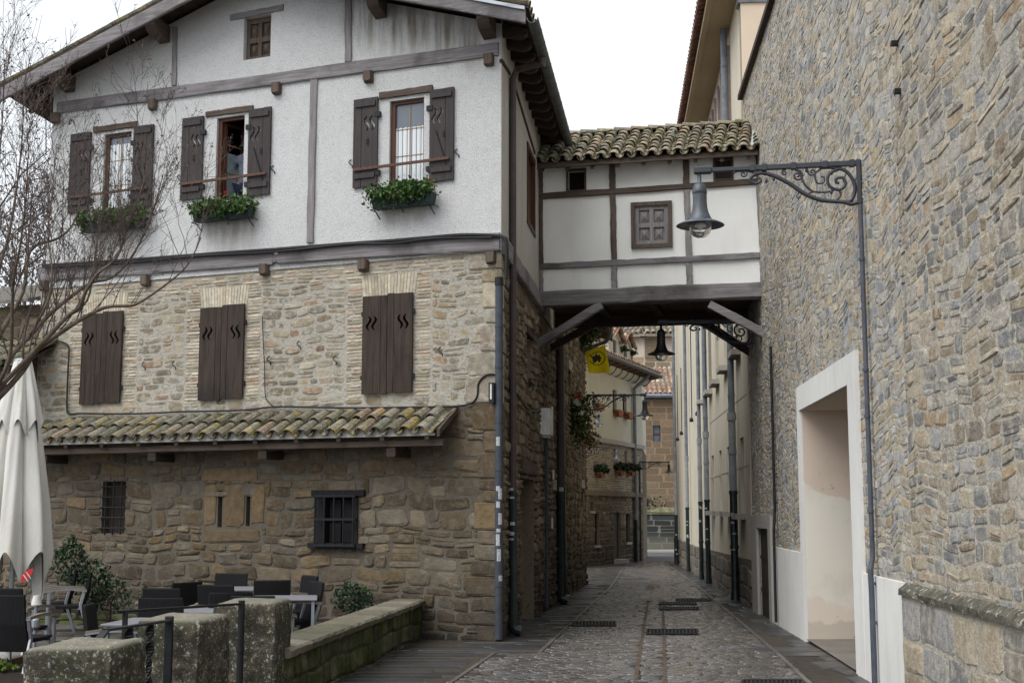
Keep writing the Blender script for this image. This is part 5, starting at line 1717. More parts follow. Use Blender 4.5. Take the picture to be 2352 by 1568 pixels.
# downpipe on the far house and a thin one beside its corner
s = FD.hit(*k5(680, 400))[0]
zj = FD.hit(*k5(690, 980))[1]
q = MB(); q.tube([FD.P(s - .1, zEv - .05, EOV), FD.P(s - .1, zEv - .2, EOV - .1), FD.P(s, zEv - .7, .12), FD.P(s, zj, .12)], .085, 10); o = obj('downpipe', q, M['pipe_zinc'], D)
q = MB(); q.tube([FD.P(s, zj, .12), FD.P(s, gz(pr.y) + .0, .12)], .10, 10); obj('cast_iron_foot', q, M['pipe_green'], o)
s = FD.hit(*k5(745, 500))[0]
q = MB(); q.tube([FD.P(s, FD.hit(*k5(740, 400))[1], .06), FD.P(s, gz(pr.y), .06)], .035, 8); obj('conduit', q, M['cable'], D)
# ------------------------------------------------------------------ church beyond, with its boundary wall
YC = 84.0
FG = Frame((at_d(1400, 1200, YC).x, YC), (1, 0), (0, 0, 0))
def gp_(u, v): return FG.hit(u, v)
zt = gp_(1515, 1168)[1]; GB = gz(YC)
q = MB()
x0, x1 = 0.0, 26.0
q.box(FG, x0, x1, GB - .5, zt - .25, -.5, 0)
stones(q, fmap(FG), x0, x1, GB - .2, zt - .3, (.30, .4), (.6, 1.2), rnd, (), gap=.014, prot=(.004, .01), mi=1, N=8, sq=(.12, .2), jit=.02)
rings = []
for i in range(40):
    s = x0 + (x1 - x0) * i / 39
    rings.append([FG.P(s, zt - .35, -.6), FG.P(s, zt - .35, .08), FG.P(s, zt - .20 + rnd.uniform(-.05, .05), .1), FG.P(s, zt + .10 + rnd.uniform(-.08, .08), -.3)])
BWL = thing('boundary_wall', 'low block wall with mossy capping in front of the church at the lane end', 'wall', (FG.P(13, GB, 0)), world=True)
g = G('black_green_block', .9, .2); r_, g2_, b_ = g.tint(); zc = g.xyz()[2]
blk = g.mix(g.ramp(g.math('ADD', zc, g.math('MULTIPLY', g.noise(.5, 5), 1.0)), [(0.35, 0), (0.95, 1)]), (0.15, 0.145, 0.115), (0.045, 0.05, 0.046))
M['block'] = g.out(g.mix(1.0, blk, g.ramp(g2_, [(0, .7), (1, 1.3)]), 'MULTIPLY'))
obj('block_wall', q, [m_plain('pale_joint', (0.17, 0.165, 0.14), .9), M['block']], BWL)
q = MB(); q.loft(rings)
g = G('moss_cap', .95, .1); nn = g.noise(3, 6, .7)
obj('mossy_capping', q, g.out(g.ramp(nn, [(.35, (0.09, 0.10, 0.04)), (.55, (0.17, 0.16, 0.10)), (.7, (0.30, 0.28, 0.23))])), BWL)
YH = 90.0
CH = thing('church', 'brown ashlar church with tiled aisle roof and apse, closing the view down the lane', 'church', (at_d(1510, 1200, YH).x, YH, gz(YH)), world=True)
FH = Frame((at_d(1400, 1200, YH).x, YH), (1, 0), (0, 0, 0))
zEa = FH.hit(1515, 908)[1]
CHU = m_stone('brown_ashlar', [(0.25, 0.175, 0.105), (0.29, 0.205, 0.13), (0.22, 0.155, 0.10), (0.31, 0.235, 0.155)], dirt_amt=.3, vr=(.8, 1.15))
wch = FH.rect([k4(930, 1305), k4(1022, 1305), k4(1022, 1495), k4(930, 1495)])
q = MB()
wall(q, FH, 0, 26, gz(YH) - .5, zEa, [(*wch, .3)], 0, 0, back=2)
stones(q, fmap(FH), 0, 26, gz(YH) + 2, zEa, (.42, .5), (.7, 1.3), rnd, [wch], gap=.022, prot=(.004, .008), mi=1, N=8, sq=(.12, .16), jit=.01, split=0, wob=.0)
q.box(FH, 0, .2, gz(YH), zEa, -8, -.05)
obj('aisle_wall', q, [m_plain('ashlar_joint', (0.27, 0.20, 0.135), .9), CHU, M['dark']], CH)
a, b, c, d = wch
q = MB(); q.box(FH, a, b, c, d, -.25, -.2); w_ = obj('window', q, m_plain('leaded_glass', (0.10, 0.12, 0.15), .35, .6, .5, 5), CH)
q = MB()
for x in (0, 1): q.box(FH, a - .05 + x * (b - a), a + .05 + x * (b - a), c, d, -.2, -.1)
q.box(FH, a, b, (c + d) / 2 - .03, (c + d) / 2 + .03, -.19, -.12); obj('bar', q, M['rust'], w_)
zTop = FH.hit(1515, 848, -3.0)[1]
gvec = FH.n * -3.3 + Vector((0, 0, zTop - zEa))
q = MB()
tiles(q, FH.P(0, zEa + .05, .3), FH.d, gvec, 26, gvec.length, rnd, .34, .5, tl=.62, r0=.14, r1=.115, seg=4)
A_ = FH.P(0, zEa, .3); q.add([A_, A_ + FH.d * 26, A_ + FH.d * 26 + gvec, A_ + gvec], [(0, 1, 2, 3)])
obj('aisle_roof', q, M['tile_far'], CH)
q = MB(); q.tube([FH.P(0, zEa - .05, .4), FH.P(26, zEa - .05, .4)], .16, 8); obj('gutter', q, M['pipe_zinc'], CH)
# polygonal apse above
sA_ = FH.hit(*k4(830, 300), -3.2)[0]
zA1 = FH.hit(*k4(830, 270), -3.2)[1]
FX1 = Frame(FH.P(sA_, 0, -3.2), (1, 0), (0, 0, 0))
FX0 = Frame(FH.P(sA_, 0, -3.2), (-.85, .53), (0, 0, 0))
APS = m_stone('apse_ashlar', [(0.33, 0.255, 0.17), (0.37, 0.29, 0.20), (0.29, 0.225, 0.155), (0.40, 0.33, 0.245)], dirt_amt=.35)
q = MB()
for fr in (FX1, FX0):
    wall(q, fr, 0, 14 if fr is FX1 else 6, zEa - 1, zA1, (), 0, 0)
    stones(q, fmap(fr), 0, 14 if fr is FX1 else 6, zEa, zA1 - 1.5, (.4, .5), (.6, 1.2), rnd, (), gap=.03, prot=(.005, .03), mi=1, N=8, sq=(.2, .25), jit=.03)
q.box(FX1, .05, 1.3, zA1 - 1.6, zA1 - .2, 0, .06, 1, (.2, .2, .5))
obj('apse_wall', q, [m_plaster('pinkish_old_render', (0.52, 0.44, 0.37), .3, .01, stain_amt=.4, gscale=8, spots=False), APS], CH)
q = MB()
zR = FH.hit(*k4(1070, 165), -3.2)[1] + 1.5
for fr, L_ in ((FX1, 14), (FX0, 6)):
    up_ = -fr.n * 3.5 + Vector((0, 0, zR - zA1))
    A_ = fr.P(0, zA1, .5)
    q.add([A_, A_ + fr.d * L_, A_ + fr.d * L_ + up_, A_ + up_], [(0, 1, 2, 3)])
    q.box(fr, -.3, L_, zA1 - .12, zA1 + .08, 0, .55)
    tiles(q, A_ + Vector((0, 0, .05)) if fr is FX1 else A_ + fr.d * L_ + Vector((0, 0, .05)), fr.d if fr is FX1 else -fr.d, up_, L_, up_.length * .6, rnd, .42, .6, tl=.75, r0=.18, r1=.15, seg=4)
obj('apse_roof', q, m_tile('grey_tile', [(0.30, 0.25, 0.19), (0.36, 0.30, 0.23), (0.25, 0.22, 0.18)], moss_amt=.3), CH)
q = MB()
q.box(FX1, -5, 14, zEa, zR + 9, -9, -4.2)
obj('nave_wall', q, [m_stone('nave_ashlar', [(0.26, 0.20, 0.13)], dirt_amt=.5)], CH)
for x in (-1.2, 1.6):
    q = MB(); q.box(FX1, x, x + 1.0, zA1, zR + 7, -4.2, -3.4); obj('buttress', q, APS, CH)
# shrub spilling over the boundary wall
q = MB()
c = FG.P(*FG.hit(*k5(825, 790)), -.3)
leaves(q, [c + Vector((rnd.gauss(0, .45), rnd.gauss(0, .2), rnd.gauss(0, .22))) for _ in range(260)], .10, rnd)
# ------------------------------------------------------------------ ground, lane, pavements
rnd = random.Random(61)
g = G('leaf_green', .6, .3); r_, g2_, b_ = g.tint()
M['leaf'] = g.out(g.mix(g.ramp(b_, [(.90, 0), (.93, 1)]), g.ramp(r_, [(0, (0.022, 0.05, 0.012)), (.5, (0.045, 0.095, 0.02)), (1, (0.10, 0.16, 0.04))]), (0.13, 0.07, 0.03)))
g = G('dark_leaf', .5, .4); r_, g2_, b_ = g.tint()
M['leaf_dark'] = g.out(g.ramp(r_, [(0, (0.010, 0.028, 0.012)), (.6, (0.022, 0.05, 0.02)), (1, (0.05, 0.085, 0.03))]))
tag(obj('wall_shrub', q, M['leaf_dark']), 'small green shrub growing on the mossy wall capping at the end of the lane', 'shrub')
ys = [-30, 5, 17] + [17 + 9 * i for i in range(1, 11)] + [160, 1200]
q = MB()
V = []; F = []
for y in ys:
    for x in (-700, -40, 40, 700): V.append((x, y, gz(y) - .06))
for i in range(len(ys) - 1):
    for j in range(3): F.append((i * 4 + j, i * 4 + j + 1, i * 4 + j + 5, i * 4 + j + 4))
q.add(V, F)
struct(obj('ground', q, m_plain('damp_earth', (0.085, 0.08, 0.075), .9, .2, .3, 1)))
# wet setts: glossy stone
def wet(name, pal, rlo, rhi, bd=.004, spec=.5, patch=1.0):
    g = G(name, .3, spec)
    r, gg, b = g.tint(); k = len(pal)
    c = g.ramp(r, [((i + .5) / k, x) for i, x in enumerate(pal)])
    c = g.mix(1.0, c, g.ramp(gg, [(0, .65), (1, 1.3)]), 'MULTIPLY')
    n1 = g.noise(1.1, 6, .6)
    c = g.mix(g.math('MULTIPLY', g.ramp(n1, [(.4, 0), (.65, 1)]), .5 * patch), c, g.mix(1.0, c, (.62, .50, .38), 'MULTIPLY'))
    n2 = g.noise(45, 4, .6)
    return g.out(c, g.bump(n2, .5, bd), g.ramp(g.noise(2.0, 5, .6), [(.35, rlo), (.7, rhi)]))
M['sett'] = wet('wet_sett', [(0.092, 0.088, 0.087), (0.115, 0.107, 0.10), (0.108, 0.11, 0.118), (0.128, 0.11, 0.093)], .16, .34, .0015)
M['slab'] = wet('wet_slate_slab', [(0.040, 0.040, 0.042), (0.052, 0.051, 0.050), (0.046, 0.047, 0.050)], .28, .55)
M['joint'] = m_plain('sandy_joint', (0.055, 0.046, 0.036), .85, .2, .4, 12)
M['asphalt'] = m_plain('pale_asphalt', (0.085, 0.085, 0.092), .6, .35, .12, 1.2)
lb = [(-1.75, 8.0), (-.71, 13.74), (-.20, 17.28), (.38, 17.35), (2.72, 36.0), (4.2, 50), (5.4, 60)]
rb = [(2.55, 8.0), (3.12, 14.05), (5.12, 37.0), (6.55, 56.0), (6.9, 60)]
def interp(t, y):
    if y <= t[0][1]: return t[0][0]
    for (x0, y0), (x1, y1) in zip(t, t[1:]):
        if y <= y1: return x0 + (x1 - x0) * (y - y0) / (y1 - y0)
    return t[-1][0]
# bedding of the whole lane (pavements and carriageway)
q = MB()
V = []; F = []
yy = list(np.arange(4, 64, 1.0))
for y in yy:
    for x in (-7 if y > 19 else -12, 10): V.append((x, y, gz(y) - .021))
for i in range(len(yy) - 1): F.append((2 * i, 2 * i + 1, 2 * i + 3, 2 * i + 2))
q.add(V, F)
struct(obj('road_bed', q, M['joint']))
def gmap(P):
    y = P[:, 1]
    z = -0.0105 * np.clip(y - 17, 0, 90)
    return np.stack([P[:, 0], y, z - .012 + P[:, 2]], -1)
ch = lambda y: 1.41 + (y - 13.7) * .1125           # middle of the drain line
q = MB()
MBV = q
def lane(y0, y1, hr, wr, N, prot=(.0025, .005), gap=.010):
    stones(q, gmap, -2.2, 7.0, y0, y1, hr, wr, rnd, (), gap=gap, prot=prot, N=N, mi=0, wob=.014, sq=(.16, .28), jit=.035, split=0, tilt=.35,
           clip=lambda x, y: interp(lb, y) < x < interp(rb, y) and not (abs(abs(x - ch(y)) - .16) < .035 and y < 30))
lane(7.0, 22.0, (.075, .098), (.11, .19), 8)
lane(22.0, 36.0, (.085, .115), (.13, .22), 8)
lane(36.0, 61.0, (.22, .32), (.25, .45), 8, gap=.02)
struct(obj('road', q, M['sett'], None, True))
q = MB()
for sg in (-1, 1):
    V = []; F = []
    for i, y in enumerate(np.arange(7, 30, 1.0)):
        x = ch(y) + sg * .16
        V += [(x - .024, y, gz(y) - .0075), (x + .024, y, gz(y) - .0075)]
    n_ = len(V) // 2
    q.add(V, [(2 * i, 2 * i + 1, 2 * i + 3, 2 * i + 2) for i in range(n_ - 1)])
struct(obj('drain_channel', q, m_plain('rusty_silt', (0.085, 0.062, 0.045), .8, .3, .4, 9)))
# pavements of large dark slabs
q = MB()
def lwall(y): return C0.x + LD.x / LD.y * (y - C0.y)
stones(q, gmap, -12, 8, 6.5, 62, (.55, .75), (.5, 1.0), rnd, (), gap=.012, prot=(.004, .008), N=12, mi=0, wob=.0, sq=(.12, .16), jit=.004, split=0, tilt=.1,
       clip=lambda x, y: x > interp(rb, y) + .12 and x < FR.P(0, 0).x + (y - pr1.y) * .085 + 1.2)
struct(obj('pavement', q, M['slab']))
q = MB()
stones(q, gmap, -12, 8, 6.5, 18.2, (.28, .34), (.8, 1.4), rnd, (), gap=.012, prot=(.004, .008), N=12, mi=0, wob=.0, sq=(.12, .16), jit=.004, split=0, tilt=.1,
       clip=lambda x, y: (x < interp(lb, y) - .10) and x > -2.6)
stones(q, gmap, -3, 8, 18.2, 62, (.30, .4), (.5, 1.0), rnd, (), gap=.012, prot=(.004, .008), N=12, mi=0, wob=.0, sq=(.12, .16), jit=.004, split=0, tilt=.1,
       clip=lambda x, y: (x < interp(lb, y) - .10) and x > lwall(y) - .2)
struct(obj('pavement', q, M['slab']))
q = MB()
for t, sg in ((lb[3:], -1), (rb, 1), (lb[:3], -1)):
    for (x0, y0), (x1, y1) in zip(t, t[1:]):
        n_ = max(1, int((y1 - y0) / 1.0))
        for i in range(n_):
            a = y0 + (y1 - y0) * i / n_; b = y0 + (y1 - y0) * (i + 1) / n_ - .012
            xa, xb = x0 + (x1 - x0) * i / n_, x0 + (x1 - x0) * (i + 1) / n_
            q.hexa([(xa, a, gz(a) - .05), (xa + sg * .05, a, gz(a) - .05), (xb + sg * .05, b, gz(b) - .05), (xb, b, gz(b) - .05),
                    (xa, a, gz(a) + .004), (xa + sg * .05, a, gz(a) + .004), (xb + sg * .05, b, gz(b) + .004), (xb, b, gz(b) + .004)], 0, (rnd.random(), .9, .5))
struct(obj('kerb', q, wet('pale_kerb', [(0.085, 0.078, 0.07), (0.11, 0.10, 0.09)], .3, .6)))
# entrance floor inside the recess
q = MB()
V = [FR.P(d0, .012, .02), FR.P(d1, .012, .02), FR.P(d1, .03, -2.6), FR.P(d0, .03, -2.6)]
q.add(V, [(0, 1, 2, 3)])
struct(obj('entrance_floor', q, m_plain('damp_concrete_floor', (0.17, 0.15, 0.13), .55, .4, .3, 2)))
# paved road crossing before the church
q = MB()
q.add([(2, 62, gz(62) - .02), (30, 62, gz(62) - .02), (30, 84.5, gz(84.5) - .015), (2, 84.5, gz(84.5) - .015)], [(0, 1, 2, 3)])
struct(obj('crossing_road', q, M['asphalt']))
q = MB(); q.hexa([(2, 83.0, gz(83) - .1), (30, 83.0, gz(83) - .1), (30, 83.9, gz(83) - .1), (2, 83.9, gz(83) - .1), (2, 83.0, gz(83) + .12), (30, 83.0, gz(83) + .12), (30, 83.9, gz(83) + .12), (2, 83.9, gz(83) + .12)])
struct(obj('kerb', q, M['concrete']))
# iron drain gratings
k3 = cv(1250, 1350, 2.476)
GR = ((1090, 1310, 361, 374, 'farthest of the gratings, against the right pavement'), (985, 1215, 384, 397, 'upper of the close pair right of the drain line'), (985, 1228, 414, 428, 'lower of the close pair right of the drain line'),
      (425, 715, 503, 528, 'beside the left pavement'), (908, 1222, 551, 580, 'lying across the drain line in mid lane'), (1502, 1870, 866, 893, 'nearest one, at the bottom edge by the right kerb'))
for (x0, x1, ya, yb, lab) in GR:
    a = ground(*k3(x0, yb)); b = ground(*k3(x1, yb)); c = ground(*k3(x1, ya)); d = ground(*k3(x0, ya))
    q = MB()
    z = .004
    for p, r2 in (((a, b), None),):
        n_ = 14
        for i in range(n_ + 1):
            t = i / n_
            A_ = a.lerp(b, t); D_ = d.lerp(c, t)
            q.bar(A_ + Vector((0, 0, z)), D_ + Vector((0, 0, z)), Vector((.013, 0, 0)), Vector((0, 0, .005)), 1)
        q.bar(a + Vector((0, 0, z + .001)), b + Vector((0, 0, z + .001)), Vector((0, .022, 0)), Vector((0, 0, .009)), 1)
        q.bar(d + Vector((0, 0, z + .001)), c + Vector((0, 0, z + .001)), Vector((0, .022, 0)), Vector((0, 0, .009)), 1)
    q.add([a + Vector((0, 0, .004)), b + Vector((0, 0, .004)), c + Vector((0, 0, .004)), d + Vector((0, 0, .004))], [(0, 1, 2, 3)], 1)
    tag(obj('drain_grating', q, [M['iron'], M['dark']]), 'iron drain grating in the setts, ' + lab, 'drain grating', 'drain gratings in the lane')
# fallen leaves
q = MB()
pts = []
for _ in range(70):
    c = ground(rnd.gauss(1497, 8), rnd.gauss(1348, 3)); pts.append(c + Vector((0, 0, .02)))
for _ in range(60):
    y = rnd.uniform(8, 34); pts.append(Vector((rnd.uniform(interp(lb, y), interp(rb, y)), y, gz(y) + .012)))
for p in pts:
    s = rnd.uniform(.02, .045); t = rnd.uniform(0, 6.28); c_, s_ = math.cos(t), math.sin(t)
    q.add([p + Vector((-s * c_, -s * s_, 0)), p + Vector((s_ * s * .6, -c_ * s * .6, .01)), p + Vector((s * c_, s * s_, .004)), p + Vector((-s_ * s * .6, c_ * s * .6, .012))], [(0, 1, 2, 3)], 0, (rnd.random(),) * 3)
g = G('dead_leaf', .7, .3); r_, _, _ = g.tint()
o = obj('fallen_leaves', q, g.out(g.ramp(r_, [(0, (0.10, 0.045, 0.02)), (1, (0.22, 0.11, 0.05))]))); o['kind'] = 'stuff'
# ------------------------------------------------------------------ bracket lamps (local: x out of the wall, z up)
rnd = random.Random(71)
def spiral(cx, cz, r, a0, turns, sgn=1, n=22, shrink=.12):
    return [Vector((cx + r * (1 - (1 - shrink) * i / n) * math.cos(a0 + sgn * 2 * math.pi * turns * i / n), 0, cz + r * (1 - (1 - shrink) * i / n) * math.sin(a0 + sgn * 2 * math.pi * turns * i / n))) for i in range(n + 1)]
def smooth(pts, k=5):
    pts = [Vector(p) for p in pts]; out = []
    for i in range(len(pts) - 1):
        p0, p1, p2, p3 = pts[max(0, i - 1)], pts[i], pts[i + 1], pts[min(len(pts) - 1, i + 2)]
        for j in range(k):
            t = j / k
            out.append(.5 * ((2 * p1) + (p2 - p0) * t + (2 * p0 - 5 * p1 + 4 * p2 - p3) * t * t + (3 * p1 - p0 - 3 * p2 + p3) * t ** 3))
    return out + [pts[-1]]
X = lambda *a: [Vector((x, 0, z)) for x, z in a]
def make_lamp(L=1.74, body=None):
    t = thing('street_lamp', None, 'street lamp')
    body = body or M['lamp_grey']
    q = MB()
    q.abox(.0, L * .66, -.032, .032, -.028, .030, bev=.006)
    q.abox(L * .66, L - .06, -.026, .026, -.022, .024, bev=.005)
    for x in (.07, .36, .70, 1.02, L * .66): q.abox(x - .03, x + .03, -.040, .040, -.038, .040, bev=.006)
    q.abox(L - .14, L + .06, -.042, .042, -.038, .044, bev=.014)
    obj('arm', q, M['lamp_dark'], t)
    q = MB()
    q.abox(-.02, .025, -.035, .035, -.46, .04, bev=.006)
    obj('wall_plate', q, M['lamp_dark'], t)
    q = MB()
    main = smooth(X((.02, -.44), (.09, -.455), (.17, -.43), (.30, -.415), (.45, -.385), (.60, -.31), (.74, -.20), (.90, -.105), (1.04, -.06), (1.13, -.075), (1.18, -.13), (1.13, -.175), (1.065, -.155), (1.075, -.115), (1.11, -.12)), 5)
    n_ = len(main)
    q.tube(main, [.024 - .013 * max(0, (i / n_ - .5) * 2) for i in range(n_)], 8)
    q.tube(smooth(X((.42, -.03), (.28, -.035), (.14, -.08), (.06, -.20), (.05, -.32), (.10, -.42), (.20, -.425))), .02, 8)
    q.tube(smooth(X((.14, -.07), (.24, -.06), (.33, -.13), (.32, -.24), (.22, -.29), (.15, -.24), (.17, -.16), (.24, -.16), (.245, -.205), (.21, -.215))), [.018] * 38 + [.016] * 8, 7)
    q.tube(smooth(X((.22, -.29), (.20, -.35), (.24, -.40))), .013, 6)
    q.tube(smooth(X((.56, -.33), (.50, -.30), (.36, -.31), (.24, -.28))), .012, 6)
    q.tube(smooth(X((.50, -.30), (.58, -.22), (.62, -.12), (.66, -.04))), .013, 6)
    q.tube(smooth(X((.40, -.04), (.47, -.10), (.45, -.20), (.38, -.20), (.375, -.14), (.41, -.135))), .011, 6)
    q.tube(spiral(.66, -.11, .065, 1.2, 1.6), .011, 6)
    q.tube(spiral(.80, -.07, .035, 2.0, 1.3, -1), .010, 6)
    q.tube(spiral(.50, -.075, .045, .4, 1.4, -1), .010, 6)
    q.tube(spiral(1.25, -.06, .04, 2.6, 1.2), .010, 6)
    q.tube(smooth(X((1.14, -.05), (1.22, -.03), (1.32, -.03), (1.36, -.05))), .010, 6)
    for x, z in ((.62, -.30), (.92, -.13), (.30, -.31), (.56, -.05), (.29, -.09), (1.0, -.15)):
        q.lathe([(.004, -.03), (.018, -.01), (.014, .012), (.003, .03)], (x, 0, z), 6)
    q.tube(X((.65, -.30), (.68, -.34), (.66, -.365), (.63, -.35)), .009, 6)
    obj('scroll_bracket', q, M['lamp_dark'], t, True)
    q = MB()
    q.lathe([(.022, -.03), (.024, -.13), (.03, -.135), (.03, -.15), (.055, -.155), (.074, -.19), (.082, -.235), (.083, -.262), (.079, -.265), (.079, -.278), (.078, -.36), (.084, -.43), (.098, -.49), (.118, -.535), (.126, -.55), (.126, -.56), (.136, -.563), (.136, -.585), (.05, -.585)], (L, 0, 0), 32)
    obj('lamp_body', q, body, t, True)
    q = MB()
    q.lathe([(.125, -.575), (.14, -.572), (.20, -.592), (.262, -.622), (.270, -.630), (.262, -.634), (.20, -.606), (.125, -.590)], (L, 0, 0), 40)
    for k in range(4):
        a = k * math.pi / 2 + .4; q.tube([(L + .145 * math.cos(a), .145 * math.sin(a), -.575), (L + .145 * math.cos(a), .145 * math.sin(a), -.553)], .009, 6)
    sh = obj('reflector_disc', q, body, t, True)
    q = MB()
    q.lathe([(.124, -.585), (.127, -.63), (.123, -.675), (.108, -.715), (.082, -.745), (.048, -.762), (.004, -.768)], (L, 0, 0), 32)
    obj('globe', q, M['globe'], t, True)
    q = MB()
    q.lathe([(.02, -.58), (.06, -.60), (.075, -.64), (.03, -.655), (.022, -.68), (.004, -.69)], (L, 0, 0), 16)
    obj('bulb', q, m_plain('frosted_bulb', (.6, .6, .57), .4), t, True)
    return t
LAMPG = 'bracket lamps along the lane'
s, z = FR.hit(1978, 375)
lamp0 = make_lamp()
lamp0['group'] = LAMPG
def place(t, pos, dirv, sc=1.0, label=''):
    t.location = pos
    t.rotation_euler = (0, 0, math.atan2(dirv.y, dirv.x))
    t.scale = (sc, sc, sc)
    t['label'] = label
dv = (at_d(1612, 380, 14.35) - FR.P(s, z, .03)); dv.z = 0; dv.normalize()
place(lamp0, FR.P(s, z, .03), dv, 1.0, 'big grey bell-shaped street lamp on a scrolled bracket, high on the near right stone wall')
l2 = copy_tree(lamp0)
s, z = FR.hit(1727, 742, .03)
place(l2, FR.P(s, at_d(1536, 741, 24.9).z + .03, .03), FR.n, 1.0, 'dark bell lamp hanging under the covered passage, its bracket on the right wall')
def recolour(t, names, mat):
    for c in t.children:
        if c.name.split('.')[0] in names:
            c.data = c.data.copy(); c.data.materials.clear(); c.data.materials.append(mat)
M['lamp_black'] = m_plain('black_lacquer', (0.018, 0.018, 0.02), .5, .5)
recolour(l2, ('lamp_body', 'reflector_disc'), M['lamp_black'])
l3 = copy_tree(l2)
z3 = at_d(1345, 876, 33.5).z
place(l3, FL.P(T1 - .05, z3, .06), FL.n, .95, 'dark bell lamp on a scrolled bracket at the left corner below the yellow flag')
l4 = copy_tree(lamp0)
place(l4, at_d(1343, 941, 47), Vector((1, .1, 0)), .80, 'small grey lamp just below the left corner bracket, half behind the flowers')
l4.location = at_d(1373, 941, 47) - Vector((1, .1, 0)).normalized() * 1.74 * .80
l5 = copy_tree(lamp0)
p5 = at_d(1417, 1027, 52)
place(l5, p5 - Vector((1, .1, 0)).normalized() * 1.74 * .75, Vector((1, .1, 0)), .75, 'small grey lamp in front of the brick storey of the far house')
l6 = copy_tree(l2)
p6 = FD.hit(1466, 1062)
place(l6, FD.P(.62, FD.hit(1466, 1060)[1], .03), Vector((1, -.05, 0)), .80, 'farthest dark lamp on the corner of the brick house, in front of the church wall')
# masts that carry the two mid lane lamps: iron posts against the far house
for l_, lab in ((l4, 'thin dark pole'), (l5, 'thin dark pole')): pass
# ------------------------------------------------------------------ flag on its pole
k4_ = k4
q = MB()
A_ = FL.P(T1 - .1, 0, .1)
dF = (A_.y)
tl, tr, br_, bl_ = [at_d(*k4(*p), dF + .15) for p in ((145, 462), (382, 372), (436, 695), (190, 705))]
n_ = 10
V = []
nrm = Vector((.2, -1, 0)).normalized()
def fp(u, v, off=0.0):
    p = tl.lerp(tr, u).lerp(bl_.lerp(br_, u), v)
    return p + nrm * (.035 * math.sin(u * 6 + v * 2) * (.3 + v) + off)
for i in range(n_ + 1):
    for j in range(n_ + 1): V.append(fp(i / n_, j / n_))
Fq = [(i * (n_ + 1) + j, (i + 1) * (n_ + 1) + j, (i + 1) * (n_ + 1) + j + 1, i * (n_ + 1) + j + 1) for i in range(n_) for j in range(n_)]
V2 = [v - nrm * .006 for v in V]
q.add(V, Fq); q.add(V2, [tuple(reversed(f)) for f in Fq])
flag = thing('flag', 'yellow flag with a black emblem ringed by black letters, under the tiled eave corner', 'flag', tuple(tl), world=True)
obj('cloth', q, m_plain('yellow_cloth', (0.80, 0.64, 0.01), .8, .2, .08, 3), flag)
q = MB()
cu, cvv = .50, .40
def blob(cx, cy, rx, ry, k=10, ph=0, rough=.25):
    pts = []
    for i in range(k):
        a = 2 * math.pi * i / k
        f = 1 + rnd.uniform(-rough, rough)
        pts.append((cx + rx * f * math.cos(a + ph), cy + ry * f * math.sin(a + ph)))
    q.add([fp(cx, cy, .006)] + [fp(x, y, .006) for x, y in pts], [(0, 1 + (i + 1) % k, 1 + i) for i in range(k)])
for b_ in ((.50, .42, .13, .08), (.40, .36, .06, .04), (.42, .50, .05, .035), (.58, .50, .05, .04), (.60, .36, .05, .035), (.38, .44, .05, .025), (.63, .43, .05, .04), (.50, .33, .06, .04), (.34, .33, .035, .02), (.36, .52, .03, .025)): blob(.5 + (b_[0] - .5) * 1.35, .42 + (b_[1] - .42) * 1.35, b_[2] * 1.35, b_[3] * 1.35)
for i in range(16):
    a = -2.4 + i * 5.3 / 15
    cx, cy = .52 + .36 * math.cos(a), .42 + .26 * math.sin(a)
    du = .040; dv_ = .024
    cA, sA2 = math.cos(a), math.sin(a)
    pts = [(cx + (x * du * -sA2 + y * .075 * cA), cy + (x * dv_ * 1.1 * cA + y * .05 * sA2)) for x, y in ((-1, -.5), (1, -.5), (1, .5), (-1, .5))]
    q.add([fp(x, y, .006) for x, y in pts], [(0, 1, 2, 3)])
obj('emblem', q, M['iron'], flag)
q = MB()
q.tube([tl + Vector((-.12, .05, -.08)), tl + Vector((0, 0, .03)), tr + Vector((.0, 0, .05)), tr + Vector((.08, 0, .10))], .03, 8)
obj('flag_pole', q, M['gutter'], flag)
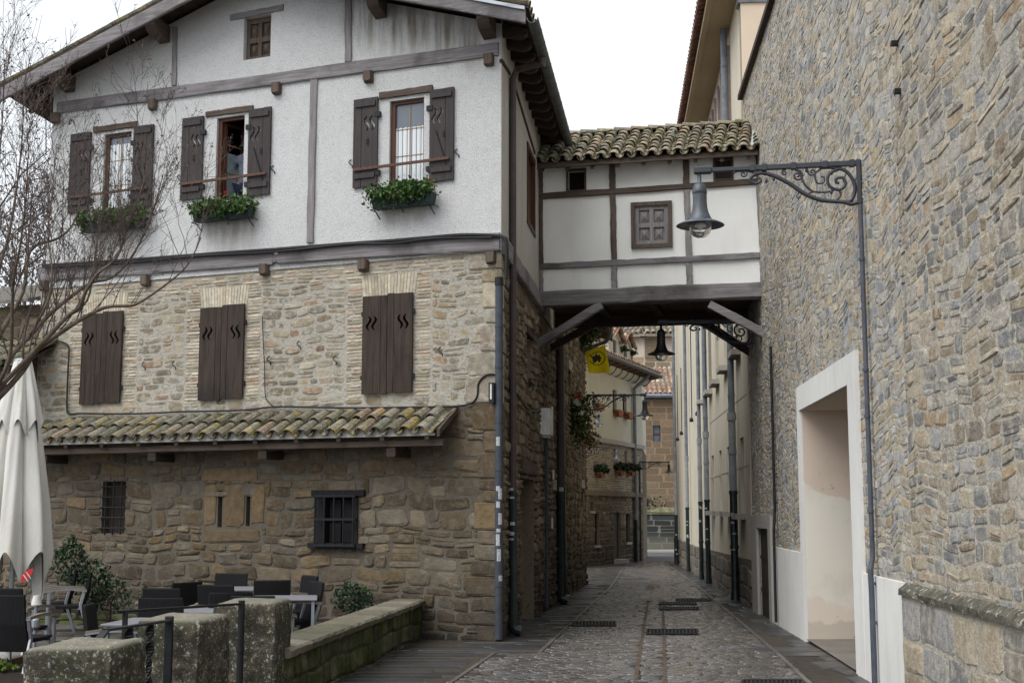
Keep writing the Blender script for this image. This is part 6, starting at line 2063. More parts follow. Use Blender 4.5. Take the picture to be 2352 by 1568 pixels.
# ------------------------------------------------------------------ flower boxes below the upper windows
g = G('geranium_leaf', .6, .3); r_, g2_, b_ = g.tint()
M['geranium'] = g.out(g.mix(g.ramp(b_, [(.93, 0), (.95, 1)]), g.ramp(r_, [(0, (0.02, 0.052, 0.012)), (.5, (0.045, 0.105, 0.02)), (1, (0.09, 0.16, 0.035))]), (0.12, 0.09, 0.03)))
M['petal'] = m_plain('red_petal', (0.50, 0.012, 0.05), .6)
for i, (c_, px, lab) in enumerate(((c1, [(520, 1430), (925, 1420), (925, 1490), (520, 1505)], 'dark green window box of geraniums under the leftmost upper window, behind bare twigs'),
                                   (cw, [(180, 1330), (860, 1265), (850, 1400), (185, 1440)], 'window box of bushy geraniums under the open middle window'),
                                   (c2, [(727, 1110), (1080, 1090), (1075, 1145), (735, 1165)], 'window box of full green geraniums under the upper window nearest the lane'))):
    a, b, c, d = FA.rect([c_(*p) for p in px], .25)
    t = thing('flower_box', lab, 'flower box', tuple(FA.P((a + b) / 2, c, .06)), 'flower boxes under the upper windows', world=True)
    d = c + .17
    q = MB()
    q.loft([[FA.P(a + .04, c, .10), FA.P(b - .04, c, .10), FA.P(b - .04, c, .24), FA.P(a + .04, c, .24)], [FA.P(a + .01, d, .08), FA.P(b - .01, d, .08), FA.P(b - .01, d, .27), FA.P(a + .01, d, .27)]])
    obj('planter', q, M['green_box'], t)
    q = MB()
    for z_, n1_ in ((c - .01, .26), (d, .29)):
        q.tube([FA.P(a, z_, .04), FA.P(a, z_, n1_), FA.P(b, z_, n1_), FA.P(b, z_, .04)], .008, 5)
    k = 7
    for j in range(k):
        s0 = a + (b - a) * (j + .5) / k
        w2 = (b - a) / k * .42
        q.tube([FA.P(s0 + w2 * math.cos(t_), (c + d) / 2 + (d - c) * .5 * math.sin(t_), .28) for t_ in [2 * math.pi * m_ / 10 for m_ in range(11)]], .005, 4)
    q.tube([FA.P(a + .06, c, .25), FA.P(a + .06, c - .12, .05)], .009, 5); q.tube([FA.P(b - .06, c, .25), FA.P(b - .06, c - .12, .05)], .009, 5)
    obj('wire_rack', q, M['iron'], t)
    q = MB()
    pts = []
    for j in range(38):
        s0 = rnd.uniform(a - .01, b + .01); zc_ = d + rnd.uniform(-.06, .13); nc = rnd.uniform(.10, .38)
        pts += [FA.P(s0 + rnd.gauss(0, .06), zc_ + rnd.gauss(0, .055), max(.06, nc + rnd.gauss(0, .05))) for _ in range(60)]
    leaves(q, pts, .034, rnd)
    obj('geranium', q, M['geranium'], t)
    q = MB()
    fl = {0: [(b + .10, d + .06)], 1: [(a + (b - a) * .42, d + .26)], 2: [(a + .05, d + .16)]}[i]
    for (s0, z_) in fl:
        leaves(q, [FA.P(s0 + rnd.gauss(0, .015), z_ + rnd.gauss(0, .015), .26 + rnd.gauss(0, .015)) for _ in range(30)], .018, rnd)
    obj('flower', q, M['petal'], t)
# small flower pots on the far house and its dormers
def pot(c, w_, h_, plant, flower, lab, nm='flower_pot'):
    t = thing(nm, lab, 'flower pot', tuple(c), 'flower pots on the far house', world=True)
    q = MB(); q.loft([[c + FD.d * (sx * w_ * .42) + FD.n * (sn * .12 + .16) for sx, sn in ((-1, -1), (1, -1), (1, 1), (-1, 1))], [c + FD.d * (sx * w_ * .5) + FD.n * (sn * .15 + .16) + Vector((0, 0, h_)) for sx, sn in ((-1, -1), (1, -1), (1, 1), (-1, 1))]])
    obj('pot', q, M['terracotta'], t)
    q = MB(); 
    for sx in (-1, 1): q.tube([c + FD.d * (sx * w_ * .55) + Vector((0, 0, h_ * t_)) + FD.n * (.16 + .14 * math.sin(t_ * 6)) for t_ in [i / 6 for i in range(7)]], .02, 5)
    q.tube([c - FD.d * (w_ * .56) + FD.n * .17 + Vector((0, 0, .0)), c + FD.d * (w_ * .56) + FD.n * .17], .02, 5)
    obj('iron_holder', q, M['iron'], t)
    if plant:
        q = MB(); leaves(q, [c + Vector((rnd.gauss(0, w_ * .28), rnd.gauss(0, .12), h_ + plant * .4 + rnd.gauss(0, plant * .2))) + FD.n * .18 for _ in range(600)], .10, rnd)
        obj('plant', q, M['leaf_dark'], t)
    if flower:
        q = MB(); leaves(q, [c + Vector((rnd.gauss(0, w_ * .2), 0, h_ + plant * .9 + rnd.gauss(0, .08))) + FD.n * .25 for _ in range(25)], .05, rnd)
        obj('flower', q, M['petal'], t)
names = ('left', 'middle', 'right')
for i, w_ in enumerate(w_top): pot(FD.P((w_[0] + w_[1]) / 2 - .05, w_[2] - .18, 0), .75, .28, 0, 0, 'bare terracotta trough below the %s window of the pale upper storey' % names[i])
for i, w_ in enumerate(w_mid): pot(FD.P((w_[0] + w_[1]) / 2 - .25, w_[2] - .25, 0), .48, .24, .32, i == 2, 'leafy pot below the %s window of the brick storey%s' % (names[i], ' with a red bloom' if i == 2 else ''))
for i, uv in enumerate(((505, 500), (618, 545))):
    s, z = FD.hit(*k4(*uv), -.8); pot(FD.P(s, z - .1, -.8), .5, .32, .25, i == 0, ('terracotta pot with red flower in front of the left dormer', 'terracotta pot with dry plants in front of the right dormer')[i])
# climbing plants on the stone house corner
def hang(pts_px, d_, n_, spread, size, lab, mats=None, cat='climbing plant', nm='climbing_plant'):
    c = [at_d(u, v, d_) for u, v in pts_px]
    t = thing(nm, lab, cat, tuple(c[-1]), world=True)
    q = MB(); P_ = []
    for i in range(n_):
        k = rnd.randrange(len(c) - 1); p = c[k].lerp(c[k + 1], rnd.random())
        P_.append(p + Vector((rnd.gauss(0, spread), rnd.gauss(0, spread * .6), rnd.gauss(0, spread * .9))))
    leaves(q, P_, size, rnd); obj('foliage', q, mats or M['leaf'], t)
    q = MB(); q.tube([x + Vector((0, .05, 0)) for x in c], .02, 5); obj('stem', q, M['wood_dark_v'], t)
    return t
hang([k4(150, 175), k4(200, 250), k4(150, 330), k4(200, 180), k4(110, 400)], 35.5, 900, .15, .05, 'dense green creeper hanging from the eave corner left of the yellow flag')
t_ = hang([k6(900, 840), k6(860, 960), k6(880, 1080), k6(870, 1230)], 32.0, 900, .16, .05, 'bushy rose with white and red blooms climbing the dark stone wall beside the corner pipe')
q = MB()
leaves(q, [at_d(*k6(*p), 31.7) + Vector((rnd.gauss(0, .03), 0, rnd.gauss(0, .03))) for p in ((850, 872), (875, 890), (910, 985)) for _ in range(16)], .05, rnd)
obj('white_bloom', q, M['white'], t_)
q = MB(); leaves(q, [at_d(*k6(*p), 31.7) + Vector((rnd.gauss(0, .03), 0, rnd.gauss(0, .03))) for p in ((893, 826),) for _ in range(16)], .045, rnd); obj('red_bloom', q, M['petal'], t_)
g = G('autumn_leaf', .6, .3); r_, _, _ = g.tint()
M['autumn'] = g.out(g.ramp(r_, [(0, (0.06, 0.085, 0.02)), (.4, (0.16, 0.13, 0.04)), (.7, (0.28, 0.20, 0.09)), (1, (0.30, 0.06, 0.05))]))
hang([k4(190, 1180), k4(185, 1300), k4(200, 1440), k5(215, 60), k5(195, 200)], 35.0, 420, .12, .045, 'yellowing creeper with reddish leaves in front of the pale far house', M['autumn'])
# ------------------------------------------------------------------ cables on the house front
def cable(pxs, lab, r=.022, n=.10, k=8, f=None):
    h = [FA.hit(u, v, n) for u, v in pxs]
    q = MB(); q.tube(smooth([FA.P(s, z, n if not f else f(i)) for i, (s, z) in enumerate(h)], 5), r, k)
    return tag(obj('facade_cable', q, M['cable']), lab, 'cable')
cb_ = cable([(1163, 640), (1163, 560), (1155, 545), (1130, 541), (1060, 540), (985, 546), (900, 553), (800, 560), (632, 573), (500, 582), (300, 597), (98, 610)], 'bundle of black cables laid along the top of the grey storey beam', .030, .12)
q = MB()
h = [FA.hit(u, v, .13) for u, v in ((1130, 546), (1000, 549), (900, 558), (800, 563), (632, 577), (450, 590), (300, 602), (98, 614))]
q.tube(smooth([FA.P(s, z + .012 * math.sin(i * 9), .14) for i, (s, z) in enumerate(h)], 5), .016, 6); obj('strand', q, M['cable'], cb_)
cable([c4(1850, 965), c4(1800, 955), c4(1750, 965), c4(1700, 1020), c4(1690, 1110), c4(1640, 1165), c4(1500, 1185), c4(1200, 1190), c4(800, 1195), c4(500, 1190), c4(240, 1188), c4(0, 1212), (420, 945), (300, 950), (190, 949), c3(455, 1395), c3(437, 1340), c3(445, 1100), c3(448, 960), c3(400, 925), c3(330, 905), c3(300, 870)], 'thin black cable running just above the lean-to tiles and up the left corner', .015, .05)
cable([c4(160, 545), c4(165, 700), c4(175, 900), c4(180, 1100), c4(200, 1150), c4(245, 1190)], 'thin wire hanging straight down right of the middle brown shutters', .008, .05, 5)
q = MB()
a = FA.hit(1150, 880); b = FA.hit(1152, 926)
c = gpx((a[1] + b[1]) / 2) + (FA.d * .085)
zc0, zc1 = b[1], a[1]
q.box(FA, .02, .10, zc0, zc1, .02, .16); bx = obj('junction_box', q, M['cable'])
q = MB(); q.box(FA, .05, .075, zc0 + .05, zc1 - .02, .16, .165); obj('label_plate', q, M['white'], bx)
tag(bx, 'black junction box strapped beside the grey corner pipe', 'junction box')
# ------------------------------------------------------------------ terrace: wall, piers, railings
rnd = random.Random(83)
g = G('mossy_sandstone', .92, .2)
n1 = g.noise(5, 7, .65); n2 = g.noise(30, 5, .65); n3 = g.noise(20, 5, .6)
c = g.ramp(n1, [(.3, (0.05, 0.047, 0.034)), (.5, (0.10, 0.088, 0.064)), (.7, (0.175, 0.145, 0.102))])
c = g.mix(g.ramp(g.noise(1.6, 5, .6), [(.48, 0), (.62, .8)]), c, (0.045, 0.055, 0.02))
c = g.mix(g.ramp(n3, [(.60, 0), (.63, .8)]), c, (0.36, 0.36, 0.33))
c = g.mix(g.ramp(g.noise(52, 3, .5), [(.60, 0), (.64, .85)]), c, (0.40, 0.40, 0.38))
c = g.mix(g.ramp(g.noise(11, 6, .7), [(.45, .75), (.55, 0)]), c, (0.035, 0.034, 0.026))
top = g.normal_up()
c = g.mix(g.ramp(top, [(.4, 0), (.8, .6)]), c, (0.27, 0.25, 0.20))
M['pier'] = g.out(c, g.bump(g.math('ADD', n1, g.math('MULTIPLY', n2, .4)), .9, .03))
g = G('mossy_wall_block', .92, .2)
r_, g2_, b_ = g.tint(); n1 = g.noise(6, 7, .65)
c = g.ramp(n1, [(.3, (0.03, 0.03, 0.02)), (.5, (0.085, 0.085, 0.05)), (.7, (0.16, 0.145, 0.095))])
c = g.mix(g.ramp(g.noise(2.6, 6, .65), [(.46, 0), (.60, .9)]), c, (0.055, 0.075, 0.015))
c = g.mix(1.0, c, g.ramp(g2_, [(0, .6), (1, 1.25)]), 'MULTIPLY')
M['mossblock'] = g.out(c, g.bump(n1, .9, .03))
M['coping'] = m_stone('lichened_coping', [(0.20, 0.185, 0.14), (0.24, 0.22, 0.175), (0.17, 0.16, 0.12)], dirt=(0.06, 0.065, 0.03), dirt_amt=.5)
far_f = ground(969, 1465); far_f.z = 0
near_f = ground(655, 1624); near_f.z = 0
WF = Frame(near_f, far_f - near_f, (3, 10, 0))
WLn = (far_f - near_f).length
WT = WF.hit(815, 1432)[1]
W = thing('terrace_wall', 'low mossy stone wall with a pale coping, from the pier to the house corner', 'wall', tuple(near_f), world=True)
q = MB()
q.box(WF, .0, WLn + .1, -.4, WT - .07, -.40, -.02)
stones(q, fmap(WF, -.02), .0, WLn, -.2, WT - .075, (.20, .26), (.16, .30), rnd, (), gap=.012, prot=(.008, .03), mi=1, N=12, sq=(.2, .4), jit=.05)
obj('block_wall', q, [M['joint'], M['mossblock']], W)
q = MB()
s = .0
while s < WLn:
    ln = rnd.uniform(.5, .9); e_ = min(s + ln, WLn + .05)
    if WLn - e_ < .3: e_ = WLn + .05
    rings = []
    k = 7
    for i in range(k + 1):
        x = s + .004 + (e_ - s - .008) * i / k
        j = lambda: rnd.uniform(-.008, .008)
        rings.append([WF.P(x, WT - .08, -.42), WF.P(x, WT - .08 + j(), .03 + j()), WF.P(x, WT - .02 + j(), .045 + j()), WF.P(x, WT + .002 + j() * .5, .02), WF.P(x, WT + .006 + j() * .5, -.2), WF.P(x, WT - .0 + j() * .5, -.42), WF.P(x, WT - .03, -.45)])
    q.loft(rings, True, 0, (rnd.random(), rnd.random(), rnd.random()))
    s = e_
obj('coping', q, M['coping'], W)
# piers: worn square stones
PG = 'stone piers of the stair railing'
def pier(front_px, d_, wd, dep, ang, zt, lab, zb=-.6):
    c = at_d(front_px, 1400, d_); c.z = 0
    t = thing('stone_pier', lab, 'pier', (c.x, c.y, zb), PG, world=True)
    q = MB()
    ca, sa = math.cos(ang), math.sin(ang)
    rings = []
    nn = 44
    zs = list(np.linspace(zb, zt - .09, 16)) + [zt - .05, zt - .025, zt - .008, zt, zt + .002, zt + .003]
    ins = [0] * 16 + [.002, .008, .022, .042, .10, .2]
    ph = [rnd.uniform(0, 6) for _ in range(6)]
    for z, ii in zip(zs, ins):
        ring = []
        for i in range(nn):
            a = 2 * math.pi * i / nn + .11
            e = .11 if ii < .1 else .25
            x = math.copysign(abs(math.cos(a)) ** e, math.cos(a)) * (wd / 2 - ii); y = math.copysign(abs(math.sin(a)) ** e, math.sin(a)) * (dep / 2 - ii)
            w_ = .008 * math.sin(3 * a + z * 5 + ph[0]) + .006 * math.sin(7 * a - z * 9 + ph[1]) + rnd.uniform(-.003, .003)
            k_ = 1 + w_ / max(.1, math.hypot(x, y))
            zz = z + (0.012 * math.sin(2 * x * 9 + ph[2]) + .008 * math.sin(y * 13 + ph[3])) * min(1, max(0, (z - zt + .15) / .15))
            ring.append(Vector((c.x + (x * ca - y * sa) * k_, c.y + (x * sa + y * ca) * k_, zz)))
        rings.append(ring)
    q.loft(rings)
    obj('shaft', q, M['pier'], t, True)
    return c
ang = math.radians(-6)
dC = 12.45; zC = at_d(600, 1383, dC - .25).z
pC = pier(581, dC, .60, .58, ang, zC, 'tallest-looking worn stone pier at the end of the low wall, beside the wicker chairs')
dB_ = 9.7; zB2 = at_d(430, 1424, dB_ - .25).z
pB = pier(424, dB_, .49, .50, ang - .12, zB2, 'middle worn stone pier between two iron railings')
dA = 7.9; zA2 = at_d(200, 1486, dA - .25).z
pA = pier(202, dA, .54, .52, ang, zA2, 'nearest broad stone pier speckled with white lichen')
# railings
def rail_thing(lab): return thing('iron_railing', lab, 'railing', (pB.x, pB.y, 0), world=True)
RL = rail_thing('black wrought iron railing with twisted bars and scrolls between the nearest and the middle pier')
a = at_d(389, 1424, 9.35); b = at_d(243, 1446, 8.15)
q = MB()
q.bar(a, b, Vector((.025, 0, 0)), Vector((0, 0, .008)), 4); q.bar(b, b + Vector((-.04, -.1, -.09)), Vector((.025, 0, 0)), Vector((.0, .02, .0)), 2)
obj('top_rail', q, M['iron'], RL)
q = MB(); q.abox(a.x - .028, a.x + .028, a.y - .02, a.y + .02, -.2, a.z + .03, bev=.006); obj('end_bar', q, M['iron'], RL)
dirr = (b - a); dirr.z = 0; Ld = dirr.length; dirr.normalize()
def twisted(p, z0, z1):
    m = MB(); rings = []
    k = 60
    for i in range(k + 1):
        z = z0 + (z1 - z0) * i / k; t = i * .42
        r0, r1 = .026 + .008 * math.sin(t * .9), .011
        ca, sa = math.cos(t * 1.3), math.sin(t * 1.3)
        rings.append([Vector((p.x + x * ca - y * sa, p.y + x * sa + y * ca, z)) for x, y in ((-r0, -r1), (r0, -r1), (r0, r1), (-r0, r1))])
    m.loft(rings); obj('twisted_bar', m, M['iron'], RL)
for f in (.33, .66):
    p = a + dirr * Ld * f; twisted(p, -.2, a.z + (b.z - a.z) * f)
def scroll8(p, z, sz, par):
    m = MB()
    for sg, dz in ((1, 0), (1, -1.9)):
        m.tube([p + dirr * (sz * math.cos(t)) + Vector((0, 0, z + dz * sz + sz * math.sin(t) * 1.15)) - p * 0 - Vector((0, 0, p.z)) for t in [2 * math.pi * i / 16 * .93 for i in range(17)]], .0115, 6)
    obj('scroll', m, M['iron'], par)
for f, z in ((.5, .72), (.84, .72), (.5, .30), (.17, .34), (.84, .30)):
    scroll8(a + dirr * Ld * f, z, .075, RL)
RL2 = rail_thing('black iron handrail with a flat top running from the tall pier past the middle pier')
a2 = at_d(555, 1386, 12.05); b2 = at_d(272, 1404, 10.6)
q = MB()
q.bar(a2, b2, Vector((.0, .03, 0)), Vector((0, 0, .010)), 6); obj('top_rail', q, M['iron'], RL2)
q = MB(); q.tube([Vector((a2.x, a2.y, -.4)), a2 + Vector((0, 0, .03))], .030, 10); q.tube([Vector((a2.x, a2.y, .55)), Vector((a2.x, a2.y, .59))], .038, 10); obj('post', q, M['iron'], RL2)
q = MB(); p_ = b2 + (a2 - b2) * .05; q.abox(p_.x - .018, p_.x + .018, p_.y - .018, p_.y + .018, -.2, p_.z); obj('post', q, M['iron'], RL2)
q = MB()
kk = cv(330, 1400, 4.523)
q.tube(smooth([at_d(*kk(*p), 12.0) for p in ((1035, 1030), (1058, 1060), (1050, 1110), (1020, 1140), (1048, 1165), (1050, 1220), (1015, 1265), (978, 1258), (975, 1220))]), .016, 7)
obj('scroll', q, M['iron'], RL2)
# terrace paving
q = MB()
x0, x1 = -14, -1.2
def tclip(x, y):
    n_ = (Vector((x, y, 0)) - FA.o).dot(FA.n)
    if n_ < -.1: return False
    return (Vector((x, y, 0)) - WF.o).dot(WF.n) < -.45
stones(q, lambda P_: np.stack([P_[:, 0], P_[:, 1], P_[:, 2] + .0], -1), x0, x1, 9.3, 23.5, (.38, .42), (.55, .65), rnd, (), gap=.010, prot=(.004, .007), N=12, sq=(.12, .15), jit=.004, split=0, tilt=.1, wob=0, clip=tclip)
struct(obj('terrace_paving', q, wet('terrace_slab', [(0.085, 0.08, 0.078), (0.105, 0.10, 0.095), (0.095, 0.088, 0.08)], .4, .7)))
q = MB(); q.add([(x0 - 8, 6, -.012), (-2.25, 6, -.012), (-1.7, 18.5, -.012), (-1.9, 18.9, -.012), (-10, 23.5, -.012), (x0 - 8, 26, -.012)], [(0, 1, 2, 3, 4, 5)])
struct(obj('terrace_bed', q, M['joint']))
# raised planting strip at the foot of the house wall, with its shrubs
q = MB()
q.box(FA, 1.55, 8.1, -.05, .20, .03, .50)
stones(q, fmap(FA, .5), 1.55, 8.1, -.02, .20, (.10, .12), (.3, .5), rnd, (), gap=.012, prot=(.006, .015), mi=1, N=10, jit=.04)
bedt = obj('planting_bed', q, [m_plain('dark_soil', (0.028, 0.022, 0.017), .95, .1, .3, 12), M['mossblock']])
tag(bedt, 'low stone-edged planting strip along the foot of the house wall', 'planter')
def shrub(u, v, d_, rx, rz_, n_, lab, size=.035, mat=None):
    c = at_d(u, v, d_)
    t = thing('shrub', lab, 'shrub', (c.x, c.y, .2), 'shrubs at the foot of the house', world=True)
    q = MB(); P_ = []
    for i in range(n_):
        v_ = Vector((rnd.gauss(0, 1), rnd.gauss(0, 1), rnd.gauss(0, 1))).normalized() * rnd.uniform(.35, 1) ** .6
        b_ = 1 + .25 * math.sin(v_.x * 5 + v_.z * 3) * math.cos(v_.y * 4)
        P_.append(c + Vector((v_.x * rx * b_, v_.y * rx * .7 * b_, v_.z * rz_ * b_)))
    leaves(q, P_, size, rnd); obj('foliage', q, mat or M['leaf_dark'], t)
    q = MB()
    for i in range(7):
        e_ = P_[rnd.randrange(n_)]; q.tube([Vector((c.x, c.y, .15)), c + Vector((0, 0, -rz_ * .4)), e_], [.02, .014, .005], 5)
    obj('stem', q, M['wood_dark_v'], t)
shrub(813, 1372, 18.9, .31, .22, 1500, 'round dark green shrub against the house wall behind the low stone wall', .022)
shrub(165, 1290, 20.3, .30, .38, 900, 'tall dark shrub behind the closed parasol', .032)
shrub(220, 1345, 20.2, .27, .42, 900, 'leafy dark bush behind the two wicker chairs by the house wall', .032)
shrub(255, 1365, 20.0, .36, .30, 500, 'thin low bush right of the leafy one at the wall foot', .028)
shrub(335, 1385, 19.8, .15, .28, 200, 'small sparse plant at the wall foot behind the wicker chairs', .024)
# ------------------------------------------------------------------ wicker chairs and tables (local, facing +y)
g = G('black_wicker', .6, .25)
wv = g.nt.nodes.new("ShaderNodeTexWave"); wv.inputs['Scale'].default_value = 22; wv.inputs['Distortion'].default_value = .6; wv.bands_direction = 'X'
g.nt.links.new(g.co(), wv.inputs['Vector'])
wv2 = g.nt.nodes.new("ShaderNodeTexWave"); wv2.inputs['Scale'].default_value = 30; wv2.bands_direction = 'Z'
g.nt.links.new(g.co(), wv2.inputs['Vector'])
hh = g.math('MULTIPLY', wv.outputs['Fac'], wv2.outputs['Fac'])
M['wicker'] = g.out(g.ramp(hh, [(0, (0.003, 0.003, 0.004)), (.7, (0.014, 0.015, 0.019))]), g.bump(hh, .9, .01))
M['alu'] = m_plain('brushed_aluminium', (0.36, 0.38, 0.41), .42, .5, .1, 6, metal=.6)
M['armwood'] = m_wood('weathered_arm_wood', (0.16, 0.125, 0.10), (0.30, 0.25, 0.21), True)
M['tabletop'] = m_plain('pale_grey_table_top', (0.20, 0.20, 0.22), .5, .3, .12, 3)
CHG = 'black wicker chairs on the terrace'
def make_chair():
    t = thing('wicker_chair', None, 'chair', group=CHG)
    q = MB()
    rings = []
    for i in range(9):
        x = -.24 + .48 * i / 8; cy = -.03 * (1 - (x / .24) ** 2)
        rings.append([(x, -.20 + cy - .015, .30), (x, -.20 + cy + .015, .30), (x, -.27 + cy + .0, .60), (x, -.33 + cy + .012, .90), (x, -.33 + cy - .012, .915 + .0), (x, -.35 + cy - .0, .90), (x, -.29 + cy - .02, .60)])
    q.loft(rings); obj('backrest', q, M['wicker'], t)
    q = MB()
    rings = []
    for i in range(6):
        x = -.24 + .48 * i / 5
        rings.append([(x, -.20, .395), (x, .24, .40), (x, .26, .42), (x, .25, .445), (x, .0, .435), (x, -.20, .445)])
    q.loft(rings); obj('seat', q, M['wicker'], t)
    for sx in (-1, 1):
        q = MB(); q.bar((sx * .265, -.36, 0), (sx * .265, -.22, .44), (.014, 0, 0), (0, .02, 0), 3); q.bar((sx * .265, -.22, .44), (sx * .265, -.27, .64), (.014, 0, 0), (0, .02, 0), 2); obj('leg', q, M['alu'], t)
        q = MB(); q.bar((sx * .27, .24, 0), (sx * .27, .22, .64), (.014, 0, 0), (0, .02, 0), 3); obj('leg', q, M['alu'], t)
        q = MB()
        rings = []
        for i in range(9):
            y = -.30 + .60 * i / 8; z = .655 + .028 * math.sin(math.pi * (i / 8)) - .01 * (i == 8)
            rings.append([(sx * .27 - .026, y, z - .014), (sx * .27 + .026, y, z - .014), (sx * .27 + .026, y, z), (sx * .27 - .026, y, z)])
        q.loft(rings)
        ar = obj('arm', q, M['alu'], t)
        q = MB(); q.loft([[(x, y, z + .014) if k < 2 else (x, y, z + .022) for k, (x, y, z) in enumerate(r_)] for r_ in rings]); obj('wood_pad', q, M['armwood'], ar)
    q = MB(); q.bar((-.26, .21, .40), (.26, .21, .40), (0, .012, 0), (0, 0, .015), 1); q.bar((-.26, -.20, .40), (.26, -.20, .40), (0, .012, 0), (0, 0, .015), 1); obj('seat_frame', q, M['alu'], t)
    return t
def make_table():
    t = thing('cafe_table', None, 'table', group='square tables on the terrace')
    q = MB(); q.abox(-.40, .40, -.40, .40, .72, .745, bev=.006); obj('tabletop', q, M['tabletop'], t)
    for sx in (-1, 1):
        for sy in (-1, 1):
            q = MB(); q.abox(sx * .35 - .02, sx * .35 + .02, sy * .35 - .02, sy * .35 + .02, 0, .72, bev=.004); obj('leg', q, M['alu'], t)
    return t
chair0 = make_chair(); table0 = make_table()
first = [True, True]
def put(u, vtop, rz, lab, dd=None, ht=.915):
    d_ = dd or (CAM_H - ht) * FPX / (vtop - 1175)
    c = at_d(u, vtop, d_)
    o = chair0 if first[0] else copy_tree(chair0)
    first[0] = False
    # the back's top edge sits .34 behind the chair's centre
    o.rotation_euler = (0, 0, R(rz))
    off = Matrix.Rotation(R(rz), 3, 'Z') @ Vector((0, -.33, 0))
    o.location = (c.x - off.x, c.y - off.y, 0)
    o['label'] = lab
def putt(u, v, rz, lab, dd=None):
    d_ = dd or (CAM_H - .745) * FPX / (v - 1175)
    c = at_d(u, v, d_)
    o = table0 if first[1] else copy_tree(table0)
    first[1] = False
    o.rotation_euler = (0, 0, R(rz)); o.location = (c.x, c.y, 0); o['label'] = lab
put(12, 1360, -12, 'nearest wicker chair at the left edge, below the closed parasol')
put(10, 1347, -12, 'wicker chair tucked just behind the nearest one at the left edge', 15.6)
put(172, 1303, 108, 'farther of the two wicker chairs seen side-on by the house wall at the left', 20.3)
put(206, 1303, 108, 'nearer of the two wicker chairs by the house wall, in front of the leafy bush', 19.7)
put(205, 1385, -84, 'wicker chair turned sideways just behind the lichened nearest pier', 12.9)
put(372, 1345, -14, 'wicker chair half hidden behind the broad-backed one left of the group', 15.6)
put(430, 1327, 55, 'wicker chair turned sideways in the middle of the group', 16.9)
put(370, 1365, -6, 'broad-backed wicker chair standing above the iron handrail', 13.9)
put(496, 1334, -14, 'wicker chair with its back to the street, in front of the far table', 16.3)
put(532, 1311, 174, 'wicker chair farthest back, facing the street against the house wall', 19.3)
put(531, 1346, 20, 'wicker chair whose back shows above the tall pier, left of its top', 14.8)
put(582, 1358, -8, 'wicker chair just peeping over the top of the tall pier', 14.2)
put(626, 1320, 14, 'dark wide-backed wicker chair in front of the small pale table', 17.4)
put(712, 1310, 125, 'right rear wicker chair close to the house wall, behind the rightmost one', 18.6)
put(728, 1328, 118, 'rightmost wicker chair, side on, next to the low mossy wall', 17.0)
putt(560, 1342, 4, 'farthest pale table, by the house wall', 18.6)
putt(655, 1361, 8, 'pale table between the wide-backed chair and the right-hand chairs', 16.6)
putt(455, 1383, -4, 'pale table behind the iron handrail', 14.6)
putt(360, 1408, -6, 'nearest pale table close below the handrail', 13.0)
# ------------------------------------------------------------------ closed parasol
PD = 16.2
ptop = at_d(52, 828, PD); pz1 = ptop.z; px, py = ptop.x, ptop.y
pz0 = at_d(60, 1345, PD).z
T = thing('closed_parasol', 'tall closed off-white parasol with a red striped emblem, at the left of the terrace', 'parasol', (px, py, 0), world=True)
M['canvas'] = None
g = G('offwhite_canvas', .9, .1)
cn = g.noise(2.2, 6, .6, g.co((1, 1, .35)))
M['canvas'] = g.out(g.ramp(cn, [(.35, (0.56, 0.54, 0.49)), (.65, (0.70, 0.69, 0.66))]), g.bump(g.noise(7, 4, .6, g.co((1, 1, .3))), .5, .03))
def folds(z_top, z_bot, r_of, nf, amp, droop, seg=168, rows=26, ph=0.0, open_=True):
    q = MB(); rings = []
    for i in range(rows + 1):
        t = i / rows
        ring = []
        for j in range(seg):
            a = 2 * math.pi * j / seg
            w_ = abs(math.sin(.5 * (nf * a + ph + .5 * math.sin(t * 3) + .6 * math.sin(2 * a))))
            fold = 2 * w_ ** .55 - 1.25 + .12 * math.sin(nf * 2.3 * a + 3 * t)
            r_ = r_of(t) * (1 + amp * fold * min(1, .25 + t) + .05 * math.sin(3 * a + t * 4))
            z = z_top + (z_bot - z_top) * t
            if t > .5: z -= droop * ((t - .5) / .5) ** 2 * (.5 + .5 * math.cos(nf * a + ph + .5 * math.sin(t * 3) + .4)) * (1 + .35 * math.sin(2 * a + 1.0))
            ring.append(Vector((px + r_ * math.cos(a), py + r_ * math.sin(a), z)))
        rings.append(ring)
    q.loft(rings, False)
    inner = [[p + (Vector((px, py, p.z)) - p) * .06 for p in r_] for r_ in rings]
    q.loft([list(reversed(r_)) for r_ in inner], False)
    return q
Hh = pz1 - pz0
obj('canopy', folds(pz1 - .15, pz0 + .42, lambda t: .11 + .27 * t ** .8, 7, .34, .50), M['canvas'], T, True)
obj('canopy_top', folds(pz1, pz1 - .75, lambda t: .10 + .145 * t, 8, .22, .26, ph=.4, rows=14), M['canvas'], T, True)
q = MB(); q.tube([(px, py, .0), (px, py, pz1 - .03)], .03, 10); q.lathe([(.10, pz1 - .01), (.11, pz1 + .0), (.09, pz1 + .02), (.004, pz1 + .03)], (px, py, 0), 16); obj('pole', q, M['alu'], T)
for k in range(4):
    a = k * math.pi / 2 + .5
    q = MB(); q.tube([(px + .08 * math.cos(a), py + .08 * math.sin(a), pz1 - .12), (px + .20 * math.cos(a), py + .20 * math.sin(a), pz0 + 1.1)], .016, 6); obj('rib', q, M['alu'], T)
q = MB()
q.abox(px - .3, px + .3, py - .3, py + .3, 0, .10, bev=.02); obj('base', q, M['concrete'], T)
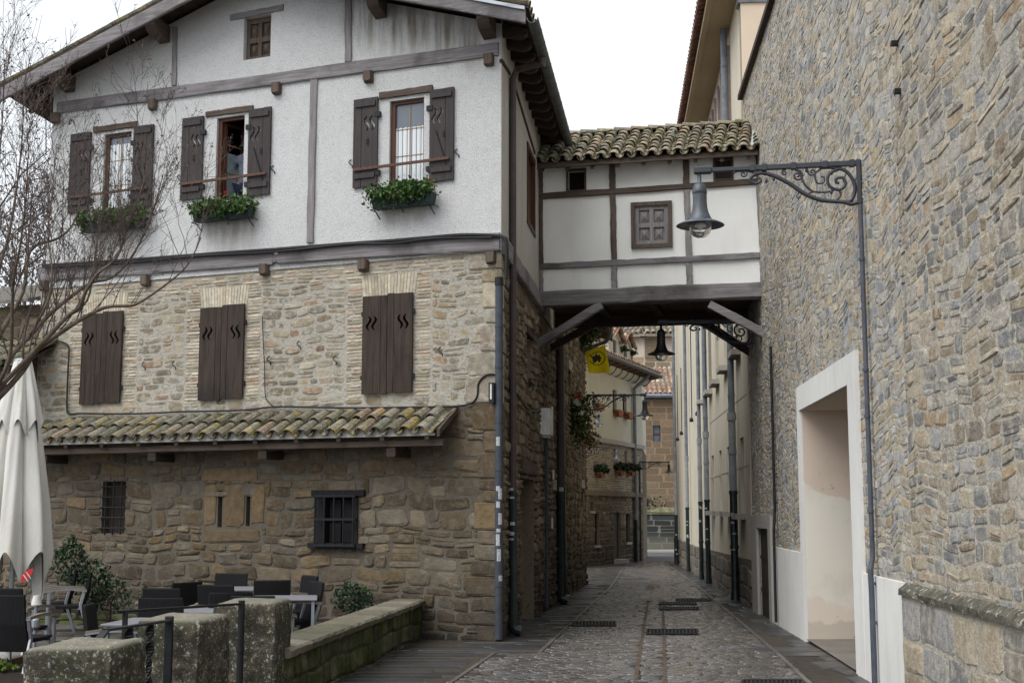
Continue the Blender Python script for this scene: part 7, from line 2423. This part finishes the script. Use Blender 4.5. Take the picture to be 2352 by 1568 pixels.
# red emblem with white stripes near the lower hem
em = at_d(62, 1322, PD - .52)
q = MB()
def ell(cx, cz, rx, rz_, rot, off, mi):
    V = []
    for i in range(16):
        a = 2 * math.pi * i / 16; x, z_ = rx * math.cos(a), rz_ * math.sin(a)
        V.append(em + Vector((cx + x * math.cos(rot) - z_ * math.sin(rot), off, cz + x * math.sin(rot) + z_ * math.cos(rot))))
    Vb = [v + Vector((0, .006, 0)) for v in V]
    q.add(V + Vb, [tuple(range(16)), tuple(reversed(range(16, 32)))] + [(i, (i + 1) % 16, (i + 1) % 16 + 16, i + 16) for i in range(16)], mi)
ell(-.028, -.01, .032, .075, -.5, 0, 0); ell(.008, .015, .030, .075, -.5, -.003, 0); ell(.036, .035, .022, .06, -.5, -.006, 0)
for cx in (-.012, .020): ell(cx, -.01 + cx, .0055, .055, .65, -.010, 1)
obj('emblem', q, [m_plain('red_print', (0.55, 0.025, 0.03), .7), M['white']], T)
# little shaded lamp / lantern by the table, planter edge in the corner
p_ = at_d(84, 1378, 15.3)
q = MB(); q.lathe([(.055, -.05), (.06, -.05), (.038, .055), (.034, .055)], p_, 20)
lt = thing('lantern', 'small white shaded lantern standing behind the nearest chair at the left', 'lantern', (p_.x, p_.y, 0), world=True)
obj('lamp_shade', q, M['white'], lt)
q = MB(); q.tube([(p_.x, p_.y, 0), (p_.x, p_.y, p_.z - .05)], .022, 8); q.lathe([(.004, p_.z - .14), (.045, p_.z - .22), (.05, p_.z - .30), (.02, p_.z - .34)], (p_.x, p_.y, 0), 12); q.lathe([(.12, 0), (.12, .03), (.03, .05)], (p_.x, p_.y, 0), 16); obj('stand', q, M['alu'], lt)
q = MB()
a = ground(-60, 1592); b = ground(118, 1518); a.z = b.z = 0
A1, B1 = a + Vector((-.4, -.1, 0)), b
dd_ = (B1 - A1).normalized(); n_ = Vector((dd_.y, -dd_.x, 0))
q.bar(A1 + Vector((0, 0, .06)), B1 + dd_ * .6 + Vector((0, 0, .06)), n_ * .06, Vector((0, 0, .10)), 10, .006, rnd)
pl = thing('planter', 'wooden-edged soil bed with a small green plant in the bottom left corner', 'planter', tuple(A1), world=True)
obj('edge_board', q, m_wood('wet_brown_board', (0.06, 0.042, 0.028), (0.13, 0.09, 0.06), True), pl)
q = MB(); q.add([A1 + Vector((0, 0, .09)), B1 + dd_ * .6 + Vector((0, 0, .09)), B1 + dd_ * .6 + n_ * 2.5 + Vector((0, 0, .09)), A1 + n_ * 2.5 + Vector((0, 0, .09))], [(0, 1, 2, 3)]); obj('soil', q, bpy.data.materials['dark_soil'], pl)
q = MB(); c = ground(10, 1535, .12); leaves(q, [c + Vector((rnd.gauss(0, .07), rnd.gauss(0, .06), abs(rnd.gauss(0, .035)))) for _ in range(120)], .03, rnd); obj('plant', q, M['tuft'], pl)
# ------------------------------------------------------------------ bare tree, background at the left, person
rnd = random.Random(97)
g = G('grey_brown_bark', .9, .2)
n1 = g.noise(12, 6, .65); n2 = g.noise(5, 5, .6)
M['bark'] = g.out(g.mix(g.ramp(n2, [(.54, 0), (.66, .7)]), g.ramp(n1, [(.3, (0.07, 0.054, 0.044)), (.6, (0.17, 0.135, 0.105)), (.75, (0.24, 0.20, 0.16))]), (0.085, 0.09, 0.04)), g.bump(n1, .8, .02))
M['twig'] = m_plain('dark_twig', (0.105, 0.08, 0.072), .85, .2, .3, 3)
TD = 11.0
TR = thing('bare_tree', 'leafless winter tree with many fine upright twigs, leaning in from the left edge', 'tree', (at_d(-110, 1200, TD).x, TD, 0), world=True)
base = Vector((at_d(-120, 1200, TD).x, TD, 0))
fork = at_d(-60, 960, TD)
trunkq = MB()
trunkq.tube(smooth([base + Vector((0, 0, -.2)), base + Vector((.02, 0, .5)), base.lerp(fork, .6) + Vector((-.03, .02, 0)), fork], 5), [.12 - .003 * i for i in range(16)], 12)
limbs = [
    ([(-60, 960), (0, 909), (53, 850), (84, 804), (148, 758), (197, 727), (246, 705), (299, 702), (327, 691), (387, 649), (432, 607), (462, 545)], .044, 0.0),
    ([(-60, 960), (7, 881), (21, 825), (70, 769), (116, 720), (169, 677), (211, 649), (253, 639), (292, 604), (330, 540), (356, 470), (375, 400)], .040, .5),
    ([(-40, 930), (88, 797), (151, 730), (183, 706), (197, 670), (225, 628), (260, 600), (281, 565), (300, 500), (330, 420), (345, 330)], .034, -.4),
    ([(-70, 920), (0, 769), (53, 670), (70, 575), (134, 547), (169, 512), (190, 440), (205, 350)], .034, .8),
    ([(-30, 930), (21, 825), (28, 705), (32, 635), (46, 565), (60, 450), (66, 330)], .028, -.7),
    ([(-80, 900), (-40, 760), (-10, 640), (20, 540), (40, 420), (52, 300), (55, 180)], .034, .2),
    ([(-90, 900), (-60, 700), (-45, 560), (-10, 420), (5, 280), (10, 150)], .030, -.3),
    ([(151, 730), (200, 690), (215, 610), (225, 540), (240, 460), (250, 380)], .018, -.2),
    ([(70, 769), (110, 690), (120, 620), (110, 540), (120, 450), (130, 330)], .020, .4),
]
twq = MB()
seeds = []
def twig(p, d, ln, r, lev):
    pts = [p]; n_ = 6 if lev < 2 else 4
    cur = p; dirn = d.normalized()
    for i in range(n_):
        dirn = (dirn + Vector((rnd.gauss(0, .11), rnd.gauss(0, .11), rnd.gauss(.05, .07)))).normalized()
        cur = cur + dirn * ln / n_
        pts.append(cur)
    rr = [max(.0013, r * (1 - .8 * i / n_)) for i in range(n_ + 1)]
    twq.tube(pts, rr, 4 if lev < 2 else 3, 0, (.5, .5, .5), False)
    if lev < 3:
        for _ in range({0: 6, 1: 4, 2: 2}[lev] if lev else rnd.randint(4, 7)):
            i = rnd.randint(1, n_)
            dd = (pts[i] - pts[i - 1]).normalized()
            side = Vector((rnd.gauss(0, 1), rnd.gauss(0, .8), rnd.gauss(.25, .5))).normalized()
            twig(pts[i - 1].lerp(pts[i], rnd.random()), dd * .75 + side * .6, ln * rnd.uniform(.3, .55), max(.002, rr[i] * .75), lev + 1)
    elif rnd.random() < .4: seeds.append(pts[-1])
    if lev == 2 and rnd.random() < .35: seeds.append(pts[-1])
for k, (px_, r0, dz) in enumerate(limbs):
    pts = [at_d(u, v, TD + dz * min(1, i / 5)) for i, (u, v) in enumerate(px_)]
    sm = smooth(pts, 4)
    n_ = len(sm)
    rad = [max(.0035, 0.72 * r0 * (1 - .88 * (i / n_) ** .8)) for i in range(n_)]
    (trunkq).tube(sm, rad, 8)
    for i in range(8, n_ - 1):
        for _ in range(2):
            if rnd.random() < .38:
                dd = (sm[i + 1] - sm[i]).normalized()
                up = Vector((rnd.gauss(0, .30), rnd.gauss(0, .4), 1.0)).normalized()
                twig(sm[i], dd * .35 + up, rnd.uniform(.45, 1.15), max(.0038, rad[i] * .34), 1 if rnd.random() < .75 else 0)
tr_ = obj('trunk', trunkq, M['bark'], TR, True)
cr_ = obj('crown', twq, M['twig'], TR, True)
q = MB()
for p in seeds:
    leaves(q, [p + Vector((rnd.gauss(0, .010), rnd.gauss(0, .010), rnd.gauss(0, .014))) for _ in range(4)], .009, rnd)
obj('seed_heads', q, M['twig'], cr_)
print('twig faces', sum(len(x) for x in twq.N), 'seeds', len(seeds))
# ------------------------------------------------------------------ neighbouring shed roof and walls at the left
lf = FA.P(WFAC + .02, 0)
NB = thing('outbuilding', 'old stone outbuilding with a tiled lean-to eave, left of the white house behind the tree', 'house', tuple(lf), world=True)
q = MB()
sx0, sx1 = FA.hit(125, 800, .1)[0], WFAC + 6
zev = FA.hit(110, 838, .9)[1]
zwt = FA.hit(60, 700, 0)[1]
ridge = zev + 1.0
q.box(FA, WFAC + .12, sx1, -.3, zwt, -3.0, -.06)
stones(q, fmap(FA, -.06), WFAC + .12, sx1, 0, zwt, (.1, .22), (.15, .4), rnd, (), gap=.02, prot=(.01, .04), mi=1, N=8)
obj('stone_wall', q, [M['mortar_side'], M['stone_side']], NB)
q = MB()
gvv = -FA.n * .95 + Vector((0, 0, .50))
tiles(q, FA.P(sx1, zev, .9), -FA.d, gvv, sx1 - sx0, gvv.length, rnd, .24, .34, jit=2)
lt2 = obj('lean_to_roof', q, M['tile_old'], NB)
q = MB()
A_, B_ = FA.P(sx0 + .05, zev - .02, .88), FA.P(sx1, zev - .02, .88)
q.hexa([A_, B_, B_ + gvv, A_ + gvv] + [x + Vector((0, 0, .03)) for x in (A_, B_, B_ + gvv, A_ + gvv)])
q.bar(FA.P(sx0 + .02, zev - .10, .8), FA.P(sx1, zev - .1, .8), FA.n * .05, Vector((0, 0, .07)), 6)
obj('eave_beam', q, M['wood_dark_h'], lt2)
q = MB()
q.hexa([FA.P(WFAC + .15, zwt, .25), FA.P(sx1, zwt, .25), FA.P(sx1, zwt + 1.0, -3.2), FA.P(WFAC + .15, zwt + 1.0, -3.2)] + [FA.P(WFAC + .15, zwt + .06, .25), FA.P(sx1, zwt + .06, .25), FA.P(sx1, zwt + 1.06, -3.2), FA.P(WFAC + .15, zwt + 1.06, -3.2)])
obj('roof', q, m_tile('grey_slab_roof', [(0.14, 0.13, 0.12), (0.18, 0.165, 0.15)], moss_amt=.3), NB)
# bare trees far behind the roofs at the left
def far_tree(u, v, d_, h_, spread, lab):
    c = at_d(u, v, d_); z0 = -.5
    t = thing('bare_tree', lab, 'tree', (c.x, c.y, z0), 'leafless trees behind the houses', world=True)
    q = MB(); cr = MB()
    b_ = Vector((c.x, c.y, z0))
    q.tube([b_, b_ + Vector((.1, 0, h_ * .35)), b_ + Vector((-.1, 0, h_ * .6)), b_ + Vector((0, 0, h_ * .95))], [.14, .10, .05, .012], 8)
    def rec(p, d, ln, r, lev):
        e = p + d * ln
        m = p.lerp(e, .5) + Vector((rnd.gauss(0, .05), 0, rnd.gauss(0, .05))) * ln
        cr.tube([p, m, e], [r, r * .75, r * .5], 4, 0, (.5, .5, .5), False)
        if lev < 4:
            for _ in range(3 if lev < 3 else 4):
                s_ = Vector((rnd.gauss(0, 1), rnd.gauss(0, 1), rnd.gauss(.3, .6))).normalized()
                rec(p.lerp(e, rnd.uniform(.4, 1)), (d * .8 + s_ * .7).normalized(), ln * rnd.uniform(.5, .75), max(.006, r * .6), lev + 1)
    for i in range(12):
        z_ = h_ * rnd.uniform(.3, .9); a = rnd.uniform(0, 6.28)
        rec(b_ + Vector((0, 0, z_)), Vector((math.cos(a) * spread, math.sin(a) * spread, rnd.uniform(.5, 1.2))).normalized(), h_ * rnd.uniform(.16, .26), .026, 0)
    obj('trunk', q, M['bark'], t); obj('crown', cr, M['twig'], t)
far_tree(40, 1150, 34, 11.5, 1.0, 'leafless tree behind the old outbuilding, seen through the near twigs')
far_tree(-40, 1150, 30, 10.5, 1.0, 'leafless tree farther left behind the outbuilding, cut by the left edge')
c = at_d(30, 600, 42)
q = MB()
P_ = []
for _ in range(6000):
    P_.append(Vector((c.x + rnd.gauss(0, 1.3), c.y + rnd.gauss(0, 1.0), min(c.z + 2.6, max(2.0, c.z - .6 + rnd.gauss(0, 1.6))))))
leaves(q, P_, .055, rnd)
et = thing('evergreen_tree', 'dull green evergreen behind the outbuilding at the left edge', 'tree', (c.x, c.y, -.5), world=True)
g = G('dull_evergreen', .7, .2); r_, _, _ = g.tint()
obj('crown', q, g.out(g.ramp(r_, [(0, (0.07, 0.072, 0.06)), (1, (0.17, 0.17, 0.15))])), et)
q = MB(); q.tube([(c.x, c.y, -.5), (c.x, c.y, c.z)], [.2, .1], 8); obj('trunk', q, M['bark'], et)

# ------------------------------------------------------------------ person behind the open window
a, b, c, d = up_open[1]
zf = FA.hit(548, 402)[1] - 1.02
pos = FA.P(FA.hit(566, 400, -.42)[0], zf, -.42)
J = {}
chain = []
yaw = math.atan2(FA.n.y, FA.n.x)
Rz = Matrix.Rotation(yaw + R(100), 3, 'Z')            # side-on, facing the right jamb
def L3(x, y, z): return pos + Rz @ Vector((x, y, z))
def skin_body(name, nodes, edges, mat, parent):
    me = bpy.data.meshes.new(name)
    me.from_pydata([tuple(n[0]) for n in nodes], edges, [])
    o = bpy.data.objects.new(name, me); COL.objects.link(o)
    o.parent = parent; o.matrix_parent_inverse = Matrix.Translation(-Vector(parent.location))
    sk = o.modifiers.new('skin', 'SKIN')
    for i, n in enumerate(nodes):
        me.skin_vertices[0].data[i].radius = (n[1], n[2] if len(n) > 2 else n[1])
    me.skin_vertices[0].data[0].use_root = True
    sub = o.modifiers.new('sub', 'SUBSURF'); sub.levels = 2; sub.render_levels = 2
    me.materials.append(mat)
    return o
PE = thing('person', 'person in grey top and dark trousers standing side-on behind the open window, arm bent', 'person', tuple(pos), world=True)
skin = m_plain('skin', (0.45, 0.28, 0.20), .6)
# x: right of body, y: forward
body = [(L3(0, 0, .95), .13, .12), (L3(0, 0, 1.12), .125, .11), (L3(0, .01, 1.30), .15, .12), (L3(0, .0, 1.42), .12, .09), (L3(0, .01, 1.50), .055), (L3(0, .03, 1.56), .065), (L3(0, .045, 1.64), .088, .10), (L3(0, .035, 1.72), .075, .085),
        (L3(.09, 0, .88), .085), (L3(.095, .02, .48), .06), (L3(.095, -.01, .10), .042), (L3(.095, .12, .05), .035),
        (L3(-.09, 0, .88), .085), (L3(-.095, .02, .48), .06), (L3(-.095, -.01, .10), .042), (L3(-.095, .12, .05), .035),
        (L3(.19, 0, 1.40), .055), (L3(.25, -.05, 1.13), .045), (L3(.20, .18, 1.08), .036), (L3(.17, .27, 1.09), .03),
        (L3(-.19, 0, 1.40), .055), (L3(-.25, -.05, 1.13), .045), (L3(-.20, .18, 1.08), .036), (L3(-.17, .27, 1.09), .03)]
ed = [(0, 1), (1, 2), (2, 3), (3, 4), (4, 5), (5, 6), (6, 7), (0, 8), (8, 9), (9, 10), (10, 11), (0, 12), (12, 13), (13, 14), (14, 15), (3, 16), (16, 17), (17, 18), (18, 19), (3, 20), (20, 21), (21, 22), (22, 23)]
bd = skin_body('body', body, ed, skin, PE)
k = 1.13
top_ = [(p[0], p[1] * k + .008, (p[2] if len(p) > 2 else p[1]) * k + .008) for p in body]
tn = [top_[1], top_[2], (body[3][0], .15, .125), top_[0], (body[16][0], .085, .085), top_[17], (body[17][0].lerp(body[18][0], .8), .052, .052), (body[20][0], .085, .085), top_[21], (body[21][0].lerp(body[22][0], .8), .052, .052)]
tn.append((body[3][0].lerp(body[4][0], .75), .085, .08))
skin_body('pullover', tn, [(0, 1), (1, 2), (0, 3), (2, 4), (4, 5), (5, 6), (2, 7), (7, 8), (8, 9), (2, 10)], m_plain('grey_knit', (0.13, 0.15, 0.19), .9, .2, .3, 30, bump=.3), PE)
tn = [(body[0][0] - Vector((0, 0, .02)), .15, .135), top_[8], top_[9], (top_[10][0], .06, .06), top_[12], top_[13], (top_[14][0], .06, .06)]
skin_body('trousers', tn, [(0, 1), (1, 2), (2, 3), (0, 4), (4, 5), (5, 6)], m_plain('dark_denim', (0.012, 0.014, 0.035), .85, .2, .3, 20), PE)
hn = [(L3(0, -.01, 1.68), .095, .10), (L3(0, -.02, 1.60), .085, .085), (L3(0, .0, 1.74), .085, .09), (L3(0, -.04, 1.48), .06, .05)]
skin_body('hair', hn, [(0, 1), (0, 2), (1, 3)], m_plain('dark_hair', (0.012, 0.010, 0.012), .6), PE)
def fingers(sx):
    pts = []
    for i in range(4):
        b0_ = L3(sx * (.17 - .0) + (i - 1.5) * .016, .30, 1.09)
        q = MB(); q.tube([b0_, b0_ + Rz @ Vector((0, .04, -.008)), b0_ + Rz @ Vector((0, .065, -.03)), b0_ + Rz @ Vector((0, .07, -.05))], [.009, .008, .0075, .006], 6); obj('finger', q, skin, bd)
    b0_ = L3(sx * .17 - sx * .03, .27, 1.09)
    q = MB(); q.tube([b0_, b0_ + Rz @ Vector((-sx * .02, .03, -.005)), b0_ + Rz @ Vector((-sx * .02, .055, -.02))], [.011, .010, .008], 6); obj('thumb', q, skin, bd)
fingers(1); fingers(-1)
q = MB()
for sx in (-1, 1):
    q.lathe([(.003, -.012), (.011, 0), (.003, .012)], L3(sx * .033, .128, 1.66), 8)
obj('eye', q, M['white'], bd)
q = MB(); q.tube([L3(0, .13, 1.66), L3(0, .158, 1.625), L3(0, .135, 1.615)], [.010, .014, .012], 6); obj('nose', q, skin, bd)
q = MB(); q.tube([L3(-.025, .132, 1.585), L3(0, .142, 1.584), L3(.025, .132, 1.585)], .006, 6); obj('mouth', q, m_plain('lip', (0.35, 0.14, 0.12), .5), bd)
